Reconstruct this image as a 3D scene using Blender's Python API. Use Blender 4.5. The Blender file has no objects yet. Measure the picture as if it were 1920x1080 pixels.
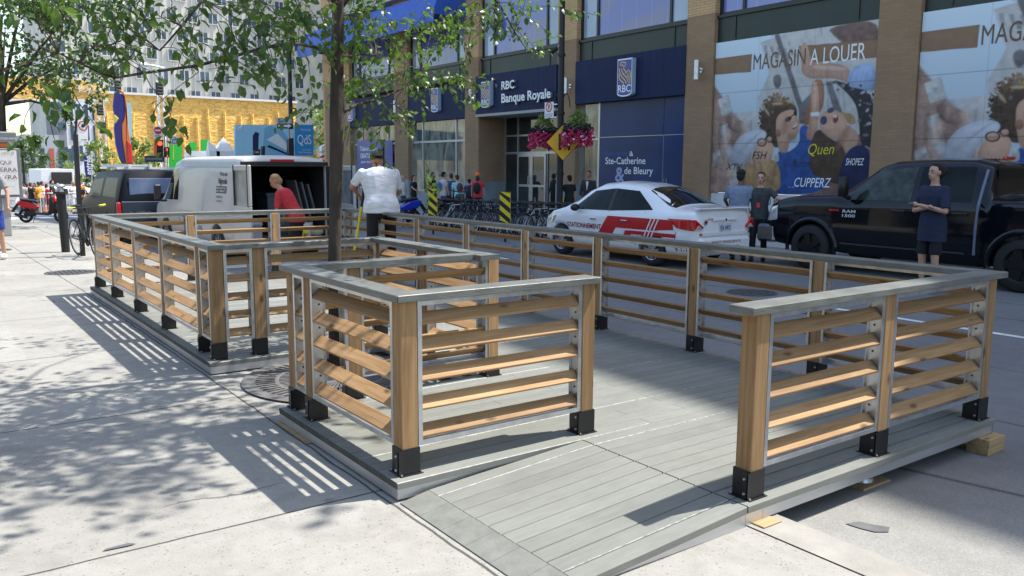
import bpy, math, random
from mathutils import Vector, Matrix, noise as mnoise
rnd = random.Random(11)
R = math.radians
SC = bpy.context.scene
COL = SC.collection
# ---------------------------------------------------------------- camera
CAMZ = 1.60
FPX = 1571.95
def basis(yaw, pitch, roll):
    cy, sy, cp, sp = math.cos(yaw), math.sin(yaw), math.cos(pitch), math.sin(pitch)
    fw = Vector((sy*cp, cy*cp, -sp)); rt = Vector((cy, -sy, 0)); up = rt.cross(fw)
    r = rt*math.cos(roll)+up*math.sin(roll); u = -rt*math.sin(roll)+up*math.cos(roll)
    return r, u, fw
RT, UP, FW = basis(0.62680422, 0.14211938, 0.0060943)
cam = bpy.data.cameras.new('camera'); co = bpy.data.objects.new('camera', cam); COL.objects.link(co)
cam.sensor_width = 36; cam.lens = 36*FPX/1920; cam.clip_start = .05; cam.clip_end = 2000
m = Matrix.Identity(4)
for i in range(3):
    m[i][0] = RT[i]; m[i][1] = UP[i]; m[i][2] = -FW[i]
m.translation = Vector((0, 0, CAMZ)); co.matrix_world = m
SC.camera = co
# survey helpers: where a sight line meets a wall x=c, a wall y=c or a level z=c
def sight(px, py): return FW + (px-960)/FPX*RT - (py-540)/FPX*UP
def on_x(px, py, X): d = sight(px, py); return d*(X/d.x)+Vector((0, 0, CAMZ))
def on_y(px, py, Y): d = sight(px, py); return d*(Y/d.y)+Vector((0, 0, CAMZ))
def on_z(px, py, z): d = sight(px, py); return d*((z-CAMZ)/d.z)+Vector((0, 0, CAMZ))
# ---------------------------------------------------------------- sky and sun
SUNV = Vector((.52, -.155, 1.0)).normalized()
w = bpy.data.worlds.new('World'); SC.world = w; w.use_nodes = True
nt = w.node_tree; bg = nt.nodes['Background']
sky = nt.nodes.new('ShaderNodeTexSky'); sky.sky_type = 'NISHITA'; sky.sun_disc = False
sky.sun_elevation = math.asin(SUNV.z); sky.sun_rotation = math.atan2(SUNV.x, SUNV.y)
sky.air_density = 1.3; sky.dust_density = 1.4; sky.ozone_density = 1.0
nt.links.new(sky.outputs[0], bg.inputs[0]); bg.inputs[1].default_value = .15
sd = bpy.data.lights.new('sun', 'SUN'); so = bpy.data.objects.new('sun', sd); COL.objects.link(so)
sd.energy = 3.8; sd.angle = R(.55); sd.color = (1, .955, .89)
so.rotation_euler = SUNV.to_track_quat('Z', 'Y').to_euler(); so.location = (30, -10, 60)
SC.view_settings.view_transform = 'Standard'; SC.view_settings.look = 'None'
SC.view_settings.exposure = 1.12; SC.view_settings.gamma = 1
SC.cycles.max_bounces = 6; SC.cycles.transparent_max_bounces = 8
# ---------------------------------------------------------------- object helpers
ORG = {}
def tag(o, label=None, cat=None, group=None, kind=None):
    if label: o['label'] = label
    if cat: o['category'] = cat
    if group: o['group'] = group
    if kind: o['kind'] = kind
    return o
def thing(name, label, cat, loc=(0, 0, 0), rz=0, group=None):
    o = bpy.data.objects.new(name, None); COL.objects.link(o); o.empty_display_size = .2
    o.location = loc; o.rotation_euler = (0, 0, rz); ORG[o.name] = Vector(loc)
    return tag(o, label, cat, group)
def kids(o): return [c for c in bpy.data.objects if c.parent == o]
def copy_tree(o, loc=None, rz=None, label=None, group=None):
    def rec(a, par):
        c = a.copy(); COL.objects.link(c)
        if par: c.parent = par
        for k in kids(a): rec(k, c)
        return c
    r = rec(o, None)
    if loc is not None: r.location = loc
    if rz is not None: r.rotation_euler = (0, 0, rz)
    if label: r['label'] = label
    if group: r['group'] = group
    return r
class MB:
    def __init__(s): s.v = []; s.f = []; s.m = []; s.cur = 0
    def mi(s, i): s.cur = i; return s
    def add(s, vs, fs):
        b = len(s.v); s.v += [Vector(a) for a in vs]
        for f in fs: s.f.append([b+i for i in f]); s.m.append(s.cur)
        return s
    def box(s, x0, x1, y0, y1, z0, z1):
        return s.add([(x0, y0, z0), (x1, y0, z0), (x1, y1, z0), (x0, y1, z0), (x0, y0, z1), (x1, y0, z1), (x1, y1, z1), (x0, y1, z1)],
                     [(0, 3, 2, 1), (4, 5, 6, 7), (0, 1, 5, 4), (1, 2, 6, 5), (2, 3, 7, 6), (3, 0, 4, 7)])
    def cbox(s, c, d, rot=None):
        h = Vector(d)/2; vs = []
        for z in (-1, 1):
            for x, y in ((-1, -1), (1, -1), (1, 1), (-1, 1)):
                p = Vector((x*h.x, y*h.y, z*h.z)); p = (rot @ p) if rot else p; vs.append(p+Vector(c))
        return s.add(vs, [(0, 3, 2, 1), (4, 5, 6, 7), (0, 1, 5, 4), (1, 2, 6, 5), (2, 3, 7, 6), (3, 0, 4, 7)])
    def prism(s, pts, d):            # planar polygon pts swept along vector d
        n = len(pts); d = Vector(d); vs = [Vector(p) for p in pts]+[Vector(p)+d for p in pts]
        return s.add(vs, [tuple(range(n))[::-1], tuple(range(n, 2*n))]+[(i, (i+1) % n, n+(i+1) % n, n+i) for i in range(n)])
    def face(s, pts): return s.add(pts, [tuple(range(len(pts)))])
    def cyl(s, p0, p1, r0, r1=None, n=10, caps=True):
        r1 = r0 if r1 is None else r1; p0 = Vector(p0); p1 = Vector(p1); a = (p1-p0)
        if a.length < 1e-6: return s
        a.normalize(); u = a.orthogonal().normalized(); w_ = a.cross(u); vs = []
        for p, r in ((p0, r0), (p1, r1)):
            for i in range(n):
                t = 2*math.pi*i/n; vs.append(p+r*(math.cos(t)*u+math.sin(t)*w_))
        fs = [(i, (i+1) % n, n+(i+1) % n, n+i) for i in range(n)]
        if caps: fs += [tuple(range(n))[::-1], tuple(range(n, 2*n))]
        return s.add(vs, fs)
    def tube(s, pts, rs, n=8):
        if not isinstance(rs, (list, tuple)): rs = [rs]*len(pts)
        pts = [Vector(p) for p in pts]; rings = []; u = None
        for i, p in enumerate(pts):
            a = (pts[min(i+1, len(pts)-1)]-pts[max(i-1, 0)]).normalized()
            u = a.orthogonal().normalized() if u is None else (u-a*u.dot(a)).normalized()
            w_ = a.cross(u)
            rings.append([p+rs[i]*(math.cos(2*math.pi*k/n)*u+math.sin(2*math.pi*k/n)*w_) for k in range(n)])
        return s.loft(rings)
    def loft(s, rings, close=True, caps=True):
        n = len(rings[0]); vs = [p for r in rings for p in r]; fs = []
        for j in range(len(rings)-1):
            for i in range(n if close else n-1):
                fs.append((j*n+i, j*n+(i+1) % n, (j+1)*n+(i+1) % n, (j+1)*n+i))
        if caps: fs += [tuple(range(n))[::-1], tuple(range((len(rings)-1)*n, len(rings)*n))]
        return s.add(vs, fs)
    def ell(s, c, r, nu=12, nv=8, rot=None):
        c = Vector(c); rings = []
        if not isinstance(r, (list, tuple)): r = (r, r, r)
        vs = []
        for j in range(nv+1):
            ph = math.pi*j/nv
            if j in (0, nv): vs.append([Vector((0, 0, -r[2]*math.cos(ph)))]); continue
            vs.append([Vector((r[0]*math.sin(ph)*math.cos(2*math.pi*i/nu), r[1]*math.sin(ph)*math.sin(2*math.pi*i/nu), -r[2]*math.cos(ph))) for i in range(nu)])
        flat = [(rot @ p if rot else p)+c for q in vs for p in q]; fs = []
        for i in range(nu): fs.append((0, 1+(i+1) % nu, 1+i))
        for j in range(nv-2):
            for i in range(nu): fs.append((1+j*nu+i, 1+j*nu+(i+1) % nu, 1+(j+1)*nu+(i+1) % nu, 1+(j+1)*nu+i))
        L = len(flat)-1; b = 1+(nv-2)*nu
        for i in range(nu): fs.append((b+i, b+(i+1) % nu, L))
        return s.add(flat, fs)
    def cap(s, p0, p1, r0, r1=None, n=10):     # tapered capsule
        r1 = r0 if r1 is None else r1
        s.cyl(p0, p1, r0, r1, n); s.ell(p0, r0, n, 6); s.ell(p1, r1, n, 6); return s
    def build(s, name, mats, parent=None, world=True, smooth=False, bevel=0):
        me = bpy.data.meshes.new(name)
        off = ORG.get(parent.name, Vector()) if (parent is not None and world) else Vector()
        me.from_pydata([tuple(p-off) for p in s.v], [], s.f)
        if not isinstance(mats, (list, tuple)): mats = [mats]
        for m_ in mats: me.materials.append(m_)
        for p, k in zip(me.polygons, s.m): p.material_index = k; p.use_smooth = smooth
        me.update()
        o = bpy.data.objects.new(name, me); COL.objects.link(o)
        if parent is not None:
            o.parent = parent
            ORG[o.name] = off
        if bevel:
            b = o.modifiers.new('bevel', 'BEVEL'); b.width = bevel; b.segments = 1; b.limit_method = 'ANGLE'; b.angle_limit = R(40)
        return o
# ---------------------------------------------------------------- materials
MATS = {}
def nodes(name):
    m_ = bpy.data.materials.new(name); m_.use_nodes = True; t = m_.node_tree
    return m_, t, t.nodes['Principled BSDF']
def N(t, typ, **kw):
    n = t.nodes.new(typ)
    for k, v in kw.items():
        if k.startswith('i_'): n.inputs[k[2:].replace('_', ' ')].default_value = v
        else: setattr(n, k, v)
    return n
def c4(c): return (c[0], c[1], c[2], 1)
def pmat(name, col, rough=.6, metal=0, var=.12, scale=6, stretch=(1, 1, 1), bump=0, bscale=None, rand=0, spec=.5, coat=0, detail=4, bdist=.01):
    """plain procedural material: base colour broken up by noise, optional bump, per-object variation"""
    if name in MATS: return MATS[name]
    m_, t, b = nodes(name); MATS[name] = m_; L = t.links.new
    tc = N(t, 'ShaderNodeTexCoord'); mp = N(t, 'ShaderNodeMapping'); mp.inputs['Scale'].default_value = stretch
    L(tc.outputs['Object'], mp.inputs[0])
    nz = N(t, 'ShaderNodeTexNoise'); nz.inputs['Scale'].default_value = scale; nz.inputs['Detail'].default_value = detail
    L(mp.outputs[0], nz.inputs[0])
    mr = N(t, 'ShaderNodeMapRange'); mr.inputs[1].default_value = .3; mr.inputs[2].default_value = .7
    mr.inputs[3].default_value = 1-var; mr.inputs[4].default_value = 1+var; L(nz.outputs[0], mr.inputs[0])
    fac = mr.outputs[0]
    if rand:
        oi = N(t, 'ShaderNodeObjectInfo'); r2 = N(t, 'ShaderNodeMapRange'); r2.inputs[3].default_value = 1-rand; r2.inputs[4].default_value = 1+rand
        L(oi.outputs['Random'], r2.inputs[0]); mu = N(t, 'ShaderNodeMath', operation='MULTIPLY'); L(fac, mu.inputs[0]); L(r2.outputs[0], mu.inputs[1]); fac = mu.outputs[0]
    vm = N(t, 'ShaderNodeVectorMath', operation='SCALE'); vm.inputs[0].default_value = col[:3]; L(fac, vm.inputs['Scale'])
    L(vm.outputs[0], b.inputs['Base Color'])
    b.inputs['Roughness'].default_value = rough; b.inputs['Metallic'].default_value = metal
    b.inputs['Specular IOR Level'].default_value = spec; b.inputs['Coat Weight'].default_value = coat; b.inputs['Coat Roughness'].default_value = .06
    if bump:
        n2 = N(t, 'ShaderNodeTexNoise'); n2.inputs['Scale'].default_value = bscale or scale*3; n2.inputs['Detail'].default_value = 5; L(mp.outputs[0], n2.inputs[0])
        bp = N(t, 'ShaderNodeBump'); bp.inputs['Strength'].default_value = bump; bp.inputs['Distance'].default_value = bdist
        L(n2.outputs[0], bp.inputs['Height']); L(bp.outputs[0], b.inputs['Normal'])
    return m_
def flat(name, col, rough=.6, metal=0, spec=.5): return pmat(name, col, rough, metal, var=.04, scale=9, spec=spec)
def emis(name, col, s):
    if name in MATS: return MATS[name]
    m_, t, b = nodes(name); MATS[name] = m_
    b.inputs['Base Color'].default_value = c4(col); b.inputs['Emission Color'].default_value = c4(col); b.inputs['Emission Strength'].default_value = s
    return m_
def wood(name, axis, c1=(.44, .275, .135), c2=(.31, .185, .085)):
    """cedar: grain runs along one axis, with knots and per-board tone"""
    m_, t, b = nodes(name); L = t.links.new
    tc = N(t, 'ShaderNodeTexCoord'); oi = N(t, 'ShaderNodeObjectInfo')
    ad = N(t, 'ShaderNodeVectorMath', operation='ADD'); cm = N(t, 'ShaderNodeVectorMath', operation='SCALE'); cm.inputs[0].default_value = (17, 9, 23)
    L(oi.outputs['Random'], cm.inputs['Scale']); L(tc.outputs['Object'], ad.inputs[0]); L(cm.outputs[0], ad.inputs[1])
    mp = N(t, 'ShaderNodeMapping'); sc = [26, 26, 26]; sc[axis] = 1.6; mp.inputs['Scale'].default_value = sc; L(ad.outputs[0], mp.inputs[0])
    nz = N(t, 'ShaderNodeTexNoise'); nz.inputs['Scale'].default_value = 1.6; nz.inputs['Detail'].default_value = 5; nz.inputs['Distortion'].default_value = .6; L(mp.outputs[0], nz.inputs[0])
    cr = N(t, 'ShaderNodeValToRGB'); cr.color_ramp.elements[0].position = .35; cr.color_ramp.elements[1].position = .65
    cr.color_ramp.elements[0].color = c4(c2); cr.color_ramp.elements[1].color = c4(c1); L(nz.outputs[0], cr.inputs[0])
    mp2 = N(t, 'ShaderNodeMapping'); s2 = [9, 9, 9]; s2[axis] = 3.6; mp2.inputs['Scale'].default_value = s2; L(ad.outputs[0], mp2.inputs[0])
    vo = N(t, 'ShaderNodeTexVoronoi'); vo.inputs['Scale'].default_value = 1.0; L(mp2.outputs[0], vo.inputs[0])
    kr = N(t, 'ShaderNodeMapRange'); kr.inputs[1].default_value = .07; kr.inputs[2].default_value = .17; kr.inputs[3].default_value = .35; kr.inputs[4].default_value = 1; L(vo.outputs['Distance'], kr.inputs[0])
    r2 = N(t, 'ShaderNodeMapRange'); r2.inputs[3].default_value = .70; r2.inputs[4].default_value = 1.15; L(oi.outputs['Random'], r2.inputs[0])
    mu = N(t, 'ShaderNodeMath', operation='MULTIPLY'); L(kr.outputs[0], mu.inputs[0]); L(r2.outputs[0], mu.inputs[1])
    vm = N(t, 'ShaderNodeVectorMath', operation='SCALE'); L(cr.outputs[0], vm.inputs[0]); L(mu.outputs[0], vm.inputs['Scale']); L(vm.outputs[0], b.inputs['Base Color'])
    b.inputs['Roughness'].default_value = .7; b.inputs['Specular IOR Level'].default_value = .3
    bp = N(t, 'ShaderNodeBump'); bp.inputs['Strength'].default_value = .25; bp.inputs['Distance'].default_value = .003; L(nz.outputs[0], bp.inputs['Height']); L(bp.outputs[0], b.inputs['Normal'])
    return m_
WX, WY, WZ = wood('cedar_x', 0), wood('cedar_y', 1), wood('cedar_z', 2)
GALV = pmat('galvanised', (.58, .60, .62), .38, .85, var=.16, scale=14, bump=.05, rand=.05)
ALU = pmat('aluminium', (.62, .63, .65), .42, .8, var=.10, scale=5, stretch=(.4, .4, 3), rand=.04)
BLACKM = pmat('black_steel', (.012, .012, .014), .38, .0, var=.3, scale=20, bump=.04)
CAPM = pmat('handrail_grey_paint', (.145, .152, .14), .45, var=.2, scale=7, stretch=(1, 1, 4), bump=.2, bscale=30, rand=.06)
# text -> flat polygons, x to the right, y up
_tc = {}
def text2d(body, size=1, bold=0, space=1.0, align='LEFT', shear=0):
    key = (body, bold, space, align, shear)
    if key not in _tc:
        cu = bpy.data.curves.new('t', 'FONT'); cu.body = body; cu.size = 1; cu.offset = bold; cu.space_character = space; cu.align_x = align; cu.shear = shear
        cu.resolution_u = 3
        ob = bpy.data.objects.new('t', cu); COL.objects.link(ob)
        dg = bpy.context.evaluated_depsgraph_get(); me = bpy.data.meshes.new_from_object(ob.evaluated_get(dg))
        _tc[key] = ([(v.co.x, v.co.y) for v in me.vertices], [tuple(p.vertices) for p in me.polygons])
        bpy.data.objects.remove(ob); bpy.data.curves.remove(cu); bpy.data.meshes.remove(me)
    vs, fs = _tc[key]
    return [(x*size, y*size) for x, y in vs], fs
def put_text(mb, body, size, fn, bold=0, sx=1, space=1.0, align='LEFT', width=None, shear=0):
    """fn maps text coords (right, up) to a point; width rescales the line to a set length"""
    vs, fs = text2d(body, size, bold, space, align, shear)
    if not vs: return mb
    if width:
        x0 = min(v[0] for v in vs); x1 = max(v[0] for v in vs); k = width/(x1-x0)
        vs = [((v[0]-x0)*k, v[1]) for v in vs] if align == 'LEFT' else [(v[0]*k, v[1]) for v in vs]
    return mb.add([fn(x*sx, y) for x, y in vs], fs)
# ================================================================ ground
def drop(y): return -.012*max(0, min(y-12, 20))-.03*max(0, min(y-32, 30))
def sstep(a, b, x): t = max(0, min(1, (x-a)/(b-a))); return t*t*(3-2*t)
def road_z(x, y): return ROAD+drop(y)+.095*(1-sstep(5.3, 9, x))*(1-sstep(3.0, 6.5, y))
SIDE, ROAD = 0.0, -.18
def side_mat():
    m_, t, b = nodes('sidewalk_concrete'); L = t.links.new
    g = N(t, 'ShaderNodeNewGeometry'); P = g.outputs['Position']
    def noise(scale, det=4, stretch=None, dist=0):
        n = N(t, 'ShaderNodeTexNoise'); n.inputs['Scale'].default_value = scale; n.inputs['Detail'].default_value = det; n.inputs['Distortion'].default_value = dist
        if stretch:
            mp = N(t, 'ShaderNodeMapping'); mp.inputs['Scale'].default_value = stretch; L(P, mp.inputs[0]); L(mp.outputs[0], n.inputs[0])
        else: L(P, n.inputs[0])
        return n.outputs[0]
    def rng(v, a, b_, c, d):
        r = N(t, 'ShaderNodeMapRange'); r.inputs[1].default_value = a; r.inputs[2].default_value = b_; r.inputs[3].default_value = c; r.inputs[4].default_value = d; L(v, r.inputs[0]); return r.outputs[0]
    def M(op, a, b_=None):
        n = N(t, 'ShaderNodeMath', operation=op)
        for i, q in enumerate((a, b_)):
            if q is None: continue
            if isinstance(q, (int, float)): n.inputs[i].default_value = q
            else: L(q, n.inputs[i])
        return n.outputs[0]
    sep = N(t, 'ShaderNodeSeparateXYZ'); L(P, sep.inputs[0]); X, Y = sep.outputs[0], sep.outputs[1]
    wob = rng(noise(3.0, 6), 0, 1, -.018, .018)
    yy = M('ADD', Y, wob); xx = M('ADD', X, wob)
    dy = M('ABSOLUTE', M('SUBTRACT', M('WRAP', M('SUBTRACT', yy, 5.75-1.06), 0), 1.06))
    # joints every 2.12 m across, and along x = 1.8 and -0.3
    wr = N(t, 'ShaderNodeMath', operation='WRAP'); wr.inputs[1].default_value = 1.06; wr.inputs[2].default_value = -1.06
    L(M('SUBTRACT', yy, 5.75), wr.inputs[0]); dy = M('ABSOLUTE', wr.outputs[0])
    wx = N(t, 'ShaderNodeMath', operation='WRAP'); wx.inputs[1].default_value = 1.05; wx.inputs[2].default_value = -1.05
    L(M('SUBTRACT', xx, 1.79), wx.inputs[0]); dx = M('ABSOLUTE', wx.outputs[0])
    d = M('MINIMUM', dx, dy)
    line = rng(d, .004, .010, .25, 1)
    slab = N(t, 'ShaderNodeTexWhiteNoise'); fl = N(t, 'ShaderNodeVectorMath', operation='FLOOR')
    mp = N(t, 'ShaderNodeMapping'); mp.inputs['Location'].default_value = (-1.79/2.1+.5, -5.75/2.12, 0); mp.inputs['Scale'].default_value = (1/2.1, 1/2.12, 0); L(P, mp.inputs[0]); L(mp.outputs[0], fl.inputs[0]); L(fl.outputs[0], slab.inputs[0])
    tone = rng(slab.outputs[0], 0, 1, .93, 1.05)
    big = rng(noise(.9, 5), .3, .7, .90, 1.08); mid = rng(noise(11, 5), .3, .7, .93, 1.06)
    vo = N(t, 'ShaderNodeTexVoronoi'); vo.inputs['Scale'].default_value = 42; L(P, vo.inputs[0])
    seed = rng(noise(16, 2), .42, .56, 0, 1)
    speck = M('SUBTRACT', 1, M('MULTIPLY', rng(vo.outputs['Distance'], 0.12, .28, .42, 0), seed))
    vo2 = N(t, 'ShaderNodeTexVoronoi'); vo2.inputs['Scale'].default_value = 130; L(P, vo2.inputs[0])
    speck2 = rng(vo2.outputs['Distance'], .15, .4, .84, 1.03)
    # gum spots and a couple of grey patches
    vo3 = N(t, 'ShaderNodeTexVoronoi'); vo3.inputs['Scale'].default_value = 1.7; L(P, vo3.inputs[0])
    gum = rng(vo3.outputs['Distance'], .035, .06, .72, 1)
    vc = N(t, 'ShaderNodeTexVoronoi'); vc.feature = 'DISTANCE_TO_EDGE'; vc.inputs['Scale'].default_value = .42; dv = N(t, 'ShaderNodeVectorMath', operation='MULTIPLY_ADD'); nv = N(t, 'ShaderNodeTexNoise'); nv.inputs['Scale'].default_value = 2.5; nv.inputs['Detail'].default_value = 8; L(P, nv.inputs[0]); dv.inputs[1].default_value = (.35, .35, .35); L(nv.outputs['Color'], dv.inputs[0]); L(P, dv.inputs[2]); L(dv.outputs[0], vc.inputs[0])
    crack = M('MAXIMUM', rng(vc.outputs[0], .0015, .004, .45, 1), rng(noise(.7, 2), .44, .50, 0, 1))
    stain = rng(noise(2.2, 8, None, 1.2), .52, .72, 1, .80)
    f = M('MULTIPLY', M('MULTIPLY', line, tone), M('MULTIPLY', crack, stain))
    for q in (big, mid, speck, speck2, gum): f = M('MULTIPLY', f, q)
    vm = N(t, 'ShaderNodeVectorMath', operation='SCALE'); vm.inputs[0].default_value = (.300, .291, .264); L(f, vm.inputs['Scale']); L(vm.outputs[0], b.inputs['Base Color'])
    b.inputs['Roughness'].default_value = .85; b.inputs['Specular IOR Level'].default_value = .25
    bp = N(t, 'ShaderNodeBump'); bp.inputs['Strength'].default_value = .5; bp.inputs['Distance'].default_value = .004
    L(M('ADD', M('MULTIPLY', line, 2), noise(90, 3)), bp.inputs['Height']); L(bp.outputs[0], b.inputs['Normal'])
    return m_
def road_mat():
    m_, t, b = nodes('asphalt'); L = t.links.new
    g = N(t, 'ShaderNodeNewGeometry'); P = g.outputs['Position']
    f = None
    for sc, a, c, det in ((.35, .86, 1.14, 5), (7, .93, 1.07, 4), (160, .78, 1.22, 2)):
        n = N(t, 'ShaderNodeTexNoise'); n.inputs['Scale'].default_value = sc; n.inputs['Detail'].default_value = det; L(P, n.inputs[0])
        r = N(t, 'ShaderNodeMapRange'); r.inputs[1].default_value = .3; r.inputs[2].default_value = .7; r.inputs[3].default_value = a; r.inputs[4].default_value = c; L(n.outputs[0], r.inputs[0])
        if f is None: f = r.outputs[0]
        else:
            mu = N(t, 'ShaderNodeMath', operation='MULTIPLY'); L(f, mu.inputs[0]); L(r.outputs[0], mu.inputs[1]); f = mu.outputs[0]
    mp = N(t, 'ShaderNodeMapping'); mp.inputs['Scale'].default_value = (.9, .35, 1); L(P, mp.inputs[0])
    vo = N(t, 'ShaderNodeTexVoronoi'); vo.feature = 'DISTANCE_TO_EDGE'; vo.inputs['Scale'].default_value = .45; L(mp.outputs[0], vo.inputs[0])
    r = N(t, 'ShaderNodeMapRange'); r.inputs[1].default_value = .002; r.inputs[2].default_value = .007; r.inputs[3].default_value = .45; r.inputs[4].default_value = 1; L(vo.outputs[0], r.inputs[0])
    mu = N(t, 'ShaderNodeMath', operation='MULTIPLY'); L(f, mu.inputs[0]); L(r.outputs[0], mu.inputs[1]); f = mu.outputs[0]
    sp = N(t, 'ShaderNodeSeparateXYZ'); L(P, sp.inputs[0]); nw = N(t, 'ShaderNodeTexNoise'); nw.inputs['Scale'].default_value = .8; nw.inputs['Detail'].default_value = 6; L(P, nw.inputs[0])
    ax = N(t, 'ShaderNodeMath', operation='MULTIPLY_ADD'); ax.inputs[1].default_value = 1.6; L(nw.outputs[0], ax.inputs[0]); L(sp.outputs[0], ax.inputs[2])
    gr = N(t, 'ShaderNodeMapRange'); gr.inputs[1].default_value = 5.2; gr.inputs[2].default_value = 6.2; gr.inputs[3].default_value = 0; gr.inputs[4].default_value = 1; L(ax.outputs[0], gr.inputs[0])
    mc = N(t, 'ShaderNodeMix', data_type='RGBA'); mc.inputs[6].default_value = (.235, .232, .216, 1); mc.inputs[7].default_value = (.17, .172, .175, 1); L(gr.outputs[0], mc.inputs[0])
    vm = N(t, 'ShaderNodeVectorMath', operation='SCALE'); L(mc.outputs[2], vm.inputs[0]); L(f, vm.inputs['Scale']); L(vm.outputs[0], b.inputs['Base Color'])
    b.inputs['Roughness'].default_value = .85; b.inputs['Specular IOR Level'].default_value = .3
    n = N(t, 'ShaderNodeTexNoise'); n.inputs['Scale'].default_value = 140; L(P, n.inputs[0])
    bp = N(t, 'ShaderNodeBump'); bp.inputs['Strength'].default_value = .5; bp.inputs['Distance'].default_value = .004; L(n.outputs[0], bp.inputs['Height']); L(bp.outputs[0], b.inputs['Normal'])
    return m_
SWM, RDM = side_mat(), road_mat()
YS = [-6, 0, 2, 4, 6, 8, 10, 12, 14, 16, 18, 20, 24, 28, 34, 40, 46, 52, 57, 62]
def strip(name, x0, x1, z0, mat, ys=YS, z1=None, th=0):
    mb = MB(); z1 = z0 if z1 is None else z1
    for a, c in zip(ys[:-1], ys[1:]):
        mb.face([(x0, a, z0+drop(a)), (x1, a, z1+drop(a)), (x1, c, z1+drop(c)), (x0, c, z0+drop(c))])
    return tag(mb.build(name, mat), kind='structure')
mb = MB(); ys = sorted(set(YS+[300, 1, 3, 5, 7]))
for a, c in zip(ys[:-1], ys[1:]):
    XS_ = [3.0, 4, 5, 6, 7, 8, 9, 15.6] if a < 46 else [-120, 300]
    for xl, xr in zip(XS_[:-1], XS_[1:]): mb.face([(xl, a, road_z(xl, a)), (xr, a, road_z(xr, a)), (xr, c, road_z(xr, c)), (xl, c, road_z(xl, c))])
tag(mb.build('road', RDM), kind='structure')
# ground sheet that reaches the horizon, a little below everything
tag(MB().face([(-900, -900, -2.2), (1500, -900, -2.2), (1500, 1500, -2.2), (-900, 1500, -2.2)]).build('ground', RDM), kind='structure')
strip('sidewalk', -5, 2.98, 0, SWM, ys=[y for y in YS if y <= 28]+[29.5])
CURB = pmat('curb_concrete', (.285,.272,.243), .85, var=.16, scale=5, bump=.4, bscale=80)
mb = MB(); ys = [y for y in YS if y <= 28]+[29.5]
for a, c in zip(ys[:-1], ys[1:]):
    za, zc = drop(a), drop(c)
    mb.face([(2.985, a, .004+za), (3.2, a, .004+za), (3.2, c, .004+zc), (2.985, c, .004+zc)])
    mb.face([(3.2, a, .004+za), (3.23, a, -.03+za), (3.23, c, -.03+zc), (3.2, c, .004+zc)])
    mb.face([(3.23, a, -.03+za), (3.24, a, ROAD-.02+za), (3.24, c, ROAD-.02+zc), (3.23, c, -.03+zc)])
tag(mb.build('curb', CURB), kind='structure')
FSW = pmat('far_sidewalk_concrete', (.40, .39, .37), .85, var=.12, scale=2, bump=.2)
mb = MB()
for a, c in zip(YS[:-1], YS[1:]):
    if a >= 46: continue
    z = -.10
    mb.face([(15.6, a, z+drop(a)), (23, a, z+drop(a)), (23, c, z+drop(c)), (15.6, c, z+drop(c))])
    mb.face([(15.6, a, z+drop(a)), (15.6, c, z+drop(c)), (15.6, c, ROAD-.05+drop(c)), (15.6, a, ROAD-.05+drop(a))][::-1])
tag(mb.build('far_sidewalk', FSW), kind='structure')
# painted dashes of the lane line
PAINT = pmat('road_paint', (.72, .72, .70), .7, var=.2, scale=8)
mb = MB()
for a in (-2.2, 3.2, 13.5, 19.5):
    L_ = 3.0
    mb.face([(9.62, a, ROAD+.005+drop(a)), (9.73, a, ROAD+.005+drop(a)), (9.73, a+L_, ROAD+.005+drop(a+L_)), (9.62, a+L_, ROAD+.005+drop(a+L_))])
for k in range(9):
    mb.face([(3.6+1.3*k, 42, ROAD+.005+drop(42)), (4.2+1.3*k, 42, ROAD+.005+drop(42)), (4.2+1.3*k, 45, ROAD+.005+drop(45)), (3.6+1.3*k, 45, ROAD+.005+drop(45))])
tag(mb.build('lane_marking', PAINT), kind='structure')
IRON = pmat('cast_iron', (.10, .098, .095), .55, .5, var=.25, scale=18, bump=.3)
def manhole(loc, r, label):
    t = thing('manhole_cover', label, 'manhole cover', loc)
    mb = MB()
    for k in range(40):
        a, c = 2*math.pi*k/40, 2*math.pi*(k+1)/40
        mb.face([(r*math.cos(q)*s_, r*math.sin(q)*s_, .008) for q, s_ in ((a, .9), (a, 1), (c, 1), (c, .9))])
    mb.build('frame', IRON, t, world=False)
    mb = MB(); mb.cyl((0, 0, -.004), (0, 0, .006), r*.87, n=40)
    for k in range(-4, 5):
        for j in range(-4, 5):
            if k*k+j*j < 18: mb.box(k*r*.19-.02, k*r*.19+.02, j*r*.19-.012, j*r*.19+.012, .006, .010)
    mb.build('lid', IRON, t, world=False)
manhole((9.93, 7.75, ROAD), .36, 'round iron manhole cover in the asphalt lane beyond the right railing')
manhole((2.0, 14.3, drop(14.3)), .36, 'round iron cover in the concrete sidewalk beyond the far railing end')
manhole((1.35, 19.6, drop(19.6)), .36, 'round iron cover in the sunlit sidewalk before the poster kiosk')
# dark patch of tar by the curb, and the ragged sidewalk patch under the deck corner
TAR = pmat('tar_patch', (.11, .11, .115), .6, var=.2, scale=10)
p = [on_z(px, py, -.08) for px, py in ((1585, 981), (1612, 978), (1640, 984), (1668, 988), (1666, 997), (1640, 997), (1612, 990))]
tag(MB().face([(q.x, q.y, q.z) for q in p]).build('tar_patch', TAR), kind='structure')
p = [on_z(px, py, .006) for px, py in ((191, 1033), (200, 1028), (240, 1018), (257, 1018), (240, 1023), (205, 1030))]
tag(MB().face([tuple(q) for q in p]).build('sidewalk_patch', TAR), kind='structure')
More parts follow.
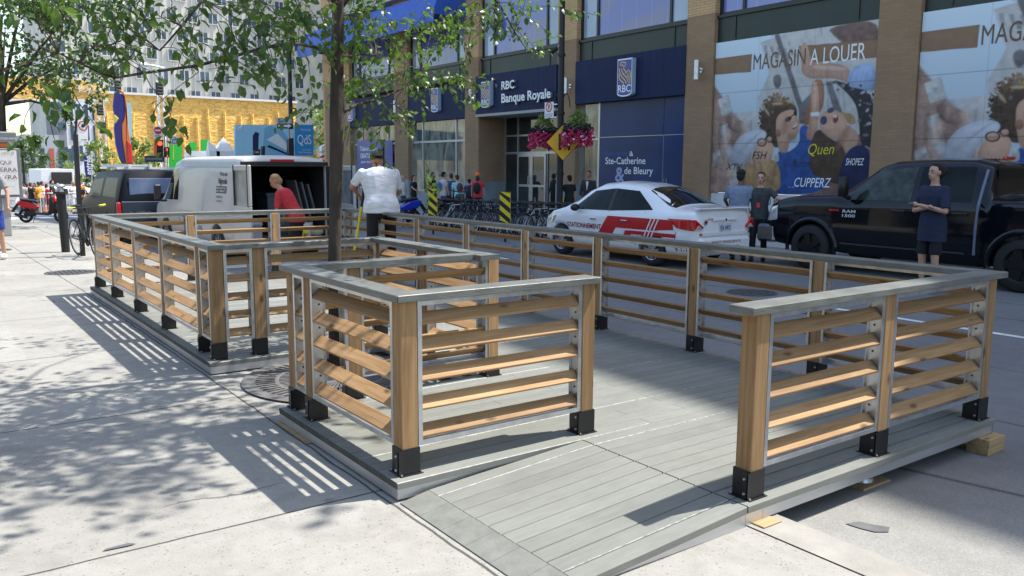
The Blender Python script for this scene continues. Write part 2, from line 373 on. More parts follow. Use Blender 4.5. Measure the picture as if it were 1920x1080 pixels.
# ================================================================ parklet
DZ = .10; CZ = 1.0
PK = thing('parklet', 'grey street terrace platform with cedar slat railings built around a tree', 'parklet', (3.5, 7, 0))
def deck_mat():
    m_, t, b = nodes('deck_grey_paint'); L = t.links.new
    tc = N(t, 'ShaderNodeTexCoord'); fl = N(t, 'ShaderNodeMapping'); fl.inputs['Scale'].default_value = (.0, 1/.1045, 0); fl.inputs['Location'].default_value = (0, 4.72/.1045, 0)
    L(tc.outputs['Object'], fl.inputs[0]); fv = N(t, 'ShaderNodeVectorMath', operation='FLOOR'); L(fl.outputs[0], fv.inputs[0])
    wn = N(t, 'ShaderNodeTexWhiteNoise'); L(fv.outputs[0], wn.inputs[0])
    r = N(t, 'ShaderNodeMapRange'); r.inputs[3].default_value = .91; r.inputs[4].default_value = 1.07; L(wn.outputs[0], r.inputs[0])
    mp = N(t, 'ShaderNodeMapping'); mp.inputs['Scale'].default_value = (2, 16, 16); L(tc.outputs['Object'], mp.inputs[0])
    nz = N(t, 'ShaderNodeTexNoise'); nz.inputs['Scale'].default_value = 3; nz.inputs['Detail'].default_value = 6; L(mp.outputs[0], nz.inputs[0])
    r2 = N(t, 'ShaderNodeMapRange'); r2.inputs[1].default_value = .3; r2.inputs[2].default_value = .7; r2.inputs[3].default_value = .93; r2.inputs[4].default_value = 1.07; L(nz.outputs[0], r2.inputs[0])
    n3 = N(t, 'ShaderNodeTexNoise'); n3.inputs['Scale'].default_value = 2.2; n3.inputs['Detail'].default_value = 7; n3.inputs['Roughness'].default_value = .7; L(tc.outputs['Object'], n3.inputs[0])
    r3 = N(t, 'ShaderNodeMapRange'); r3.inputs[1].default_value = .35; r3.inputs[2].default_value = .7; r3.inputs[3].default_value = .93; r3.inputs[4].default_value = 1.12; L(n3.outputs[0], r3.inputs[0])
    a = N(t, 'ShaderNodeMath', operation='MULTIPLY'); L(r.outputs[0], a.inputs[0]); L(r2.outputs[0], a.inputs[1])
    c = N(t, 'ShaderNodeMath', operation='MULTIPLY'); L(a.outputs[0], c.inputs[0]); L(r3.outputs[0], c.inputs[1])
    vm = N(t, 'ShaderNodeVectorMath', operation='SCALE'); vm.inputs[0].default_value = (.190, .196, .176); L(c.outputs[0], vm.inputs['Scale']); L(vm.outputs[0], b.inputs['Base Color'])
    b.inputs['Roughness'].default_value = .62; b.inputs['Specular IOR Level'].default_value = .35
    bp = N(t, 'ShaderNodeBump'); bp.inputs['Strength'].default_value = .18; bp.inputs['Distance'].default_value = .003; L(nz.outputs[0], bp.inputs['Height']); L(bp.outputs[0], b.inputs['Normal'])
    return m_
DECKM = deck_mat(); GLINT = pmat('glint_board_edge', (.28, .29, .275), .5, var=.5, scale=30, stretch=(1, 1, 1)); EDGE = pmat('deck_edge_paint', (.07, .075, .07), .7, var=.2, scale=9)  # the paler slot paints a sun glint onto some near-side board chamfers
XL, XR, YB, YF0, YF1, YN0, YN1, XN, XRAMP = 1.815, 5.31, 11.52, 2.28, 3.43, 5.02, 6.45, 3.27, 2.97
def board(mb, x0, x1, y0, y1, zf):
    """deck board along x with a small chamfer on its long edges; zf(x) is the top height"""
    g_, c_ = .003, .0035; th = .034
    def ring(x):
        z = zf(x); return [Vector((x, y0+g_, z-th)), Vector((x, y1-g_, z-th)), Vector((x, y1-g_, z-c_)), Vector((x, y1-g_-c_, z)), Vector((x, y0+g_+c_, z)), Vector((x, y0+g_, z-c_))]
    a, b = ring(x0), ring(x1); k = len(mb.v); mb.v += a+b
    for i in range(6):
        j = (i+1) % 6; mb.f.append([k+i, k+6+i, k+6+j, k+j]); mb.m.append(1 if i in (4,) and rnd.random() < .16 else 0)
    mb.f.append([k+i for i in range(6)]); mb.m.append(2); mb.f.append([k+6+i for i in range(5, -1, -1)]); mb.m.append(2)
mb = MB(); y = YF0
while y < YB-.02:
    y1 = min(y+.1045, YB); ym = (y+y1)/2
    ivs = [(XL, XR)]
    if ym < YF1: ivs = [(XRAMP+.004, XR)]
    elif YN0 < ym < YN1: ivs = [(XN, XR)]
    for a, b in ivs:
        cuts = [a]
        if b-a > 2.6: cuts.append(a+rnd.choice((1.2, 1.7, 2.1)))
        cuts.append(b)
        for q, r_ in zip(cuts[:-1], cuts[1:]): board(mb, q+(.0015 if q != a else 0), r_-(.0015 if r_ != b else 0), y, y1, lambda x: DZ)
    y = y1
mb.build('deck', [DECKM, GLINT, EDGE], PK)
def rz_(x): return DZ - (XRAMP-x)*(DZ-.035)/(XRAMP-1.98) if x > 1.98 else .035-(1.98-x)*.22
mb = MB(); y = YF0
while y < YF1-.02:
    y1 = min(y+.1045, YF1); board(mb, 1.98, XRAMP-.004, y, y1-(.004 if y1 > YF1-.01 else 0), rz_); y = y1
mb.build('ramp', [DECKM, GLINT, EDGE], PK)
mb = MB(); LIPM = pmat('ramp_lip_paint', (.172, .178, .158), .7, var=.14, scale=12, bump=.3)
y = YF0
while y < YF1-.02:
    y1 = min(y+.19, YF1-.004); mb.prism([(1.978, y+.0008, .001), (1.978, y+.0008, .034), (1.822, y+.0008, .006), (1.822, y+.0008, .001)], (0, y1-y-.0016, 0)); y += .19
mb.build('ramp_lip', LIPM, PK)
mb = MB(); F0, F1 = .012, DZ-.035; IN = .012   # aluminium fascia, set in behind the board edge
def fas(x0, y0, x1, y1, z0=None, z1=None):
    z0 = F0 if z0 is None else z0; z1 = F1 if z1 is None else z1
    d = Vector((x1-x0, y1-y0, 0)); n = Vector((-d.y, d.x, 0)).normalized()*.006
    mb.prism([(x0, y0, z0), (x1, y1, z0), (x1, y1, z1), (x0, y0, z1)], n)
fas(XL+IN, YF1+IN, XL+IN, YN0-IN); fas(XL+IN, YN1+IN, XL+IN, YB-IN); fas(XL+IN, YN1+IN, XN+IN, YN1+IN); fas(XL+IN, YN0-IN, XN+IN, YN0-IN)
fas(XN+IN, YN0-IN, XN+IN, YN1+IN); fas(XL+IN, YF1+IN, XRAMP, YF1+IN); fas(XRAMP, YF0+IN, 3.09, YF0+IN, F0-.012); fas(3.092, YF0+IN, XR-IN, YF0+IN); fas(XR-IN, YF0+IN, XR-IN, YB-IN); fas(XL+IN, YB-IN, XR-IN, YB-IN)
mb.prism([(1.99, YF0+IN, .001), (XRAMP-.002, YF0+IN, .001), (XRAMP-.002, YF0+IN, DZ-.037), (1.99, YF0+IN, .004)], (0, .006, 0))
mb.build('fascia', ALU, PK)
# joists under the deck, seen only through gaps
for k in range(9): yy = 3.6+k*.95; MB().box(3.4, XR-.1, yy, yy+.04, F0+.0, F1).build('joist', ALU, PK)
# posts ---------------------------------------------------------
PW = .045
def post(x, y, out):
    mb = MB(); mb.box(x-PW, x+PW, y-PW, y+PW, DZ+.02, CZ-.037); p_ = mb.build('post', WZ, PK, bevel=.004)
    mb = MB(); q = PW+.006; mb.box(x-q, x+q, y-q, y+q, DZ+.004, DZ+.135)
    ox, oy = out
    # folded clamp flanges with bolts
    if oy: mb.box(x-q-.004, x-q+.002, y-.05, y-q-.022 if oy < 0 else y+.06, DZ+.02, DZ+.135) if False else None
    sx = -1
    mb.box(x+sx*(q+.02)-.002, x+sx*(q+.02)+.002, y-q, y-q+.03, DZ+.012, DZ+.13); mb.box(x-q-.022, x-q, y-q, y-q+.004, DZ+.012, DZ+.13)
    mb.box(x-q-.012, x+q+.012, y-q-.012, y+q+.012, DZ+.0005, DZ+.0045)
    mb.mi(1)
    for dx, dy in ((-1, -1), (1, -1), (1, 1), (-1, 1)): mb.cyl((x+dx*(q+.004), y+dy*(q+.004), DZ+.003), (x+dx*(q+.004), y+dy*(q+.004), DZ+.012), .005, n=6)
    for zz in (.035, .105): mb.cyl((x-q-.03, y-q+.015, DZ+zz), (x-q-.012, y-q+.015, DZ+zz), .006, n=6)
    mb.build('bracket', [BLACKM, GALV], p_)
SL = (.30, .44, .585, .73, .868)
def panel(axis, a, b, c, out):
    """slat panel between two posts: runs along axis from a to b at offset c, louvres tipped to the out side"""
    D = .042
    def V(u, v, z): return (u, c+v, z) if axis == 0 else (c+v, u, z)
    def bx(mb, u0, u1, v0, v1, z0, z1):
        p0, p1 = V(u0, v0, z0), V(u1, v1, z1); mb.box(min(p0[0], p1[0]), max(p0[0], p1[0]), min(p0[1], p1[1]), max(p0[1], p1[1]), z0, z1)
    z0, z1 = .238, CZ-.039
    mb = MB(); f = .024; t = .003
    for v in (out*D,):      # flat outer lip
        v0, v1 = sorted((v, v-out*t))
        bx(mb, a+.004, a+.004+f, v0, v1, z0, z1); bx(mb, b-.004-f, b-.004, v0, v1, z0, z1)
        bx(mb, a+.004+f, b-.004-f, v0, v1, z0, z0+f); bx(mb, a+.004+f, b-.004-f, v0, v1, z1-f, z1)
    v0, v1 = sorted((-out*D, out*(D-t-.0005)))
    bx(mb, a+.004, a+.004+t, v0, v1, z0, z1); bx(mb, b-.004-t, b-.004, v0, v1, z0, z1); bx(mb, a+.008, b-.008, v0, v1, z0, z0+t)
    v0, v1 = sorted((-out*D, -out*(D-t)))
    bx(mb, a+.0075, a+f, v0, v1, z0+.004, z1); bx(mb, b-f, b-.0075, v0, v1, z0+.004, z1)
    for uu in (a+.008, b-.008):
        for zz in (.37, .66, .80):
            p_ = V(uu-.002, -out*.01, zz); q_ = V(uu+.002, -out*.01, zz); mb.mi(1).cyl(p_, q_, .006, n=8)
    fr = mb.build('railing_panel', [GALV, BLACKM], PK)
    wm = WX if axis == 0 else WY
    e = .011
    for z in SL:
        # board 88 mm wide, 19 mm thick, tipped ~42 degrees: top edge inboard, face looks outward and up
        mb = MB(); ang = R(40); hw, ht = .039, .008
        u = Vector((-out*math.cos(ang), math.sin(ang))); n = Vector((out*math.sin(ang), math.cos(ang)))
        pr = [u*hw*s1+n*ht*s2 for s1, s2 in ((-1, -1), (1, -1), (1, 1), (-1, 1))]
        ua, ub = a+e, b-e; jit = rnd.uniform(-.0012, .0012)
        pts = [V(ua, q.x+out*.007, z+q.y+jit) for q in pr]; d = Vector(V(ub, 0, 0))-Vector(V(ua, 0, 0))
        mb.prism(pts, d); mb.build('slat', wm, fr, bevel=.0025)
    return fr
def rail_cap(x0, x1, y0, y1): pass
LX = 1.925
left_far = [11.42, 10.41, 9.24, 8.11, 6.93, 6.58]
for y in left_far: post(LX, y, (-1, 0))
for q, r_ in zip(left_far[:-1], left_far[1:]):
    panel(1, r_+PW, q-PW, LX, -1)
for x in (3.04, 4.17, 5.26): post(x, 11.42, (0, 1))
xs = [LX, 3.04, 4.17, 5.26]
for q, r_ in zip(xs[:-1], xs[1:]): panel(0, q+PW, r_-PW, 11.42, 1)
for x in (2.25, 3.27+.06): post(x, 6.58, (0, -1))
panel(0, LX+PW, 2.25-PW, 6.58, -1); panel(0, 2.25+PW, 3.33-PW, 6.58, -1)
post(3.35, 5.80, (-1, 0)) ; post(3.39, 4.95, (1, 0))
panel(1, 5.80+PW, 6.58-PW, 3.34, -1); panel(1, 4.95+PW, 5.80-PW, 3.36, -1)
post(LX, 4.93, (-1, 0)); post(2.30, 4.95, (0, 1)); panel(0, LX+PW, 2.30-PW, 4.94, 1); panel(0, 2.30+PW, 3.39-PW, 4.95, 1)
post(LX, 4.66, (-1, 0)); post(LX, 3.545, (-1, 0)); panel(1, 4.66+PW, 4.93-PW, LX, -1); panel(1, 3.545+PW, 4.66-PW, LX, -1)
post(3.07, 3.545, (0, -1)); panel(0, LX+PW, 3.07-PW, 3.545, -1)
rf = [3.08, 4.12, 5.23]
for x in rf: post(x, 2.372, (0, -1))
for q, r_ in zip(rf[:-1], rf[1:]): panel(0, q+PW, r_-PW, 2.372, -1)
ry = [2.372, 3.50, 4.66, 5.84, 6.97, 8.1, 9.25, 10.35, 11.42]
for y in ry[1:-1]: post(5.26, y, (1, 0))
for q, r_ in zip(ry[:-1], ry[1:]): panel(1, q+PW, r_-PW, 5.25, 1)
# handrail caps: mitred boards
def capboard(p, q, inner, m0=True, m1=True):
    """cap along outer edge p->q, width toward inner side vector; m0/m1 mitre at the ends"""
    p, q, n = Vector(p), Vector(q), Vector(inner); W_ = n.length; d = (q-p).normalized()
    k0 = W_*m0; k1 = W_*m1
    pts = [p, q, q+n-d*k1, p+n+d*k0]
    mb = MB(); mb.prism([(a.x, a.y, CZ-.036) for a in pts], (0, 0, .036))
    return mb.build('handrail', CAPM, PK, bevel=.003)
e = .0012
capboard((1.852, 11.52), (1.852, 6.50+e), (.14, 0))
capboard((1.852+e, 11.522), (5.36-e, 11.522), (0, -.14))
capboard((1.852+e, 6.498), (3.225-e, 6.498), (0, .14), True, -1)
capboard((3.225, 6.50-e), (3.225, 4.88+e), (.14, 0), -1.0, -0.0 if False else -0.0)
capboard((1.852+e, 5.015), (3.362, 5.015), (0, -.14) , True, False) if False else None
mb = MB(); mb.prism([(1.852+e, 5.015, CZ-.036), (3.2238, 5.015, CZ-.036), (3.2238, 4.8788, CZ-.036), (3.366, 4.8788, CZ-.036), (3.366, 4.8, CZ-.036), (3.366, 4.79, CZ-.036), (3.2, 4.79, CZ-.036), (3.2, 4.875, CZ-.036), (1.992+e, 4.875, CZ-.036)], (0, 0, .036)); mb.build('handrail', CAPM, PK)
capboard((1.850, 5.015), (1.850, 3.475+e), (.14, 0), True, True)
capboard((1.850+e, 3.473), (3.13, 3.473), (0, .14), True, False)
capboard((2.975, 2.305), (5.36-e, 2.305), (0, .14), False, True)
capboard((5.362, 2.305+e), (5.362, 11.52), (-.14, 0), True, True)
# packing blocks and levelling jack
PINE = wood('pine_block', 0, (.40, .29, .16), (.32, .22, .11))
def block(x, y, z0, z1, dx, dy, label, rz=0, n=2):
    t = thing('wood_block', label, 'wood block', (x, y, z0), rz, 'wooden packing blocks under the platform')
    for k in range(n):
        mb = MB(); h = (z1-z0)/n; mb.box(-dx/2+.008*k, dx/2+.008*k, -dy/2, dy/2, k*h+.0006, (k+1)*h-.0006); mb.build('plank', PINE, t, world=False, bevel=.002)
block(3.08, 2.27, 0.004, .012, .13, .09, 'thin wooden packer under the platform edge where the ramp meets it', 0, 1)
block(5.22, 2.29, -.086, .010, .20, .13, 'stacked wooden packers under the right front corner of the platform')
block(1.86, 11.2, drop(11.2), .011, .08, .12, 'small wooden packer under the far left corner of the platform', 0, 1)
block(1.86, 9.1, 0, .011, .06, .12, 'small wooden packer halfway along the left side of the platform', 0, 1)
block(1.84, 4.75, 0, .011, .10, .5, 'long flat plywood packer beside the tree grate', 0, 1)
t = thing('levelling_jack', 'steel screw foot on a plywood pad under the right front deck', 'jack', (4.13, 2.44, -.084))
mb = MB(); mb.box(-.13, .13, -.1, .1, 0, .012); mb.build('pad', PINE, t, world=False)
mb = MB(); mb.cyl((0, 0, .012), (0, 0, .03), .07, .06, 16); mb.cyl((0, 0, .03), (0, 0, .06), .06, .02, 16); mb.cyl((0, 0, .06), (0, 0, .12), .016, n=10); mb.cyl((0, 0, .07), (0, 0, .085), .028, n=6); mb.build('screw', GALV, t, world=False, smooth=False)
# tree grate
t = thing('tree_grate', 'round slotted iron grate around the tree in the terrace notch', 'tree grate', (2.62, 5.82, 0.006))
mb = MB(); rr = [.16, .30, .33, .62, .66, .74]
for k in range(64):
    a = 2*math.pi*k/64; b = 2*math.pi*(k+.5)/64
    for r0, r1 in ((.15, .30), (.33, .47), (.50, .64)):
        mb.prism([(r0*math.cos(a), r0*math.sin(a), 0), (r1*math.cos(a), r1*math.sin(a), 0), (r1*math.cos(b), r1*math.sin(b), 0), (r0*math.cos(b), r0*math.sin(b), 0)], (0, 0, .008))
for r0, r1 in ((.14, .15), (.30, .33), (.47, .50), (.64, .74)):
    for k in range(64):
        a = 2*math.pi*k/64; b = 2*math.pi*(k+1)/64
        mb.face([(r0*math.cos(a), r0*math.sin(a), .0085), (r1*math.cos(a), r1*math.sin(a), .0085), (r1*math.cos(b), r1*math.sin(b), .0085), (r0*math.cos(b), r0*math.sin(b), .0085)])
mb.build('bars', pmat('grate_iron', (.20, .19, .18), .5, .4, var=.2, scale=20), t, world=False)
mb = MB(); mb.cyl((0, 0, -.004), (0, 0, 0), .66, n=40); mb.build('soil', flat('dark_soil', (.012, .010, .009), .95), t, world=False)
# ================================================================ bank building across the street
FX = 19.0
def brick_mat(name, c1, c2, mortar, cz=None):
    m_, t, b = nodes(name); L = t.links.new
    g = N(t, 'ShaderNodeNewGeometry'); sp = N(t, 'ShaderNodeSeparateXYZ'); L(g.outputs['Position'], sp.inputs[0])
    ad = N(t, 'ShaderNodeMath', operation='ADD'); L(sp.outputs[0], ad.inputs[0]); L(sp.outputs[1], ad.inputs[1])
    cb = N(t, 'ShaderNodeCombineXYZ'); L(ad.outputs[0], cb.inputs[0]); L(sp.outputs[2], cb.inputs[1])
    br = N(t, 'ShaderNodeTexBrick'); br.inputs['Scale'].default_value = 1; br.inputs['Brick Width'].default_value = .30; br.inputs['Row Height'].default_value = .075
    br.inputs['Mortar Size'].default_value = .006; br.inputs['Color1'].default_value = c4(c1); br.inputs['Color2'].default_value = c4(c2); br.inputs['Mortar'].default_value = c4(mortar)
    L(cb.outputs[0], br.inputs[0])
    nz = N(t, 'ShaderNodeTexNoise'); nz.inputs['Scale'].default_value = 1.3; nz.inputs['Detail'].default_value = 6; L(g.outputs['Position'], nz.inputs[0])
    r = N(t, 'ShaderNodeMapRange'); r.inputs[1].default_value = .3; r.inputs[2].default_value = .7; r.inputs[3].default_value = .9; r.inputs[4].default_value = 1.1; L(nz.outputs[0], r.inputs[0])
    vm = N(t, 'ShaderNodeVectorMath', operation='SCALE'); L(br.outputs[0], vm.inputs[0]); L(r.outputs[0], vm.inputs['Scale']); L(vm.outputs[0], b.inputs['Base Color'])
    b.inputs['Roughness'].default_value = .85
    bp = N(t, 'ShaderNodeBump'); bp.inputs['Strength'].default_value = .6; bp.inputs['Distance'].default_value = .01; bp.invert = True; L(br.outputs['Fac'], bp.inputs['Height']); L(bp.outputs[0], b.inputs['Normal'])
    return m_
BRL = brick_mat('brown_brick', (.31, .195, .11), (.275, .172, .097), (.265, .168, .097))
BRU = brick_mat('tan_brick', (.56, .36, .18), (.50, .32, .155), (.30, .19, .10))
NAVY = pmat('navy_cladding', (.010, .018, .062), .6, 0, var=.25, scale=.8, stretch=(1, 14, .3), spec=.2)
GREEN = pmat('dark_green_panel', (.012, .026, .02), .45, 0, var=.2, scale=1)
FRAMED = flat('dark_window_frame', (.010, .014, .013), .4)
FRAMEL = flat('silver_window_frame', (.42, .43, .44), .35, .6)
def glass(name, col, rough=.03, var=.35, scale=.6, stretch=(1, 1, 1), spec=.9):
    return pmat(name, col, rough, 0, var=var, scale=scale, stretch=stretch, spec=spec, detail=3)
def blinds(name, c1, c2, c3):
    """upper window: closed vertical blinds behind bluish glass"""
    m_, t, b = nodes(name); L = t.links.new
    g = N(t, 'ShaderNodeNewGeometry'); sp = N(t, 'ShaderNodeSeparateXYZ'); L(g.outputs['Position'], sp.inputs[0])
    wv = N(t, 'ShaderNodeMath', operation='PINGPONG'); wv.inputs[1].default_value = .33; L(sp.outputs[1], wv.inputs[0])
    r = N(t, 'ShaderNodeMapRange'); r.inputs[1].default_value = 0; r.inputs[2].default_value = .02; r.inputs[3].default_value = 1.5; r.inputs[4].default_value = 1; L(wv.outputs[0], r.inputs[0])
    mp = N(t, 'ShaderNodeMapping'); mp.inputs['Scale'].default_value = (1, .45, .7); L(g.outputs['Position'], mp.inputs[0])
    nz = N(t, 'ShaderNodeTexNoise'); nz.inputs['Scale'].default_value = .9; nz.inputs['Detail'].default_value = 1; L(mp.outputs[0], nz.inputs[0])
    cr = N(t, 'ShaderNodeValToRGB'); cr.color_ramp.interpolation = 'EASE'; e = cr.color_ramp.elements
    e[0].position = .42; e[0].color = c4(c1); e[1].position = .5; e[1].color = c4(c2); e.new(.62).color = c4(c3); L(nz.outputs[0], cr.inputs[0])
    vm = N(t, 'ShaderNodeVectorMath', operation='SCALE'); L(cr.outputs[0], vm.inputs[0]); L(r.outputs[0], vm.inputs['Scale']); L(vm.outputs[0], b.inputs['Base Color'])
    b.inputs['Roughness'].default_value = .06; b.inputs['Specular IOR Level'].default_value = .9
    return m_
GUP = blinds('upper_window_glass', (.11, .13, .36), (.17, .15, .27), (.15, .17, .45))
GPALE = glass('pale_window_glass', (.30, .36, .46), var=.2)
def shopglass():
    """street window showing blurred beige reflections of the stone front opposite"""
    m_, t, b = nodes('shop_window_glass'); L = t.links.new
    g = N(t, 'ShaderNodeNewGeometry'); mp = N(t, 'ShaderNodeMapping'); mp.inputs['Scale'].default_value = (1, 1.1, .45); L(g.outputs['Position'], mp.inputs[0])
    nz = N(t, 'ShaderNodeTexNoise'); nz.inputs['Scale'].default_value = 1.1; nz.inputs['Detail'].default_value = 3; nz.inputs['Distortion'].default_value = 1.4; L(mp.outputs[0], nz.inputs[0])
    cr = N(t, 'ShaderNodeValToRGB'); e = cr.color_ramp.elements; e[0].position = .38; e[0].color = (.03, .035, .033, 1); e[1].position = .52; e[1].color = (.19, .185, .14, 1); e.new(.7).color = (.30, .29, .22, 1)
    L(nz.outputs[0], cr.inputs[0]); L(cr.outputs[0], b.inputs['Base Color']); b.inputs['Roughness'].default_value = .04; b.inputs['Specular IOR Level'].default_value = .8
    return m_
GSHOP = shopglass(); GDARK = glass('dark_glass', (.02, .026, .026), var=.4, scale=1.2); GREY = pmat('grey_plinth', (.23, .26, .28), .7, var=.12, scale=2)
BK = thing('bank_building', 'long brick office building with navy bands and green spandrels across the street', 'building', (FX, 20, -.2))
def wall(name, mat, y0, y1, z0, z1, x0=FX, x1=None, parent=BK):
    return MB().box(x0, x0+.3 if x1 is None else x1, min(y0, y1), max(y0, y1), z0, z1).build(name, mat, parent)
PIL = [(-1.52, -.5), (4.47, 5.5), (10.45, 11.46), (16.42, 17.45), (22.42, 23.43), (28.41, 29.4), (34.2, 35.5), (40.3, 43.4)]
BZ = -.62
for i, (a, c) in enumerate(PIL):
    plinth = i >= 4
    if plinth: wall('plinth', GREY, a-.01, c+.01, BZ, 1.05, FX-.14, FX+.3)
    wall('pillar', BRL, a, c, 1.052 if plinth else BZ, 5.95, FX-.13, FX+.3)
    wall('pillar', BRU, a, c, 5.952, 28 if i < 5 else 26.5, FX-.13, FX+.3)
    if i+1 < len(PIL):
        b0, b1 = c, PIL[i+1][0]
        # spandrel, second-floor sill, windows
        sp = wall('spandrel', GREEN, b0, b1, 5.18, 5.80, FX+.02, FX+.3)
        for q in (b0+.62, b1-.62): MB().box(FX-.005, FX+.018, q-.02, q+.02, 5.2, 5.79).build('rib', FRAMED, sp)
        wall('sill', FRAMED, b0, b1, 5.802, 5.87, FX-.04, FX+.3)
        for k, (f0, f1, z0, z1) in enumerate(((b0, b1, 5.87, 8.3), (b0, b1, 9.6, 12.2))):
            fr = MB()
            e0, e1 = f0+.06, f1-.06
            ms = [e0, e0+.78, e1-.78, e1]
            for q in ms: fr.box(FX+.05, FX+.13, q-.045, q+.045, z0, z1)
            fr.box(FX+.051, FX+.129, f0+.11, f1-.11, z1-.08, z1-.001); fr.box(FX+.051, FX+.129, f0+.11, f1-.11, z0+.001, z0+.08)
            fo = fr.build('window', FRAMED, BK)
            for j, (q, r_) in enumerate(zip(ms[:-1], ms[1:])):
                MB().box(FX+.10, FX+.104, q+.04, r_-.04, z0+.08, z1-.08).build('pane', GPALE if j != 1 and i > 2 else GUP, fo)
        wall('spandrel', BRU, b0, b1, 8.31, 9.59, FX+.02, FX+.3)
        wall('upper_wall', BRU, b0, b1, 12.21, 28 if i < 4 else 26.5, FX+.02, FX+.3)
# solid mass behind, roof at two heights (its shadow edge lies across the terrace)
MB().box(FX+.9, FX+22, -30, 1.5, BZ, 28.2).build('roof', BRU, BK)
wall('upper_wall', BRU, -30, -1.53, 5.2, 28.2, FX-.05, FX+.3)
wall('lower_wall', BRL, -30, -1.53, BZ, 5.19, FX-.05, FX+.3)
MB().box(FX-.13, FX+22, -30, 1.5, 28.21, 28.6).build('cornice', GREEN, BK)
MB().box(FX-.13, FX+22, 1.501, 43.4, 26.9, 27.3).build('cornice', GREEN, BK)
MB().box(FX+1.5, FX+22, 1.502, 43.39, 5.9, 26.89).build('roof', BRU, BK)
MB().box(FX+.301, FX+.85, 1.502, 43.39, 8.35, 26.89).build('back_wall', BRU, BK) if False else None
wall('upper_wall', BRU, -.49, 43.39, 26.51, 26.89, FX+.03, FX+1.49)
MB().box(FX+.31, FX+1.49, -1.0, 43.3, 5.25, 5.3).build('ceiling', GREEN, BK)
MB().box(FX-.13, FX+20, 43.401, 43.6, BZ, 26.4).build('side_wall', BRU, BK)
# navy bands
def Yx(px, py=200, X=FX): return on_x(px, py, X).y
wall('sign_band', NAVY, 17.452, 22.418, 3.77, 5.178, FX-.16, FX+.3)
wall('sign_band', NAVY, 29.402, 34.198, 3.62, 5.0, FX-.10, FX+.3)
wall('sign_band', NAVY, 35.502, 40.298, 3.60, 5.0, FX-.10, FX+.3)
wall('sign_band', NAVY, 23.38, 28.408+.06, 3.70, 5.178, FX-.22, FX+.3)
wall('canopy', flat('canopy_soffit', (.30, .31, .30), .5), 23.38, 28.468, 3.60, 3.698, FX-.24, FX+1.3)
# street-level glazing of two left bays
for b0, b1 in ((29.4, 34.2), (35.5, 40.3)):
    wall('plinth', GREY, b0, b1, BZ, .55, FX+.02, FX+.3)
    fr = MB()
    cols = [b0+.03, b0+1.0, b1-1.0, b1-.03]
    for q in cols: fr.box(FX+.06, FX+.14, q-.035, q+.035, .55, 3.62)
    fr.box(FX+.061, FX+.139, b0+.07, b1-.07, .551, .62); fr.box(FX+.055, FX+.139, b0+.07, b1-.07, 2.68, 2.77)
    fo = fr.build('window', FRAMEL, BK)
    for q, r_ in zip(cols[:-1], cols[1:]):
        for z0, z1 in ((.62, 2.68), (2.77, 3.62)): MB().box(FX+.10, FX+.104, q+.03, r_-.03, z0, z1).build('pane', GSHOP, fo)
# bay with the blue welcome panel
b0, b1 = 17.45, 22.42
wall('plinth', GREY, b0, b1, BZ, .35, FX+.02, FX+.3)
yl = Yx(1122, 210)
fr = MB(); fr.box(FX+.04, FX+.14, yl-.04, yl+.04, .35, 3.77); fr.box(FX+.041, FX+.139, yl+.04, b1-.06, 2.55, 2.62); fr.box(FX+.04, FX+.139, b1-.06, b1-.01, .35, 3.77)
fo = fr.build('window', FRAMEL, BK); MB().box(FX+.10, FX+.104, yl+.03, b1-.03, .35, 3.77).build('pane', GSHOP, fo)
WELB = pmat('blue_panel', (.008, .030, .115), .35, 0, var=.35, scale=.5, spec=.3)
mb = MB(); z1_, z0_ = 3.765, .35; ym_ = Yx(1242, 250)
for ya, yb_ in ((yl-.045, ym_+.01), (ym_-.01, 17.5)):
    for za, zb in ((z0_, 2.62), (2.64, z1_)): mb.box(FX+.05, FX+.10, min(ya, yb_), max(ya, yb_), za, zb)
WP = thing('window_graphic', 'dark blue window panel reading Bienvenue à Ste-Catherine & de Bleury', 'sign', (FX, 20, 1))
mb.build('panel', WELB, WP)
mb = MB(); mb.box(FX+.055, FX+.09, 17.5, yl-.05, 2.621, 2.639); mb.box(FX+.055, FX+.09, ym_-.009, ym_+.009, z0_, 2.62); mb.box(FX+.02, FX+.11, 17.455, 17.50, z0_, z1_); mb.build('trim', FRAMEL, WP)
def wtext(mb, X, body, pxl, pybase, pxr, pytop, bold=0, capk=.70, shear=0):
    """lettering on a wall facing -x: left/right/top/baseline are read on the survey"""
    O = on_x(pxl, pybase, X); Q = on_x(pxr, pybase, X); T = on_x(pxl, pytop, X); wdt = O.y-Q.y; h = T.z-O.z
    vs, fs = text2d(body, 1, bold, 1, 'LEFT', shear); x0 = min(v[0] for v in vs); x1 = max(v[0] for v in vs)
    return mb.add([(X, O.y-(x-x0)/(x1-x0)*wdt, O.z+y*h/capk) for x, y in vs], fs)
WHITE = flat('white_lettering', (.82, .83, .84), .5); WTX = FX+.045
mb = MB()
for tx, l, b, r, tp in (('Ste-Catherine', 1135, 307.5, 1210, 295), ('de Bleury', 1170.5, 326, 1224, 313), ('à', 1180, 292.5, 1187, 283)): wtext(mb, WTX, tx, l, b, r, tp, .008)
mb.build('lettering', WHITE, WP)
mb = MB(); wtext(mb, WTX, 'Bienvenue', 1135, 292, 1176, 283, .012); mb.build('lettering', flat('blue_lettering', (.03, .07, .30), .5), WP)
mb = MB(); wtext(mb, WTX, '&', 1153, 340, 1171, 313, .02); mb.build('lettering', flat('lilac_lettering', (.30, .36, .62), .5), WP)
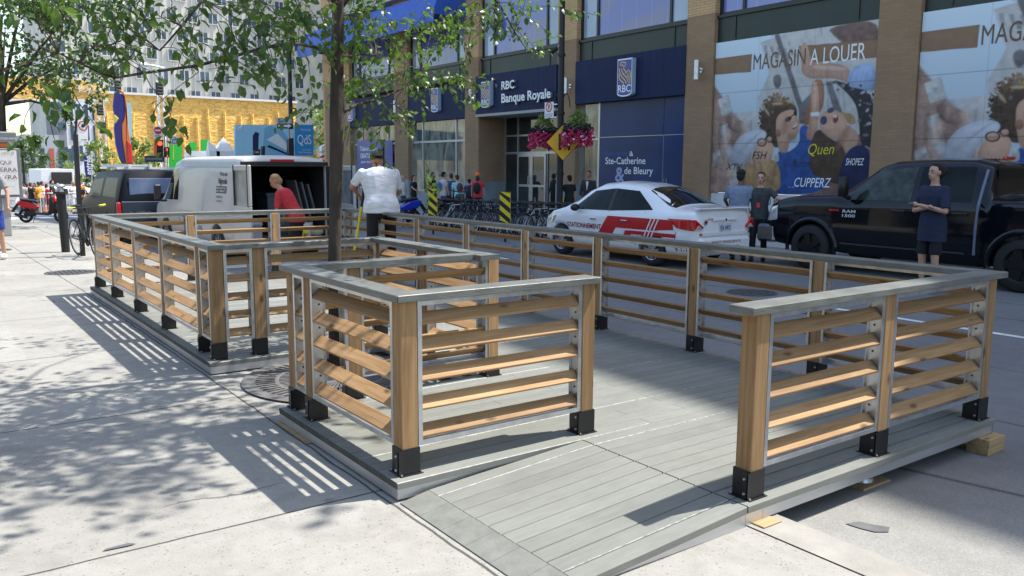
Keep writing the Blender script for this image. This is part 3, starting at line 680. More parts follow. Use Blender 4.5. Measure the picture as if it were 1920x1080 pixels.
# entrance recess
RX = FX+1.13
wall('recess_wall', BRL, 28.41, 28.7, 1.051, 3.6, FX+.301, RX+.3); wall('plinth', GREY, 28.405, 28.7, BZ, 1.05, FX+.302, RX+.3)
wall('recess_wall', BRL, 23.2, 23.43, BZ, 3.6, FX+.301, RX+.3)
fr = MB(); yy = [Yx(p, 250, RX) for p in (946, 970, 1026, 1062)]; zt = on_x(972, 289, RX).z
for q in yy: fr.box(RX+.02, RX+.10, q-.03, q+.03, BZ+.2, 3.6)
fr.box(RX+.021, RX+.099, 23.4, 28.4, zt, zt+.09); fr.box(RX+.021, RX+.099, 23.4, 28.4, 2.85, 2.92)
fo = fr.build('window', FRAMEL, BK); MB().box(RX+.06, RX+.064, 23.43, 28.4, BZ+.2, 3.6).build('pane', GDARK, fo)
ya, yb_ = yy[1]-.03, yy[2]+.03; ymid = (ya+yb_)/2
for k, (q, r_) in enumerate(((ya-.01, ymid+.006), (ymid-.006, yb_+.01))):
    lo, hi = min(q, r_), max(q, r_); fr = MB(); z0 = BZ+.25; z1 = zt-.005; zm = (z0+z1)/2-.02
    fr.box(RX-.03, RX+.018, lo, lo+.09, z0, z1); fr.box(RX-.03, RX+.018, hi-.09, hi, z0, z1)
    for a, c in ((z0, z0+.14), (zm, zm+.09), (z1-.10, z1)): fr.box(RX-.029, RX+.017, lo+.09, hi-.09, a, c)
    d_ = fr.build('entrance_door', FRAMEL, BK)
    MB().box(RX-.005, RX-.001, lo+.09, hi-.09, z0+.14, z1-.1).build('pane', GDARK, d_)
    yh = ymid+(.12 if k == 0 else -.12); MB().tube([(RX-.03, yh, zm+.1), (RX-.09, yh, zm+.1), (RX-.09, yh, zm+.42), (RX-.03, yh, zm+.42)], .012).build('handle', GALV, d_)
MB().box(FX+.31, RX+3, 23.0, 28.8, 3.72, 3.76).build('recess_ceiling', GREEN, BK)
# beyond: blue arched awning over the far-left upper windows
AW = pmat('blue_awning', (.02, .09, .42), .55, var=.15, scale=2)
mb = MB(); rings = []
for k in range(9):
    a = k/8*math.pi*.5; rings.append([Vector((FX-.14-1.5*math.sin(a), yy_, 7.55+1.25*math.cos(a))) for yy_ in (29.3, 43.3)])
for r0, r1 in zip(rings[:-1], rings[1:]): mb.face([r0[0], r0[1], r1[1], r1[0]])
for yy_ in (29.3, 43.3): mb.face([(FX-.14, yy_, 7.55)]+[tuple(r[0 if yy_ < 30 else 1]) for r in rings])
mb.box(FX-1.66, FX-1.62, 29.3, 43.3, 7.2, 7.56); mb.build('awning', AW, BK)
wall('balcony', flat('beige_stone', (.45, .42, .38), .8), 29.5, 43.2, 9.0, 9.5, FX-.6, FX+.02)
# billboards ----------------------------------------------------
AC = dict(sky=(.50, .60, .68), bld=(.56, .54, .52), bldd=(.17, .15, .16), brown=(.28, .165, .095), street=(.36, .23, .18), streetd=(.20, .12, .10), card=(.5, .5, .48), hair=(.075, .045, .03), gold=(.42, .26, .13), skin=(.56, .33, .23), skind=(.36, .17, .10), blue=(.03, .085, .30), sleeve=(.36, .46, .68), camo=(.035, .03, .035), camol=(.25, .24, .26), navy=(.012, .02, .075), red=(.22, .05, .045), teeth=(.72, .70, .66), lens=(.06, .07, .20), beanie=(.50, .51, .55), blond=(.42, .25, .12), dark=(.03, .02, .02), white=(.78, .78, .76), yel=(.55, .50, .02), ink=(.02, .02, .02))
AM = {k: pmat('print_'+k, v, .55, var=.22 if k not in ('white', 'ink', 'yel') else .05, scale=3.2, bump=0, detail=6) for k, v in AC.items()}
AK = list(AC)
def chaikin(p, it=2):
    for _ in range(it): p = [q for a, b in zip(p, p[1:]+p[:1]) for q in ((a[0]*.75+b[0]*.25, a[1]*.75+b[1]*.25), (a[0]*.25+b[0]*.75, a[1]*.25+b[1]*.75))]
    return p
def ellp(cx, cy, rx, ry, rot=0, n=18, wob=0):
    o = []
    for k in range(n):
        a = 2*math.pi*k/n; s_ = 1+wob*rnd.uniform(-1, 1); x, y = rx*math.cos(a)*s_, ry*math.sin(a)*s_
        o.append((cx+x*math.cos(rot)-y*math.sin(rot), cy+x*math.sin(rot)+y*math.cos(rot)))
    return o
ART = [
 ('bld', 0, [(310, 70), (500, 0), (1090, -90), (1075, 660), (300, 660), (292, 430), (340, 330), (365, 270)]),
 ('bldd', 0, [(400, 20), (430, 10), (600, 520), (575, 560)]), ('bldd', 1, [(385, 290), (440, 270), (450, 350), (405, 380)]), ('bldd', 0, [(560, 480), (640, 400), (650, 600), (560, 600)]), ('bldd', 0, [(735, 330), (770, 320), (850, 540), (800, 560)]),
 ('streetd', 1, [(740, -30), (1090, -95), (1080, 150), (900, 120), (790, 30)]),
 ('street', 0, [(0, 340), (60, 420), (150, 560), (205, 590), (250, 720), (250, 1060), (-20, 1060), (-5, 380)]),
 ('bld', 0, [(150, 530), (330, 505), (330, 650), (215, 650), (200, 590)]), ('card', 0, [(30, 445), (100, 408), (128, 520), (58, 548)]), ('streetd', 1, [(70, 560), (120, 540), (130, 600), (190, 600), (210, 650), (120, 660)]),
 ('bld', 0, [(40, 620), (90, 600), (150, 900), (190, 1050), (120, 1050)]), ('card', 0, [(0, 790), (40, 770), (65, 850), (0, 880)]),
 ('streetd', 0, [(200, 900), (1045, 640), (1035, 1060), (190, 1060)]),
 ('brown', 0, [(14, 176), (255, 146), (247, 262), (5, 281)]), ('brown', 0, [(556, 93), (1080, 52), (1078, 168), (600, 205)]),
 ('camo', 1, [(760, 300), (900, 350), (1062, 400), (1035, 790), (960, 760), (950, 520), (900, 420)]),
 ('hair', 2, ellp(430, 590, 118, 165, .1, 26, .10)), ('gold', 2, ellp(452, 452, 62, 22, .1, 20, .2)), ('hair', 2, ellp(455, 560, 80, 60, 0, 18, .1)),
 ('skin', 2, [(410, 560), (450, 520), (530, 500), (545, 560), (562, 600), (560, 650), (530, 700), (500, 715), (490, 770), (470, 815), (430, 790), (410, 660)]), ('skind', 2, ellp(425, 660, 18, 26)),
 ('blue', 1, [(420, 770), (470, 800), (570, 730), (560, 620), (620, 600), (700, 760), (800, 900), (720, 1060), (320, 1060), (350, 930), (410, 860)]),
 ('skind', 2, [(575, 590), (640, 430), (650, 310), (725, 310), (728, 470), (690, 540), (620, 620)]), ('skin', 2, [(600, 690), (640, 540), (640, 330), (685, 320), (695, 540), (670, 700), (630, 710)]),
 ('skin', 2, [(575, 190), (568, 120), (590, 55), (620, 90), (640, 200), (730, 200), (900, 222), (895, 345), (800, 300), (640, 310), (580, 280)]),
 ('sleeve', 1, [(878, 270), (940, 220), (1015, 198), (1064, 240), (1060, 405), (960, 370), (875, 360)]),
 ('white', 0, [(635, 528), (692, 522), (692, 550), (637, 552)]),
 ('hair', 2, [(690, 620), (770, 700), (850, 740), (890, 900), (860, 1010), (700, 960), (620, 900), (640, 700)]),
 ('gold', 2, [(800, 520), (900, 530), (930, 560), (930, 610), (860, 590)]), ('skin', 2, [(690, 590), (700, 540), (760, 500), (830, 520), (872, 570), (870, 620), (940, 640), (955, 730), (870, 810), (840, 720), (790, 705), (740, 680), (700, 640)]),
 ('navy', 1, [(850, 800), (950, 725), (1032, 770), (1025, 1060), (800, 1060)]),
 ('dark', 2, ellp(722, 578, 22, 29, .2)), ('lens', 2, ellp(722, 578, 18, 25, .2)), ('dark', 2, ellp(768, 512, 25, 16, -.5)), ('lens', 2, ellp(768, 512, 21, 13, -.5)), ('red', 2, ellp(800, 572, 17, 26, .35)), ('teeth', 2, ellp(797, 552, 14, 7, .5)),
 ('dark', 2, ellp(490, 570, 25, 15, -.55)), ('dark', 2, ellp(536, 533, 11, 16, -.2)), ('dark', 2, [(505, 552), (530, 532), (532, 538), (508, 560)]), ('skind', 2, ellp(548, 580, 9, 18, -.3)), ('red', 2, ellp(534, 620, 22, 11, -.6)), ('teeth', 2, ellp(533, 615, 18, 6, -.6)),
 ('beanie', 2, [(110, 850), (130, 740), (190, 665), (280, 632), (345, 645), (350, 690), (270, 745), (220, 860), (160, 890)]),
 ('skin', 2, [(265, 750), (345, 690), (400, 740), (390, 800), (375, 860), (320, 900), (250, 890)]), ('blond', 1, [(220, 840), (270, 880), (330, 850), (400, 830), (440, 900), (440, 1060), (200, 1060)]), ('skind', 1, [(280, 830), (330, 860), (340, 1060), (290, 1060)]),
 ('dark', 2, ellp(318, 722, 32, 28)), ('skin', 2, ellp(318, 722, 25, 21)), ('dark', 2, ellp(368, 700, 22, 22)), ('skin', 2, ellp(368, 700, 16, 16)), ('card', 1, [(390, 770), (430, 790), (430, 850), (400, 850)]),
]
import numpy as np
def raster_print():
    """the printed picture: shapes with soft edges, grain and tone, stored as colours on a fine grid"""
    rs = np.random.RandomState(3); ny_, nz_ = 250, 212; y0, y1, zb, zt = 16.40, 11.47, .95, 5.12
    Yg, Zg = np.meshgrid(np.linspace(y0, y1, ny_), np.linspace(zb, zt, nz_))
    dx, dy_, dz = FX, Yg, Zg-CAMZ
    w_ = dx*FW.x+dy_*FW.y+dz*FW.z; U = ((960+FPX*(dx*RT.x+dy_*RT.y+dz*RT.z)/w_)-1340)*3.484; V = ((540-FPX*(dx*UP.x+dy_*UP.y+dz*UP.z)/w_)-60)*3.484
    def vn(sc, seed):
        g = np.random.RandomState(seed).rand(140, 140); a = (U+120)/sc % 138; b = (V+220)/sc % 138; i = a.astype(int); j = b.astype(int); fa = a-i; fb = b-j; fa = fa*fa*(3-2*fa); fb = fb*fb*(3-2*fb)
        return (g[j, i]*(1-fa)+g[j, i+1]*fa)*(1-fb)+(g[j+1, i]*(1-fa)+g[j+1, i+1]*fa)*fb
    n1, n2, n3 = vn(90, 1), vn(28, 2), vn(9, 4)
    sky_ = np.array([.60, .70, .78]); C = np.zeros(U.shape+(3,)); C[:] = sky_; C *= (1.15-.0005*np.clip(V, 0, 700))[..., None]
    def shape(pts, col, soft=4, shade=.25, grain=.15, alpha=1.0):
        pu = np.array([p[0] for p in pts], float); pv = np.array([p[1] for p in pts], float)
        m_ = (U > pu.min()-3*soft) & (U < pu.max()+3*soft) & (V > pv.min()-3*soft) & (V < pv.max()+3*soft)
        if not m_.any(): return
        u, v = U[m_], V[m_]; d = np.full(u.shape, 1e9); ins = np.zeros(u.shape, bool)
        for a, b, c, e in zip(pu, pv, np.roll(pu, -1), np.roll(pv, -1)):
            ex, ey = c-a, e-b; l = ex*ex+ey*ey+1e-9; tt = np.clip(((u-a)*ex+(v-b)*ey)/l, 0, 1); d = np.minimum(d, np.hypot(u-a-tt*ex, v-b-tt*ey))
            cr_ = ((b > v) != (e > v)) & (u < (c-a)*(v-b)/((e-b) if e != b else 1e-9)+a); ins ^= cr_
        sd_ = np.where(ins, d, -d); al = np.clip((sd_+soft)/(2*soft), 0, 1)*alpha; al = al*al*(3-2*al) if alpha == 1 else al
        h = max(pv.max()-pv.min(), 1); f = 1+shade*((pv.mean()-v)/h)*1.2+grain*(n2[m_]-.5)*2+grain*.6*(n3[m_]-.5)*2+shade*.6*(n1[m_]-.5)
        edge = 1-.35*shade*np.clip(1-d/30, 0, 1); cc = np.array(col)[None, :]*(f*edge)[:, None]
        C[m_] = C[m_]*(1-al[:, None])+cc*al[:, None]
    SOFT = dict(bld=7, bldd=7, street=10, streetd=9, card=4, brown=1.5, white=2, lens=2, teeth=2, red=3, dark=2.5)
    for ai, (c, sm, pts) in enumerate(ART):
        if ai == 18:
            for _ in range(60):                                                             # blurred street, windows, people
                uu, vv = rs.uniform(-10, 250), rs.uniform(600, 1040); shape(ellp(uu, vv, rs.uniform(5, 26), rs.uniform(20, 80), rs.uniform(-.3, .3), 10), np.array([.42, .28, .22])*rs.uniform(.4, 1.6), 10, .2, .2, .55)
            for _ in range(26):
                uu, vv = rs.uniform(380, 900), rs.uniform(-20, 560); 
                if uu < 600 or vv < 40: shape(ellp(uu, vv, rs.uniform(6, 14), rs.uniform(14, 30), -.2, 8), np.array([.14, .13, .14])*rs.uniform(.6, 2), 7, .1, .2, .6)
        p = chaikin(list(pts), 2) if sm else pts
        shape(p, AC[c], SOFT.get(c, 4), .10 if c in ('brown', 'white') else .45 if c in ('skin', 'skind', 'blue', 'sleeve', 'beanie', 'navy') else .25, .05 if c in ('brown', 'white') else .10 if c.startswith('skin') or c in ('bld', 'sleeve', 'beanie') else .24)
        if c == 'gold' and len(pts) == 20:      # curls
            for _ in range(420):
                a = rs.uniform(0, 6.28); r = rs.uniform(.45, 1.08)**.7; uu, vv = 420+118*r*math.cos(a), 575+165*r*math.sin(a)
                if uu > 455 and 520 < vv < 760: continue
                top_ = min(1, max(0, 1-(vv-425)/95))*.75; tone = rs.uniform(.4, 1.5); col = np.array([.07, .042, .027])*(1-top_)*tone+np.array([.36, .215, .11])*top_*tone
                shape(ellp(uu, vv, rs.uniform(7, 15), rs.uniform(3, 6), rs.uniform(0, 3.1), 8), col, 3, .1, .2)
    for _ in range(90):                                                             # camouflage shirt
        uu, vv = rs.uniform(770, 1060), rs.uniform(320, 770)
        if (vv < 380 and uu < 950) or uu > 950: shape(ellp(uu, vv, rs.uniform(6, 20), rs.uniform(4, 12), rs.uniform(0, 3), 8), np.array([.3, .3, .33])*rs.choice([.1, .5, 1.2]), 4, 0, .3)
    for q in (0, 1, 2, 3): shape(ellp(300+30*q, 960, 10, 110, .1*q-.1, 10), np.array([.55, .36, .18])*(1-.2*q), 10, .2, .3, .7)      # blond strands
    for uu, vv, a in ((420, 470, 0), (500, 455, .3), (350, 520, 1)): shape(ellp(uu, vv, 34, 7, a, 10), [.62, .45, .26], 6, 0, .3, .7)
    shape(ellp(470, 610, 20, 60, .2, 12), [.30, .15, .09], 14, 0, .1, .6); shape(ellp(545, 590, 10, 34, .1, 10), [.72, .45, .32], 7, 0, .1, .6)
    shape(ellp(850, 690, 26, 90, .5, 12), [.30, .14, .09], 14, 0, .1, .55); shape(ellp(765, 610, 24, 30, .4, 12), [.66, .40, .28], 9, 0, .1, .5); shape(ellp(665, 430, 9, 100, .05, 10), [.70, .48, .36], 6, 0, .1, .5); shape(ellp(760, 235, 120, 14, .05, 12), [.75, .56, .48], 8, 0, .1, .5)
    for q in range(9): a = 700+q*34; shape([(a, 250+q*4), (a+9, 250+q*4), (a+30, 520), (a+16, 520)], [.20, .19, .20], 5, 0, .2, .35) if a < 860 else None
    for q in range(5): shape([(330+q*42, 90+q*6), (348+q*42, 88+q*6), (360+q*42, 150), (342+q*42, 152)], [.22, .22, .25], 3, 0, .2, .6)
    shape(ellp(520, 690, 34, 30, -.3, 12), [.20, .10, .06], 16, 0, .15, .55)
    for q in range(7): shape(ellp(150+q*22, 800-q*20, 4, 60, .5+.05*q, 8), [.38, .38, .42], 4, 0, .1, .5)
    for q in range(5): shape(ellp(900+q*34, 300, 3, 50, .3, 8), [.22, .30, .50], 4, 0, .1, .5)
    for q in range(4): shape([(575+q*13, 180), (572+q*12, 80+abs(q-1.5)*14), (582+q*12, 72+abs(q-1.5)*14), (588+q*12, 180)], [.60, .36, .27], 3, .3, .1)
    for vv in (140, 300, 632, 860):
        pass
    seam = np.minimum(np.abs(Zg-2.32), np.abs(Zg-3.72)); C *= np.where(seam < .012, .55, 1)[..., None]; seamv = np.minimum(np.abs(Yg-14.9), np.abs(Yg-13.2)); C *= np.where(seamv < .009, .8, 1)[..., None]
    C = np.clip(C*.88, .003, .85)
    me = bpy.data.meshes.new('poster'); P = np.stack([np.zeros_like(Yg), Yg, Zg], -1).reshape(-1, 3); I = np.arange(ny_*nz_).reshape(nz_, ny_)
    Fc = np.stack([I[:-1, :-1], I[1:, :-1], I[1:, 1:], I[:-1, 1:]], -1).reshape(-1, 4); me.from_pydata(P.tolist(), [], Fc.tolist())
    ca = me.color_attributes.new('ink', 'FLOAT_COLOR', 'POINT'); ca.data.foreach_set('color', np.concatenate([C, np.ones(C.shape[:2]+(1,))], -1).astype(np.float32).ravel())
    m_, t_, b_ = nodes('printed_picture'); at = N(t_, 'ShaderNodeAttribute'); at.attribute_name = 'ink'; t_.links.new(at.outputs['Color'], b_.inputs['Base Color']); b_.inputs['Roughness'].default_value = .4; b_.inputs['Specular IOR Level'].default_value = .3
    me.materials.append(m_); return me
PRINT = raster_print()
def billboard(dy, label, tags):
    t = thing('billboard', label, 'billboard', (FX, 14+dy, 3), group=None)
    X0 = FX-.06; y0, y1 = 16.40+dy, 11.47+dy; zb, ztp = .95, 5.12
    mb = MB(); mb.box(X0, FX+.1, y1, y0, zb, ztp); mb.m = [0]*6
    L_ = 0
    def W(u, v, lv):
        p = on_x(1340+u/3.484, 60+v/3.484, FX); return (X0-.0015-lv*.0012, min(max(p.y+dy, y1), y0), min(max(p.z, zb), ztp))
    mb.build('backing', AM['bldd'], t)
    k = len(ART)
    o = bpy.data.objects.new('poster', PRINT); COL.objects.link(o); o.parent = t; o.location = (X0-.004-t.location.x, dy-t.location.y, -t.location.z)
    # lettering
    def ln(body, u0, v0, u1, vt, mat, bold=0, shear=0):
        bold = 0; mb = MB(); O = W(u0, v0, 0); vs, fs = text2d(body, 1, bold, 1, 'LEFT', shear); a = min(v[0] for v in vs); b = max(v[0] for v in vs)
        yl, yr = O[1], W(u1, v0, 0)[1]; h = W(u0, vt, 0)[2]-O[2]; Xq = X0-.010
        mb.add([(Xq, yl-(x-a)/(b-a)*(yl-yr), O[2]+y*h/.7) for x, y in vs], fs); mb.build('lettering', mat, t)
    ln('MAGASIN', 262, 250, 600, 148, pmat('print_letter', (.15, .085, .05), .55, var=.05), .014); ln('A LOUER', 632, 218, 992, 112, AM['white'], .006)
    for (body, u0, v0, u1, vt, mt) in tags: ln(body, u0, v0, u1, vt, AM[mt], .0, .25)
    mb = MB(); mb.box(FX-.04, FX+.12, y1, y0, .28, .93); st = mb.build('strip', pmat('white_strip', (.55, .56, .57), .6, var=.1, scale=3), t)
    mb = MB(); yl = y0-1.35; vs, fs = text2d('A 4200 PI', .30, .004); mb.add([(FX-.043, yl-x*.85, .66+y) for x, y in vs], fs); mb.build('lettering', AM['ink'], t)
    return t
billboard(0, 'poster wall of a curly haired man and laughing woman behind the two parking officers', (('Quen', 620, 800, 790, 730, 'yel'), ('SHOPEZ', 865, 870, 985, 825, 'white'), ('CUPPERZ', 530, 1010, 770, 950, 'white'), ('Roter', 520, 880, 640, 830, 'ink'), ('FSH', 255, 830, 350, 780, 'ink'), ('XTV', 85, 900, 190, 860, 'ink'), ('_ _', 490, 1010, 530, 990, 'white')))
billboard(-5.965, 'right hand copy of the rental poster cut off by the picture edge', (('SNAKES', 270, 900, 400, 830, 'ink'), ('UMVU', 120, 880, 260, 840, 'ink')))
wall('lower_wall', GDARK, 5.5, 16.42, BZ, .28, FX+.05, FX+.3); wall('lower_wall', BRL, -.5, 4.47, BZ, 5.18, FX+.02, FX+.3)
for b0, b1 in ((5.5, 10.45), (11.46, 16.42)): wall('lower_wall', GREEN, b0, b1, 5.12, 5.18, FX+.02, FX+.3)
# wall lamps
def wall_lamp(y, z, label):
    t = thing('wall_lamp', label, 'wall lamp', (FX-.14, y, z), group='metal cylinder lamps on the brick pillars')
    MB().cyl((-.20, 0, -.27), (-.20, 0, .27), .075, n=18).build('cylinder', GALV, t, world=False, smooth=False)
    mb = MB(); mb.cyl((-.13, 0, 0), (0, 0, 0), .03, n=10); mb.cyl((-.02, 0, 0), (0, 0, 0), .07, n=16); mb.build('mount', GALV, t, world=False)
for px, py, lb in ((1308, 131, 'silver cylinder lamp on the pillar left of the woman and man poster'), (1062.5, 161, 'silver cylinder lamp on the pillar beside the street lamp post'), (884, 181, 'silver cylinder lamp on the pillar left of the bank entrance'), (742, 200, 'silver cylinder lamp half hidden by leaves above the white shirted worker')):
    p = on_x(px, py, FX-.3); wall_lamp(p.y, p.z, lb)
# shield signs
SHB = flat('shield_blue', (.012, .03, .28), .3); YEL = flat('lion_yellow', (.75, .48, .04), .45)
def shield(y, z, hgt, label, X=FX-.16):
    t = thing('shield_sign', label, 'sign', (X, y, z), group='blue shield signs of the bank')
    w_ = hgt*.56; dp = .16
    def out(s_, k): 
        W_, H_ = w_/2*s_, hgt/2; pts = [(-W_, H_*s_), (W_, H_*s_)]
        for q in range(9): a = q/8*math.pi; pts.append((W_*math.cos(a), -H_*.80*s_-H_*.18*math.sin(a)*s_))
        return pts
    MB().prism([(-.0, -a, b) for a, b in out(1, 0)], (-dp, 0, 0)).build('case', flat('sign_case', (.33, .42, .52), .4), t, world=False)
    MB().prism([(-dp-.001, -a, b) for a, b in out(1, 0)], (-.004, 0, 0)).build('border', WHITE, t, world=False)
    MB().prism([(-dp-.0055, -a, b) for a, b in out(.93, 0)], (-.002, 0, 0)).build('face', SHB, t, world=False)
    x_ = -dp-.009; mb = MB(); k = hgt
    def st(pts, r):
        for a, b in zip(pts[:-1], pts[1:]):
            dx, dz = b[0]-a[0], b[1]-a[1]; l = math.hypot(dx, dz) or 1; nx, nz = -dz/l*r, dx/l*r
            mb.face([(x_, -(a[0]+nx)*k, (a[1]+nz)*k), (x_, -(b[0]+nx)*k, (b[1]+nz)*k), (x_, -(b[0]-nx)*k, (b[1]-nz)*k), (x_, -(a[0]-nx)*k, (a[1]-nz)*k)])
    st([(-.18, .38), (-.12, .42), (-.05, .40), (.03, .40), (.04, .31), (-.04, .30), (-.07, .34), (-.15, .33), (-.18, .38)], .013)
    st([(-.04, .30), (-.02, .22), (.04, .17), (.03, .10), (.10, .16), (.17, .19), (.22, .13), (.23, .02), (.20, -.10), (.22, -.14), (.14, -.13)], .014)
    st([(-.20, .26), (-.18, .14), (-.10, .03), (.02, -.06), (.08, -.16)], .016); st([(-.12, .24), (-.08, .14), (.0, .06), (.10, .0), (.12, -.10)], .016)
    st([(-.21, .12), (-.20, .0), (-.12, -.08), (-.04, -.12), (-.03, -.17)], .016); st([(.10, .12), (.12, .02), (.20, .02)], .010); st([(.17, .12), (.17, -.08)], .010)
    mb.build('lion_emblem', YEL, t, world=False)
    mb = MB(); vs, fs = text2d('RBC', hgt*.27, .01, 1, 'CENTER'); mb.add([(x_-.001, -a, b-hgt*.37) for a, b in vs], fs); mb.build('lettering', WHITE, t, world=False)
p = on_x(1172, 146, FX-.3); shield(p.y, p.z, 1.18, 'blue shield sign with gold lion on the navy band nearest the poster wall')
p = on_x(913, 178, FX-.3); shield(p.y, p.z, 1.0, 'blue shield sign with gold lion left of the Banque Royale letters', FX-.22)
p = on_x(813, 188, FX-.3); shield(p.y, p.z, 1.02, 'blue shield sign with gold lion half covered by leaves above the shop windows', FX-.10)
p = on_x(655, 209, FX-.3); shield(p.y, p.z, 1.0, 'blue shield sign just right of the tree trunk, the farthest one', FX-.10)
WS = thing('letter_sign', 'raised white letters reading RBC Banque Royale above the entrance', 'sign', (FX, 26, 4.4))
def raised(body, pxl, pyb, pxr, pyt, X=FX-.34):
    O = on_x(pxl, pyb, X); Q = on_x(pxr, pyb, X); T = on_x(pxl, pyt, X); vs, fs = text2d(body, 1, .022); x0 = min(v[0] for v in vs); x1 = max(v[0] for v in vs); k = (O.y-Q.y)/(x1-x0); h = (T.z-O.z)/.7
    mb = MB(); mb.add([(X, O.y-(x-x0)*k, O.z+y*h) for x, y in vs], fs)
    # side walls from boundary edges
    ec = {}
    for f in fs:
        for a, b in zip(f, f[1:]+f[:1]): ec[(a, b)] = 1
    mb.cur = 1
    for a, b in ec:
        if (b, a) not in ec:
            P = [(X, O.y-(vs[i][0]-x0)*k, O.z+vs[i][1]*h) for i in (a, b)]
            mb.face([P[0], P[1], (X+.10, P[1][1], P[1][2]), (X+.10, P[0][1], P[0][2])])
    mb.build('lettering', [WHITE, GALV], WS)
raised('RBC', 940, 168, 964, 153); raised('Banque Royale', 940, 192.5, 1032, 176)
MB().box(FX-.30, FX-.23, Yx(934.5)-.02, Yx(934.5)+.02, on_x(935, 197, FX).z, on_x(935, 150, FX).z).build('divider', GALV, WS)
# blue poster in the far shop window
TP = thing('window_poster', 'blue poster reading Télévirements GRATUITS in the shop window behind the white shirted worker', 'poster', (FX, 37, 1.5))
a, b = on_x(670, 264, FX+.04), on_x(719, 330, FX+.04); MB().box(FX+.03, FX+.05, b.y, a.y, .7, a.z).build('panel', flat('poster_blue', (.03, .06, .30), .3), TP)
a2, b2 = on_x(722, 264, FX+.04), on_x(737, 330, FX+.04); MB().box(FX+.03, FX+.05, b2.y, a2.y, .7, a2.z).build('panel', flat('poster_blue', (.03, .06, .30), .3), TP)
mb = MB(); X_ = FX+.024
for tx, l, bb, r, tp in (('Télévirements', 675, 283, 708, 275), ('GRATUITS', 676, 296.5, 701, 288), ('pour tous', 677, 305.5, 696, 301)): wtext(mb, X_, tx, l, bb, r, tp, .015)
mb.build('lettering', WHITE, TP)
# ================================================================ trees
def leafmat(name, col, tr=(.16, .30, .03)):
    m_ = bpy.data.materials.new(name); m_.use_nodes = True; t = m_.node_tree; L = t.links.new; b = t.nodes['Principled BSDF']; out = t.nodes['Material Output']
    g = N(t, 'ShaderNodeNewGeometry'); cr = N(t, 'ShaderNodeValToRGB'); e = cr.color_ramp.elements
    e[0].color = (col[0]*.55, col[1]*.6, col[2]*.6, 1); e[1].color = (col[0]*1.7, col[1]*1.5, col[2]*1.2, 1); e.new(.6).color = c4(col); L(g.outputs['Random Per Island'], cr.inputs[0])
    L(cr.outputs[0], b.inputs['Base Color']); b.inputs['Roughness'].default_value = .42; b.inputs['Specular IOR Level'].default_value = .55
    tl = N(t, 'ShaderNodeBsdfTranslucent'); tl.inputs[0].default_value = c4(tr); mx = N(t, 'ShaderNodeMixShader'); mx.inputs[0].default_value = .28
    L(b.outputs[0], mx.inputs[1]); L(tl.outputs[0], mx.inputs[2]); L(mx.outputs[0], out.inputs[0]); return m_
LEAF = leafmat('linden_leaf', (.036, .078, .018), (.20, .38, .04)); LEAF2 = leafmat('far_leaf', (.060, .10, .040)); LEAF3 = leafmat('young_leaf', (.16, .24, .05), (.3, .4, .08))
BARK = pmat('bark', (.055, .043, .034), .9, var=.5, scale=9, stretch=(1, 1, .35), bump=1.0, bscale=30)
TWIG = pmat('twig_bark', (.07, .055, .045), .8, var=.2)
def leaf(mb, p, d, n, L_, W_):
    d = d.normalized(); s = d.cross(n).normalized(); n = s.cross(d)
    dr = -.18*L_
    pts = [p, p+d*L_*.35+s*W_*.5+n*W_*.18, p+d*L_*.75+s*W_*.36+n*W_*.12+n*dr*.4, p+d*L_+n*dr, p+d*L_*.75-s*W_*.36+n*W_*.12+n*dr*.4, p+d*L_*.35-s*W_*.5+n*W_*.18, p+d*L_*.5]
    mb.add(pts, [(0, 1, 6), (1, 2, 6), (2, 3, 6), (3, 4, 6), (4, 5, 6), (5, 0, 6)])
def rv(r=rnd): return Vector((r.uniform(-1, 1), r.uniform(-1, 1), r.uniform(-1, 1)))
def sprig(lm, tm, p, d, n=9, step=.045, L_=.075, tw=.0022):
    """a twig with alternating drooping leaves"""
    d = d.normalized(); pts = [p.copy()]
    for i in range(n):
        d = (d+rv()*.22+Vector((0, 0, -.06))).normalized(); p = p+d*step*rnd.uniform(.7, 1.3); pts.append(p.copy())
        s = d.orthogonal(); s.rotate(Matrix.Rotation(rnd.uniform(0, 6.28), 3, d))
        ld = (s*.8+d*.5+Vector((0, 0, -.75))+rv()*.3); up = Vector((0, 0, 1))+rv()*.75
        l = L_*rnd.uniform(.65, 1.2); leaf(lm, p+s*.012, ld, up, l, l*.68)
    if tm: tm.tube(pts, [tw*1.3]+[tw]*(len(pts)-2)+[tw*.5], 4)
TR = thing('street_tree', 'young leafy street tree growing through the notch in the terrace', 'tree', (2.70, 6.12, 0))
trunk = MB(); crown = MB()
def P3(px, py, Y): return on_y(px, py, Y)
tp = [Vector((2.72, 6.12, -.01)), P3(627, 490, 6.12), P3(630, 350, 6.12), P3(632, 215, 6.12), P3(632, 150, 6.12), P3(633, 60, 6.12), P3(634, 0, 6.10)]
top = tp[-1]; tp += [top+Vector((.02, 0, .5)), top+Vector((.08, -.1, 1.1)), top+Vector((.05, -.15, 1.9)), top+Vector((.15, -.2, 2.8))]
rr_ = [.075, .050, .049, .058, .050, .046, .042, .036, .028, .02, .008]
trunk.tube(tp, rr_, 14)
def limb(pts, r0, r1, n=7):
    m_ = len(pts); trunk.tube(pts, [r0+(r1-r0)*i/(m_-1) for i in range(m_)], n)
    return pts
limbs = []
limbs.append(limb([P3(628, 122, 6.12), P3(612, 100, 6.05), P3(590, 88, 5.95), P3(560, 82, 5.85), P3(500, 88, 5.7), P3(430, 108, 5.5), P3(370, 123, 5.35), P3(320, 130, 5.2), P3(270, 137, 5.1), P3(215, 146, 5.0), P3(190, 138, 4.95), P3(150, 118, 4.9), P3(110, 100, 4.8)], .015, .004))
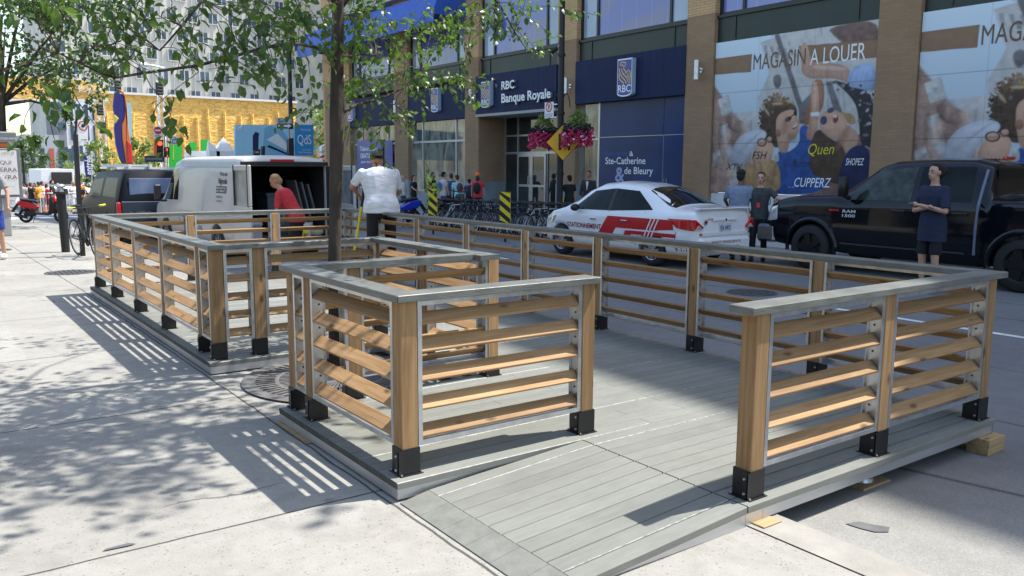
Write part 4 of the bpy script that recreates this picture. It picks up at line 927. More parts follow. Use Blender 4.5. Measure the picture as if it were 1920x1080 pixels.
limbs.append(limb([P3(636, 214, 6.12), P3(652, 204, 6.15), P3(668, 197, 6.2), P3(695, 190, 6.35), P3(730, 178, 6.5), P3(765, 160, 6.6), P3(790, 135, 6.7)], .019, .004))
limbs.append(limb([P3(640, 108, 6.12), P3(670, 103, 6.2), P3(705, 102, 6.3), P3(745, 103, 6.4)], .007, .003, 5))
limbs.append(limb([P3(634, 20, 6.12), P3(665, -20, 6.2), P3(720, -60, 6.3), P3(800, -70, 6.4), P3(880, -40, 6.5), P3(935, 5, 6.5), P3(965, 60, 6.5), P3(985, 90, 6.5)], .022, .003))
limbs.append(limb([P3(632, 10, 6.1), P3(600, -30, 5.9), P3(540, -50, 5.6), P3(450, -30, 5.4), P3(380, 0, 5.2), P3(340, 50, 5.1), P3(300, 95, 5.1)], .02, .004))
limbs.append(limb([P3(705, 188, 6.4), P3(740, 196, 6.45), P3(762, 215, 6.5), P3(768, 240, 6.5), P3(790, 270, 6.5)], .005, .002, 5))
limbs.append(limb([top+Vector((0, 0, .9)), top+Vector((-.5, -.5, 1.3)), top+Vector((-1.2, -1.0, 1.5)), top+Vector((-1.9, -1.4, 1.4))], .02, .005))
limbs.append(limb([top+Vector((0, -.1, 1.4)), top+Vector((.4, -.7, 1.8)), top+Vector((.9, -1.5, 2.0)), top+Vector((1.2, -2.1, 1.8))], .02, .005))
limbs.append(limb([top+Vector((0, -.1, 1.6)), top+Vector((.6, .6, 2.1)), top+Vector((1.2, 1.2, 2.2))], .018, .005))
limbs.append(limb([top+Vector((0, -.1, 1.2)), top+Vector((.5, -1.2, 1.4)), top+Vector((-.2, -2.0, 1.5))], .018, .005))
twigs = MB()
def near_limb(p):
    best = None
    for L_ in limbs:
        for q in L_:
            d = (q-p).length
            if best is None or d < best[0]: best = (d, q)
    return best[1]
def patch(px, py, rx, ry, Y0, Y1, n, L_=.066, nl=8):
    for _ in range(n):
        a = rnd.uniform(0, 6.28); r = math.sqrt(rnd.random()); p = P3(px+rx*r*math.cos(a), py+ry*r*math.sin(a), rnd.uniform(Y0, Y1))
        b = near_limb(p); d = (p-b)
        if d.length > .05 and rnd.random() < .5: twigs.tube([b, (b+p)/2+rv()*.04, p], [.004, .003, .002], 4)
        sprig(crown, twigs, p, d.normalized()+rv()*.6, nl, .042, L_)
for a in ((300, 20, 90, 22, 4.9, 5.3, 3), (470, 15, 90, 22, 5.2, 5.7, 4), (600, 40, 40, 26, 5.7, 6.1, 4), (200, 75, 40, 30, 4.7, 5.0, 5)): patch(*a)
# what the photograph shows of the crown
for a in ((250, 40, 70, 30, 4.7, 5.2, 10), (235, 100, 60, 18, 4.7, 5.1, 6), (330, 62, 60, 35, 4.8, 5.3, 10), (420, 45, 70, 38, 5.0, 5.6, 11), (520, 28, 80, 30, 5.3, 6.0, 15), (590, 20, 40, 30, 5.6, 6.1, 8), (470, 72, 70, 25, 5.1, 5.6, 8), (560, 108, 60, 12, 5.6, 5.9, 3), (360, 155, 20, 12, 5.1, 5.3, 2), (312, 195, 20, 8, 5.1, 5.2, 2), (460, 130, 20, 8, 5.3, 5.5, 2), (385, 130, 30, 8, 5.3, 5.5, 2),
          (690, 40, 45, 35, 5.9, 6.6, 16), (760, 80, 75, 40, 6.2, 6.9, 25), (850, 50, 60, 36, 6.3, 7.0, 16), (930, 20, 60, 28, 6.3, 6.8, 18), (985, 70, 18, 35, 6.4, 6.6, 5), (1010, 15, 50, 14, 6.4, 6.7, 6), (720, 150, 60, 40, 6.2, 6.8, 23), (800, 150, 55, 28, 6.3, 6.9, 13), (690, 195, 45, 25, 6.1, 6.6, 8), (755, 212, 36, 14, 6.4, 6.6, 3), (740, 245, 40, 16, 6.4, 6.6, 2), (800, 305, 30, 10, 6.5, 6.6, 2), (605, 212, 22, 16, 6.0, 6.2, 3), (860, 145, 26, 10, 6.5, 6.8, 2)): patch(*a)
for a in ((25, 20, 45, 28, 4.4, 4.8, 6, .07), (25, 120, 55, 22, 4.4, 4.8, 5, .07), (110, 135, 40, 16, 4.6, 4.9, 3, .07), (80, -10, 80, 20, 4.4, 4.8, 5, .07)): patch(*a)
# crown above the frame, which throws the dappled shade on the sidewalk
for _ in range(330):
    s_ = Vector((rnd.gauss(.75, .62), rnd.gauss(5.45, .66), 0)); h = rnd.uniform(3.4, 6.2); p = s_+Vector((.52*h, -.14*h, h)); b = near_limb(p)
    if p.y < 3.6: continue
    sprig(crown, twigs if rnd.random() < .4 else None, p, (p-b)+rv()*.5, 8, .05, .085)
for _ in range(170):
    s_ = Vector((rnd.gauss(.8, .6), rnd.gauss(5.3, .7), 0)); h = rnd.uniform(5.2, 7.6); p = s_+Vector((.52*h, -.155*h, h)); sprig(crown, None, p, rv(), 9, .06, .10)
for _ in range(60):
    p = Vector((rnd.uniform(2.2, 4.6), rnd.uniform(5.6, 8.2), rnd.uniform(3.6, 5.2))); sprig(crown, None, p, rv(), 8, .05, .085)
trunk.build('trunk', BARK, TR, smooth=True); tag(twigs.build('twigs', TWIG, TR), kind='stuff'); crown.build('crown', LEAF, TR)
def tree(name, label, base, h, crowns, nleaf, lmat, L_=.09, tr=.12, group=None, lean=(0, 0)):
    t = thing(name, label, 'tree', base, group=group); b = Vector(base); tm = MB(); cm = MB(); topp = b+Vector((lean[0], lean[1], h))
    tm.tube([b, b+(topp-b)*.4, b+(topp-b)*.75, topp], [tr, tr*.75, tr*.5, tr*.15], 8)
    tot = sum(c[3]*c[4]*c[5] for c in crowns)
    for cx, cy, cz, rx, ry, rz in crowns:
        c = b+Vector((cx, cy, cz)); tm.tube([b+(topp-b)*.55, (b+(topp-b)*.6+c)/2, c], [tr*.4, tr*.25, tr*.08], 5)
        k = int(nleaf*rx*ry*rz/tot)
        # uneven: leaves gather in clumps, gaps between them
        cl = [(c+Vector((rx*q.x, ry*q.y, rz*q.z)), rnd.uniform(.12, .30)*min(rx, rz)) for q in (rv().normalized()*rnd.uniform(.35, 1)**.6 for _ in range(max(6, k//28)))]
        for _ in range(k):
            q, r = rnd.choice(cl); p = q+rv()*r; l = L_*rnd.uniform(.6, 1.3); leaf(cm, p, rv()+Vector((0, 0, -.4)), Vector((0, 0, 1))+rv(), l, l*.75)
    tm.build('trunk', BARK, t, smooth=True); cm.build('crown', lmat, t); return t
tree('sidewalk_tree', 'larger leafy street tree behind the poster kiosk at the left edge', (2.2, 27.0, drop(27)), 6.2, [(.4, 0, 5.4, 2.0, 2.2, 1.5), (1.8, .6, 4.6, 1.5, 1.6, 1.2), (1.0, -.5, 6.8, 1.6, 1.6, 1.3), (2.2, .2, 6.2, 1.3, 1.4, 1.0), (1.6, .4, 3.4, .9, .9, .5)], 5200, LEAF2, .13, .16, lean=(.3, 0))
YT = 'slender young trees before the yellow wall'
for k, (px, Y, h, n) in enumerate(((186, 58, 4.3, 1500), (222, 60, 3.3, 700), (262, 58, 4.6, 1500), (285, 61, 3.6, 900), (140, 64, 3.2, 700))):
    p = on_y(px, 300, Y); z = drop(Y)-.2
    tree('young_tree', ['pale green young tree left of the blue and orange sculpture', 'low young tree behind the blue and orange sculpture', 'pale green young tree right of the blue and orange sculpture', 'small young tree beside the red traffic light', 'small young tree behind the blue flag banner'][k], (p.x, Y, z), h, [(0, 0, h*.75, .9, .9, h*.30), (.3, 0, h*.5, .8, .8, h*.22)], n, LEAF3, .17, .05, YT)
p = on_y(612, 250, 60); tree('street_corner_tree', 'bright green tree behind the trunk of the terrace tree', (p.x+.5, 60, -.7), 7.5, [(0, 0, 5.5, 1.8, 1.8, 2.0), (-.6, 0, 3.5, 1.3, 1.3, 1.3)], 1600, LEAF3, .22, .15)
p = on_y(40, 265, 75); tree('distant_tree', 'dense green tree right of the poster kiosk, far down the street', (p.x, 75, -.7), 4.2, [(0, 0, 3.8, 1.5, 1.5, 1.2)], 900, LEAF2, .24, .12)
p = on_y(60, 300, 80); tree('distant_tree', 'grey green tree above the crowd beside the white box truck', (p.x, 80, -.7), 4.0, [(0, 0, 2.6, 1.3, 1.3, 1.8), (1.8, 0, 2.3, 1.0, 1.0, 1.4)], 900, LEAF2, .24, .12)
# ================================================================ far buildings
CONC = pmat('tower_concrete', (.60, .56, .49), .85, var=.16, scale=.5, stretch=(1, 1, .5), bump=.2)
WINB = pmat('tower_glass', (.06, .09, .13), .15, 0, var=.5, scale=.5, spec=.35)
WINW = flat('tower_window_frame', (.66, .64, .6), .5)
TW = thing('concrete_tower', 'grey concrete tower with staggered square windows rising behind the yellow wall', 'building', (40, 140, -1))
a = on_y(82, 0, 140).x; b = on_y(588, 140, 140).x
MB().box(a, b, 140, 165, -1, 48).build('wall', CONC, TW)
MB().box(b+.01, b+26, 122, 165, -1, 48).build('wing', CONC, TW)
sp_ = 3.15; pane0 = None
def win(x, y, z, w_, h_, ax):
    global pane0
    if ax == 'y':
        f = MB(); f.box(x-w_/2-.12, x-w_/2, y-.28, y, z-h_/2-.1, z+h_/2+.1); f.box(x-w_/2-.12, x+w_/2, y-.2, y, z-h_/2-.14, z-h_/2); fo = f.build('window', WINW if rnd.random() < .35 else CONC, TW)
        MB().box(x-w_/2, x+w_/2, y-.06, y-.01, z-h_/2, z+h_/2).build('pane', WINB, fo)
    else:
        f = MB(); f.box(x-.2, x, y-w_/2-.1, y+w_/2+.1, z-h_/2-.12, z-h_/2); fo = f.build('window', CONC, TW)
        MB().box(x-.05, x-.01, y-w_/2, y+w_/2, z-h_/2, z+h_/2).build('pane', WINB, fo)
nrow = 6
for r in range(nrow):
    z = 12.6+r*3.05
    x = a+1.6+(r % 2)*1.5
    while x < b-1.2:
        win(x, 140, z, 1.45, 1.6, 'y'); x += sp_
for r in range(6):
    for k in range(3): win(b+.01, 136.5-k*5-(r % 2)*2.2, 12.0+r*3.05, 1.8, 1.7, 'x')
mb = MB(); x = a
while x < b: mb.box(x-.05, x+.05, 139.85, 139.999, 5, 48); x += 1.575
mb.build('fin', CONC, TW)
T2 = thing('white_office_block', 'sunlit pale office block edge with narrow window rows left of the concrete tower', 'building', (16, 175, -1))
a2, b2 = on_y(74, 0, 175).x, on_y(106, 0, 175).x
MB().box(a2, b2+6, 175, 190, -1, 44).build('wall', pmat('pale_concrete', (.62, .61, .6), .8, var=.08), T2)
for r in range(9): MB().box(a2+.3, a2+3.2, 174.9, 174.99, 20+r*2.6, 21.2+r*2.6).build('window', WINB, T2)
T3 = thing('grey_corner_building', 'narrow dark grey building edge right of the far trees', 'building', (14, 120, -1))
a3, b3 = on_y(92, 0, 120).x, on_y(108, 0, 120).x; MB().box(a3, b3, 120, 130, -1, 11.2).build('wall', flat('mid_grey', (.22, .22, .24), .8), T3)
for z in (3, 6, 8.4): MB().box(a3-.02, b3+.02, 119.9, 119.98, z, z+.9).build('window', WINB, T3)
T4 = thing('white_panel_building', 'white panelled building behind the no stopping sign', 'building', (20, 125, -1))
a4, b4 = on_y(108, 0, 125).x, on_y(172, 0, 125).x; MB().box(a4, b4, 125, 140, -1, 10.5).build('wall', pmat('white_panel', (.66, .66, .68), .6, var=.1), T4)
for k in range(6):
    for r in range(3): MB().box(a4+.5+k*.9, a4+.9+k*.9, 124.9, 124.98, 2.2+r*2.7, 4.2+r*2.7).build('window', WINB, T4)
T5 = thing('low_grey_building', 'low grey street front far down the road behind the crowd', 'building', (8, 115, -1))
a5, b5 = on_y(26, 0, 115).x, on_y(92, 0, 115).x; MB().box(a5, b5, 115, 125, -1, 5.2).build('wall', flat('soft_grey', (.36, .36, .37), .8), T5)
for k in range(5): MB().box(a5+.5+k*1.0, a5+1.0+k*1.0, 114.9, 114.98, .5, 3.6).build('window', WINB if k != 2 else flat('brick_red', (.4, .09, .06)), T5)
BB = thing('stone_building', 'beige stone building on the near side that is mirrored in the shop windows', 'building', (-9, 22, 0))
stone = pmat('beige_limestone', (.24, .225, .19), .85, var=.12, scale=.6)
for k in range(14):
    y = -14+k*4; MB().box(-12, -5, y, y+1.6, -.2, 6.2).build('pier', stone, BB)
    MB().box(-12, -5.4, y+1.6, y+4, 4.2, 5.4).build('band', stone, BB); pass
MB().box(-14, -5.8, -14, 42, -.2, 6.4).build('glazing', GDARK, BB)
# ================================================================ festival site past the cross street
def yellow():
    m_, t, b = nodes('yellow_foam_skin'); L = t.links.new
    g = N(t, 'ShaderNodeNewGeometry'); mp = N(t, 'ShaderNodeMapping'); mp.inputs['Scale'].default_value = (1, 1, 2.6); L(g.outputs['Position'], mp.inputs[0])
    vo = N(t, 'ShaderNodeTexVoronoi'); vo.feature = 'DISTANCE_TO_EDGE'; vo.inputs['Scale'].default_value = 1.5; vo.inputs['Randomness'].default_value = 1
    nz = N(t, 'ShaderNodeTexNoise'); nz.inputs['Scale'].default_value = 2.6; nz.inputs['Detail'].default_value = 4; nz.inputs['Distortion'].default_value = 1.5; L(mp.outputs[0], nz.inputs[0])
    mx = N(t, 'ShaderNodeVectorMath', operation='MULTIPLY_ADD'); mx.inputs[1].default_value = (.5, .5, .5); L(nz.outputs['Color'], mx.inputs[0]); L(mp.outputs[0], mx.inputs[2]); L(mx.outputs[0], vo.inputs[0])
    r = N(t, 'ShaderNodeMapRange'); r.inputs[1].default_value = .01; r.inputs[2].default_value = .07; r.inputs[3].default_value = .62; r.inputs[4].default_value = 1; L(vo.outputs[0], r.inputs[0])
    cr = N(t, 'ShaderNodeValToRGB'); e = cr.color_ramp.elements; e[0].position = .35; e[0].color = (.85, .42, .07, 1); e[1].position = .65; e[1].color = (.95, .66, .20, 1); L(nz.outputs[0], cr.inputs[0])
    vm = N(t, 'ShaderNodeVectorMath', operation='SCALE'); L(cr.outputs[0], vm.inputs[0]); L(r.outputs[0], vm.inputs['Scale']); L(vm.outputs[0], b.inputs['Base Color']); b.inputs['Roughness'].default_value = .7
    bp = N(t, 'ShaderNodeBump'); bp.inputs['Strength'].default_value = .9; bp.inputs['Distance'].default_value = .06; L(vo.outputs[0], bp.inputs['Height']); L(bp.outputs[0], b.inputs['Normal']); return m_
YM = yellow()
YW = thing('yellow_wall', 'tall festival wall clad in crackled yellow orange foam with vertical ribs', 'wall', (20, 70, -1))
a, b = on_y(168, 0, 70).x, on_y(548, 0, 70).x
MB().box(a, b, 70, 71, -1.6, 6.95).build('wall', YM, YW)
k = 0; x = a+.6
while x < b-.2:
    zt = rnd.uniform(5.4, 6.4); mb = MB(); xo = x+rnd.uniform(-.15, .15)
    mb.tube([Vector((xo+rnd.uniform(-.08, .08), 69.95, z)) for z in [-.9+(zt+.9)*q/6 for q in range(7)]], .13, 6); mb.build('rib', YM, YW); x += rnd.uniform(.85, 1.35); k += 1
MB().box(a-.1, b+.1, 69.8, 71.2, 6.951, 7.12).build('coping', flat('white_coping', (.75, .74, .70), .6), YW)
def mesh_on_y(pts, Y, th):
    return [tuple(on_y(px, py, Y)) for px, py in pts], (0, th, 0)
def flatthing(name, label, cat, Y, parts, group=None, zb=None):
    o0 = parts[0][1][0]; c = on_y(o0[0], o0[1], Y); t = thing(name, label, cat, (c.x, Y, c.z), group=group)
    for i, (pn, pts, mat, th, off) in enumerate(parts):
        P, d = mesh_on_y(pts, Y-off, th); MB().prism(P, d).build(pn, mat, t)
    return t
def rect(x0, y0, x1, y1): return [(x0, y1), (x1, y1), (x1, y0), (x0, y0)]
def ytext(mb, Y, body, x0, yb, x1, yt, bold=0):
    O = on_y(x0, yb, Y); Q = on_y(x1, yb, Y); T = on_y(x0, yt, Y); vs, fs = text2d(body, 1, bold); a = min(v[0] for v in vs); b = max(v[0] for v in vs)
    return mb.add([(O.x+(x-a)/(b-a)*(Q.x-O.x), Y, O.z+y*(T.z-O.z)/.7) for x, y in vs], fs)
F = flat
FWHT, FRED, FORG, FBLU, FGRN, FBLK = F('plain_white', (.80, .80, .79)), F('signal_red', (.62, .025, .02)), F('safety_orange', (.85, .16, .03)), F('deep_blue', (.022, .022, .17)), F('bright_green', (.03, .55, .06)), F('matt_black', (.015, .015, .017))
t = flatthing('banner_arch', 'yellow festival banner strung across the street behind the left trees', 'banner', 60, [('banner', [(-30, 185), (203, 186), (201, 162), (150, 150), (60, 143), (-30, 140)], YM, .3, 0), ('edge', [(-30, 190), (203, 190), (203, 186.3), (-30, 185.3)], FWHT, .3, .01)])
mb = MB()
for px, py, r in ((168, 168, .35), (188, 170, .42), (150, 166, .25)):
    c = on_y(px, py, 59.95)
    for k in range(7):
        q = 6.28*k/7; mb.tube([c, c+Vector((math.cos(q), 0, math.sin(q)))*r], .03, 4)
mb.build('flower_drawing', FWHT, t)
t = thing('painted_column', 'tall wavy column painted blue orange and red in front of the yellow wall', 'sculpture', tuple(on_y(232, 305, 55)))
Y = 55
def colp(pts, mat, nm, off=0):
    P = [tuple(on_y(x, y, Y-off)) for x, y in pts]; MB().prism(P, (0, .35, 0)).build(nm, mat, t, bevel=.03)
colp([(216, 172), (224, 170), (234, 185), (236, 200), (233, 222), (228, 235), (229, 260), (236, 306), (228, 306), (218, 270), (215, 240), (217, 225), (213, 200)], FBLU, 'blue_side')
colp([(225, 168), (232, 172), (236, 184), (239, 206), (241, 240), (246, 275), (248, 306), (236.5, 306), (229.5, 260), (228.5, 235), (233.5, 222), (236.5, 200), (234.5, 184), (226, 171)], F('burnt_orange', (.62, .17, .05)), 'orange_side', .02)
colp([(238, 262), (246, 270), (250, 306), (240, 306)], FRED, 'red_foot', .06); colp([(214, 214), (223, 222), (217, 232)], F('acid_yellow', (.6, .55, .06)), 'yellow_spot', .05); colp([(220, 292), (228, 306), (218, 306)], F('acid_yellow', (.6, .55, .06)), 'yellow_foot', .05)
flatthing('blue_strip_banner', 'pale blue vertical strip banner beside the painted column', 'banner', 58, [('cloth', [(238, 192), (246, 193), (249, 300), (243, 300)], F('pale_blue', (.35, .60, .68)), .05, 0)])
def truss(px, Y, y0, y1, label):
    c = on_y(px, y1, Y); zt = on_y(px, y0, Y).z; t = thing('truss_tower', label, 'truss tower', (c.x, Y, drop(Y)-.2), group='white lattice towers of the festival'); mb = MB(); s_ = .16; z0 = drop(Y)-.2
    for dx, dy in ((-1, -1), (1, -1), (1, 1), (-1, 1)): mb.cyl((c.x+dx*s_, Y+dy*s_, z0), (c.x+dx*s_, Y+dy*s_, zt), .03, n=6)
    z = z0; k = 0
    while z < zt-.4:
        for (ax, ay), (bx, by) in (((-1, -1), (1, -1)), ((1, -1), (1, 1)), ((-1, 1), (1, 1)), ((-1, -1), (-1, 1))):
            if k % 2: ax, ay, bx, by = bx, by, ax, ay
            mb.cyl((c.x+ax*s_, Y+ay*s_, z), (c.x+bx*s_, Y+by*s_, z+.4), .014, n=4, caps=False)
        z += .4; k += 1
    mb.build('lattice', F('white_truss', (.72, .72, .72), .4), t); return t
tt = truss(308, 52, 128, 310, 'white lattice tower right of the painted column'); 
p = on_y(285, 124, 52); mb = MB(); q = on_y(308, 128, 52); mb.tube([q, on_y(290, 124, 52), on_y(266, 120, 52)], [.06, .07, .05], 6); mb.cyl(on_y(262, 120, 52), on_y(276, 122, 52), .12, .12, 8); mb.build('arm', FWHT, tt)
truss(196, 60.4, 187, 300, 'white lattice tower under the end of the yellow banner')
for px, y0, y1, Y, lb in ((298, 155, 178, 51.5, 'stack of black stage lights beside the tall lattice tower'), (187, 195, 216, 59.6, 'upper stack of black stage lights near the yellow banner end'), (192, 228, 250, 59.6, 'lower stack of black stage lights near the yellow banner end'), (220, 150, 172, 58, 'cluster of black stage lights above the painted column')):
    c = on_y(px, (y0+y1)/2, Y); t = thing('stage_light', lb, 'stage light', tuple(c)); z0, z1 = on_y(px, y1, Y).z, on_y(px, y0, Y).z; mb = MB()
    for k in range(4): z = z0+(z1-z0)*(k+.5)/4; mb.cyl((c.x-.15, Y-.1, z), (c.x+.16, Y, z), .12, .09, 10)
    mb.cyl((c.x+.2, Y, z0), (c.x+.2, Y, z1+.3), .025, n=6); mb.build('lamp_stack', FBLK, t)
# traffic light with no-entry sign
t = flatthing('traffic_light', 'red traffic light with a no entry sign above it', 'traffic light', 44, [('backplate', rect(289, 261, 294, 292), FORG, .05, 0), ('housing', rect(294.5, 262, 306, 293), FBLK, .25, 0), ('pole', rect(307, 240, 309, 320), GALV, .06, -.1)])
def disc_y(t, nm, px, py, Y, rpx, mat, th=.03):
    c = on_y(px, py, Y); r = (on_y(px+rpx, py, Y)-c).length; MB().cyl((c.x, Y, c.z), (c.x, Y-th, c.z), r, n=20).build(nm, mat, t); return c
disc_y(t, 'red_lens', 299.5, 269, 43.98, 4.4, emis('red_glow', (1, .06, .02), 1.6), .06); disc_y(t, 'dark_lens', 299.5, 278.5, 43.98, 4, F('dark_lens', (.05, .02, .02)), .05); disc_y(t, 'dark_lens', 299.5, 288, 43.98, 4, F('dark_lens', (.05, .02, .02)), .05)
P, d = mesh_on_y(rect(288, 237, 304, 259), 43.9, .02); MB().prism(P, d).build('sign_plate', FWHT, t); c = disc_y(t, 'no_entry_disc', 296, 244.5, 43.88, 7, FRED, .01)
P, d = mesh_on_y(rect(291, 243, 301, 246), 43.86, .005); MB().prism(P, d).build('bar', FWHT, t); mb = MB(); ytext(mb, 43.87, 'AUTOBUS', 291, 256, 301, 253); mb.build('lettering', FBLK, t)
t = flatthing('turn_sign', 'white right turn sign in a green ring beside the lattice tower', 'sign', 43.5, [('plate', rect(318, 255, 333, 271), FWHT, .02, 0)])
disc_y(t, 'ring', 325.5, 263, 43.48, 6.6, F('ring_green', (.02, .28, .25)), .005); disc_y(t, 'ring_inside', 325.5, 263, 43.47, 5.3, FWHT, .005)
mb = MB(); mb.tube([on_y(324, 267, 43.45), on_y(324, 261.5, 43.45), on_y(328, 261.5, 43.45)], .018, 6); mb.prism([tuple(on_y(*q, 43.45)) for q in ((327.5, 259), (330, 261.5), (327.5, 264))], (0, .01, 0)); mb.build('arrow', FBLK, t)
t = flatthing('pedestrian_signal', 'black pedestrian signal box showing red figures beside the red traffic light', 'traffic light', 43.8, [('housing', rect(309, 276, 318, 295), FBLK, .2, 0), ('pole', rect(313, 240, 315, 320), GALV, .06, -.21)])
mb = MB(); ytext(mb, 43.78, 'H', 311.5, 283, 314.5, 278.5, .03); ytext(mb, 43.78, '1', 313, 293, 315, 287.5, .03); mb.build('digits', emis('red_digits', (1, .08, .03), 1.8), t)
t = flatthing('street_name_box', 'dark grey lettered box sign behind the roof rack of the dark pickup', 'sign', 42, [('box', rect(272, 292, 308, 304), F('slate', (.07, .075, .08)), .2, 0)]); mb = MB(); ytext(mb, 41.98, 'METRO DE MONTREAL', 275, 299, 304, 296.5); mb.build('lettering', FWHT, t)
flatthing('green_panel', 'tall bright green panel below the right turn sign', 'panel', 49, [('panel', rect(318, 271, 341, 325), FGRN, .2, 0), ('stripe', rect(324, 271, 326, 300), F('yellow_strip', (.6, .6, .05)), .02, .01)])
flatthing('green_panel', 'small bright green square above the white lettered sign', 'panel', 50, [('panel', rect(355, 267, 368, 283), FGRN, .2, 0)])
flatthing('green_panel', 'bright green panel partly behind the white tent peaks', 'panel', 50, [('panel', rect(378, 262, 392, 300), FGRN, .2, 0), ('low_panel', rect(392.2, 295, 441, 300), FGRN, .2, 0)])
t = flatthing('lettered_sign', 'white sign reading 10 012 Bénévoles above the white van roof', 'sign', 48, [('plate', rect(346, 283, 387, 303), FWHT, .1, 0)]); mb = MB(); ytext(mb, 47.98, '10 012 Bénévoles', 352, 299, 380, 292, .0); mb.build('lettering', F('sign_green', (.04, .2, .16)), t)
t = thing('white_tent', 'two peaked white tent roofs left of the blue tower billboard', 'tent', tuple(on_y(415, 295, 47))); Y = 47
for x0, xm, x1, yt in ((392, 391.5, 412, 262), (406, 422, 441, 257)):
    z0 = on_y(x0, 295, Y).z; A, B_, C_ = on_y(x0, 283, Y), on_y(xm, yt, Y), on_y(x1, 282, Y); mb = MB(); hw = (C_.x-A.x)/2
    b4_ = [Vector((A.x, Y, A.z)), Vector((C_.x, Y, A.z)), Vector((C_.x, Y+2*hw, A.z)), Vector((A.x, Y+2*hw, A.z))]; ap = Vector((B_.x, Y+hw*.6, B_.z))
    for i in range(4): mb.face([b4_[i], b4_[(i+1) % 4], ap])
    for i in range(4): a_, c_ = b4_[i], b4_[(i+1) % 4]; mb.face([Vector((a_.x, a_.y, z0)), Vector((c_.x, c_.y, z0)), c_, a_])
    mb.build('canopy', FWHT, t)
# blue tower billboard
t = flatthing('tower_billboard', 'light blue billboard of a glass tower with dark blue panel reading TOUR QdS', 'billboard', 40, [('panel', rect(441, 234, 552.6, 297), F('billboard_sky', (.38, .66, .80)), .15, 0), ('blue_panel', rect(553, 234, 588, 292), F('billboard_blue', (.03, .27, .52)), .15, 0)])
BBK, BBL, BBM = F('print_navy', (.03, .07, .12)), F('print_cyan', (.22, .47, .62)), F('print_white', (.66, .80, .86))
def bart(pts, mat, off=.01): P, d = mesh_on_y(pts, 40-off, .004); MB().prism(P, d).build('print', mat, t)
bart([(474, 296.5), (474, 254), (479, 247), (486, 250), (485, 258), (484, 296.5)], BBK); bart([(496, 240), (508, 235), (530, 245), (552, 275), (552, 296.5), (492, 296.5)], BBL, .008); bart([(500, 262), (520, 250), (552, 284), (552, 290)], BBM, .014); bart([(520, 250), (523, 249), (552, 270), (552, 273)], BBL, .02); bart([(505, 272), (552, 293), (552, 296), (500, 275)], BBK, .018)
mb = MB(); ytext(mb, 39.98, 'TOUR', 563, 245, 583, 241.5, .0); mb.build('lettering', FWHT, t)
mb = MB(); ytext(mb, 39.97, 'QdS', 558, 270, 584, 252, .0); ytext(mb, 39.97, 'QUARTIER', 568, 282, 584, 280); ytext(mb, 39.97, 'SPECTACLES', 560, 287, 584, 284.5); mb.build('lettering', FWHT, t)
mb = MB(); mb.tube([on_y(450, 244, 39.9), on_y(457, 233, 39.6), on_y(446, 242, 39.2)], .03, 5); mb.build('lamp_arm', FWHT, t)
t = flatthing('brick_corner_house', 'small tan brick building corner with blue windows beside the blue billboard', 'building', 66, [('wall', [(588, 300), (604, 298), (604, 236), (588, 242)], F('tan_wall', (.36, .24, .12)), 4, 0)])
for y in (244, 260, 276):
    P, d = mesh_on_y([(592, y+8), (598, y+7), (598, y-2), (592, y+1)], 65.9, .05); MB().prism(P, d).build('window', F('sky_glass', (.12, .30, .42), .2), t)
t = thing('striped_parasol', 'white green and red striped awning just left of the tree trunk', 'awning', tuple(on_y(610, 300, 45)))
for k in range(8):
    y0 = 266+k*4.6; P, d = mesh_on_y([(603, y0+8), (622, y0), (622, y0+4.4), (603, y0+12.4)], 45, .3); MB().prism(P, d).build('stripe', [FWHT, FWHT, F('mint', (.2, .55, .42)), FWHT, FRED, FWHT, FRED, FWHT][k], t)
t = flatthing('yellow_sign', 'yellow sign with black letters beside the open van doors', 'sign', 27, [('plate', rect(597, 313, 616, 332), F('sign_yellow', (.75, .60, .03)), .05, 0)]); mb = MB(); ytext(mb, 26.98, 'CLA', 600, 324, 614, 318, .03); mb.build('lettering', FBLK, t)
# blue feather flag with vertical word
t = flatthing('feather_flag', 'blue feather flag with white vertical lettering behind the dark pickup', 'flag', 50, [('cloth', [(156, 292), (168, 292), (172, 308), (171, 332), (161, 332)], FBLU, .05, 0), ('pole', rect(172, 290, 173, 345), FWHT, .04, 0)])
O = on_y(163, 328, 49.9); vs, fs = text2d('entrée', .62, .02); MB().add([(O.x-y*.9+.3, 49.9, O.z+x*.62) for x, y in vs], fs).build('lettering', FWHT, t)
# ================================================================ street furniture
# tall black corner pole with lamp, street name and arrow
c = on_y(547, 290, 36); X, Y = c.x, 36; z0 = ROAD+drop(36)
t = thing('corner_lamp_post', 'tall black corner post with street name and one way arrow behind the van', 'street lamp', (X, Y, z0)); mb = MB(); pts = [Vector((X, Y, z0)), on_y(547, 290, Y), on_y(544, 180, Y), on_y(543, 120, Y), on_y(545, 70, Y)]
mb.tube(pts, [.11, .10, .09, .085, .06], 10); q = on_y(543, 115, Y); mb.tube([q, on_y(538, 103, Y), on_y(530, 98, Y), on_y(522, 100, Y), on_y(521, 106, Y)], .045, 6); mb.build('post', FBLK, t)
c = on_y(526, 128, Y); MB().cyl((c.x, Y, c.z+.35), (c.x, Y, c.z-.15), .28, .10, 12).build('lamp_globe', F('lamp_white', (.7, .7, .7)), t)
P, d = mesh_on_y([(519, 232), (547, 233), (547, 223), (518, 220)], Y-.15, .03); MB().prism(P, d).build('name_plate', F('plate_grey', (.55, .55, .56)), t)
mb = MB(); ytext(mb, Y-.16, 'Bleury', 521.5, 229, 536, 224, .01); mb.build('lettering', FBLK, t)
P, d = mesh_on_y(rect(520, 231.5, 548, 241), Y-.17, .03); MB().prism(P, d).build('arrow_plate', FBLK, t)
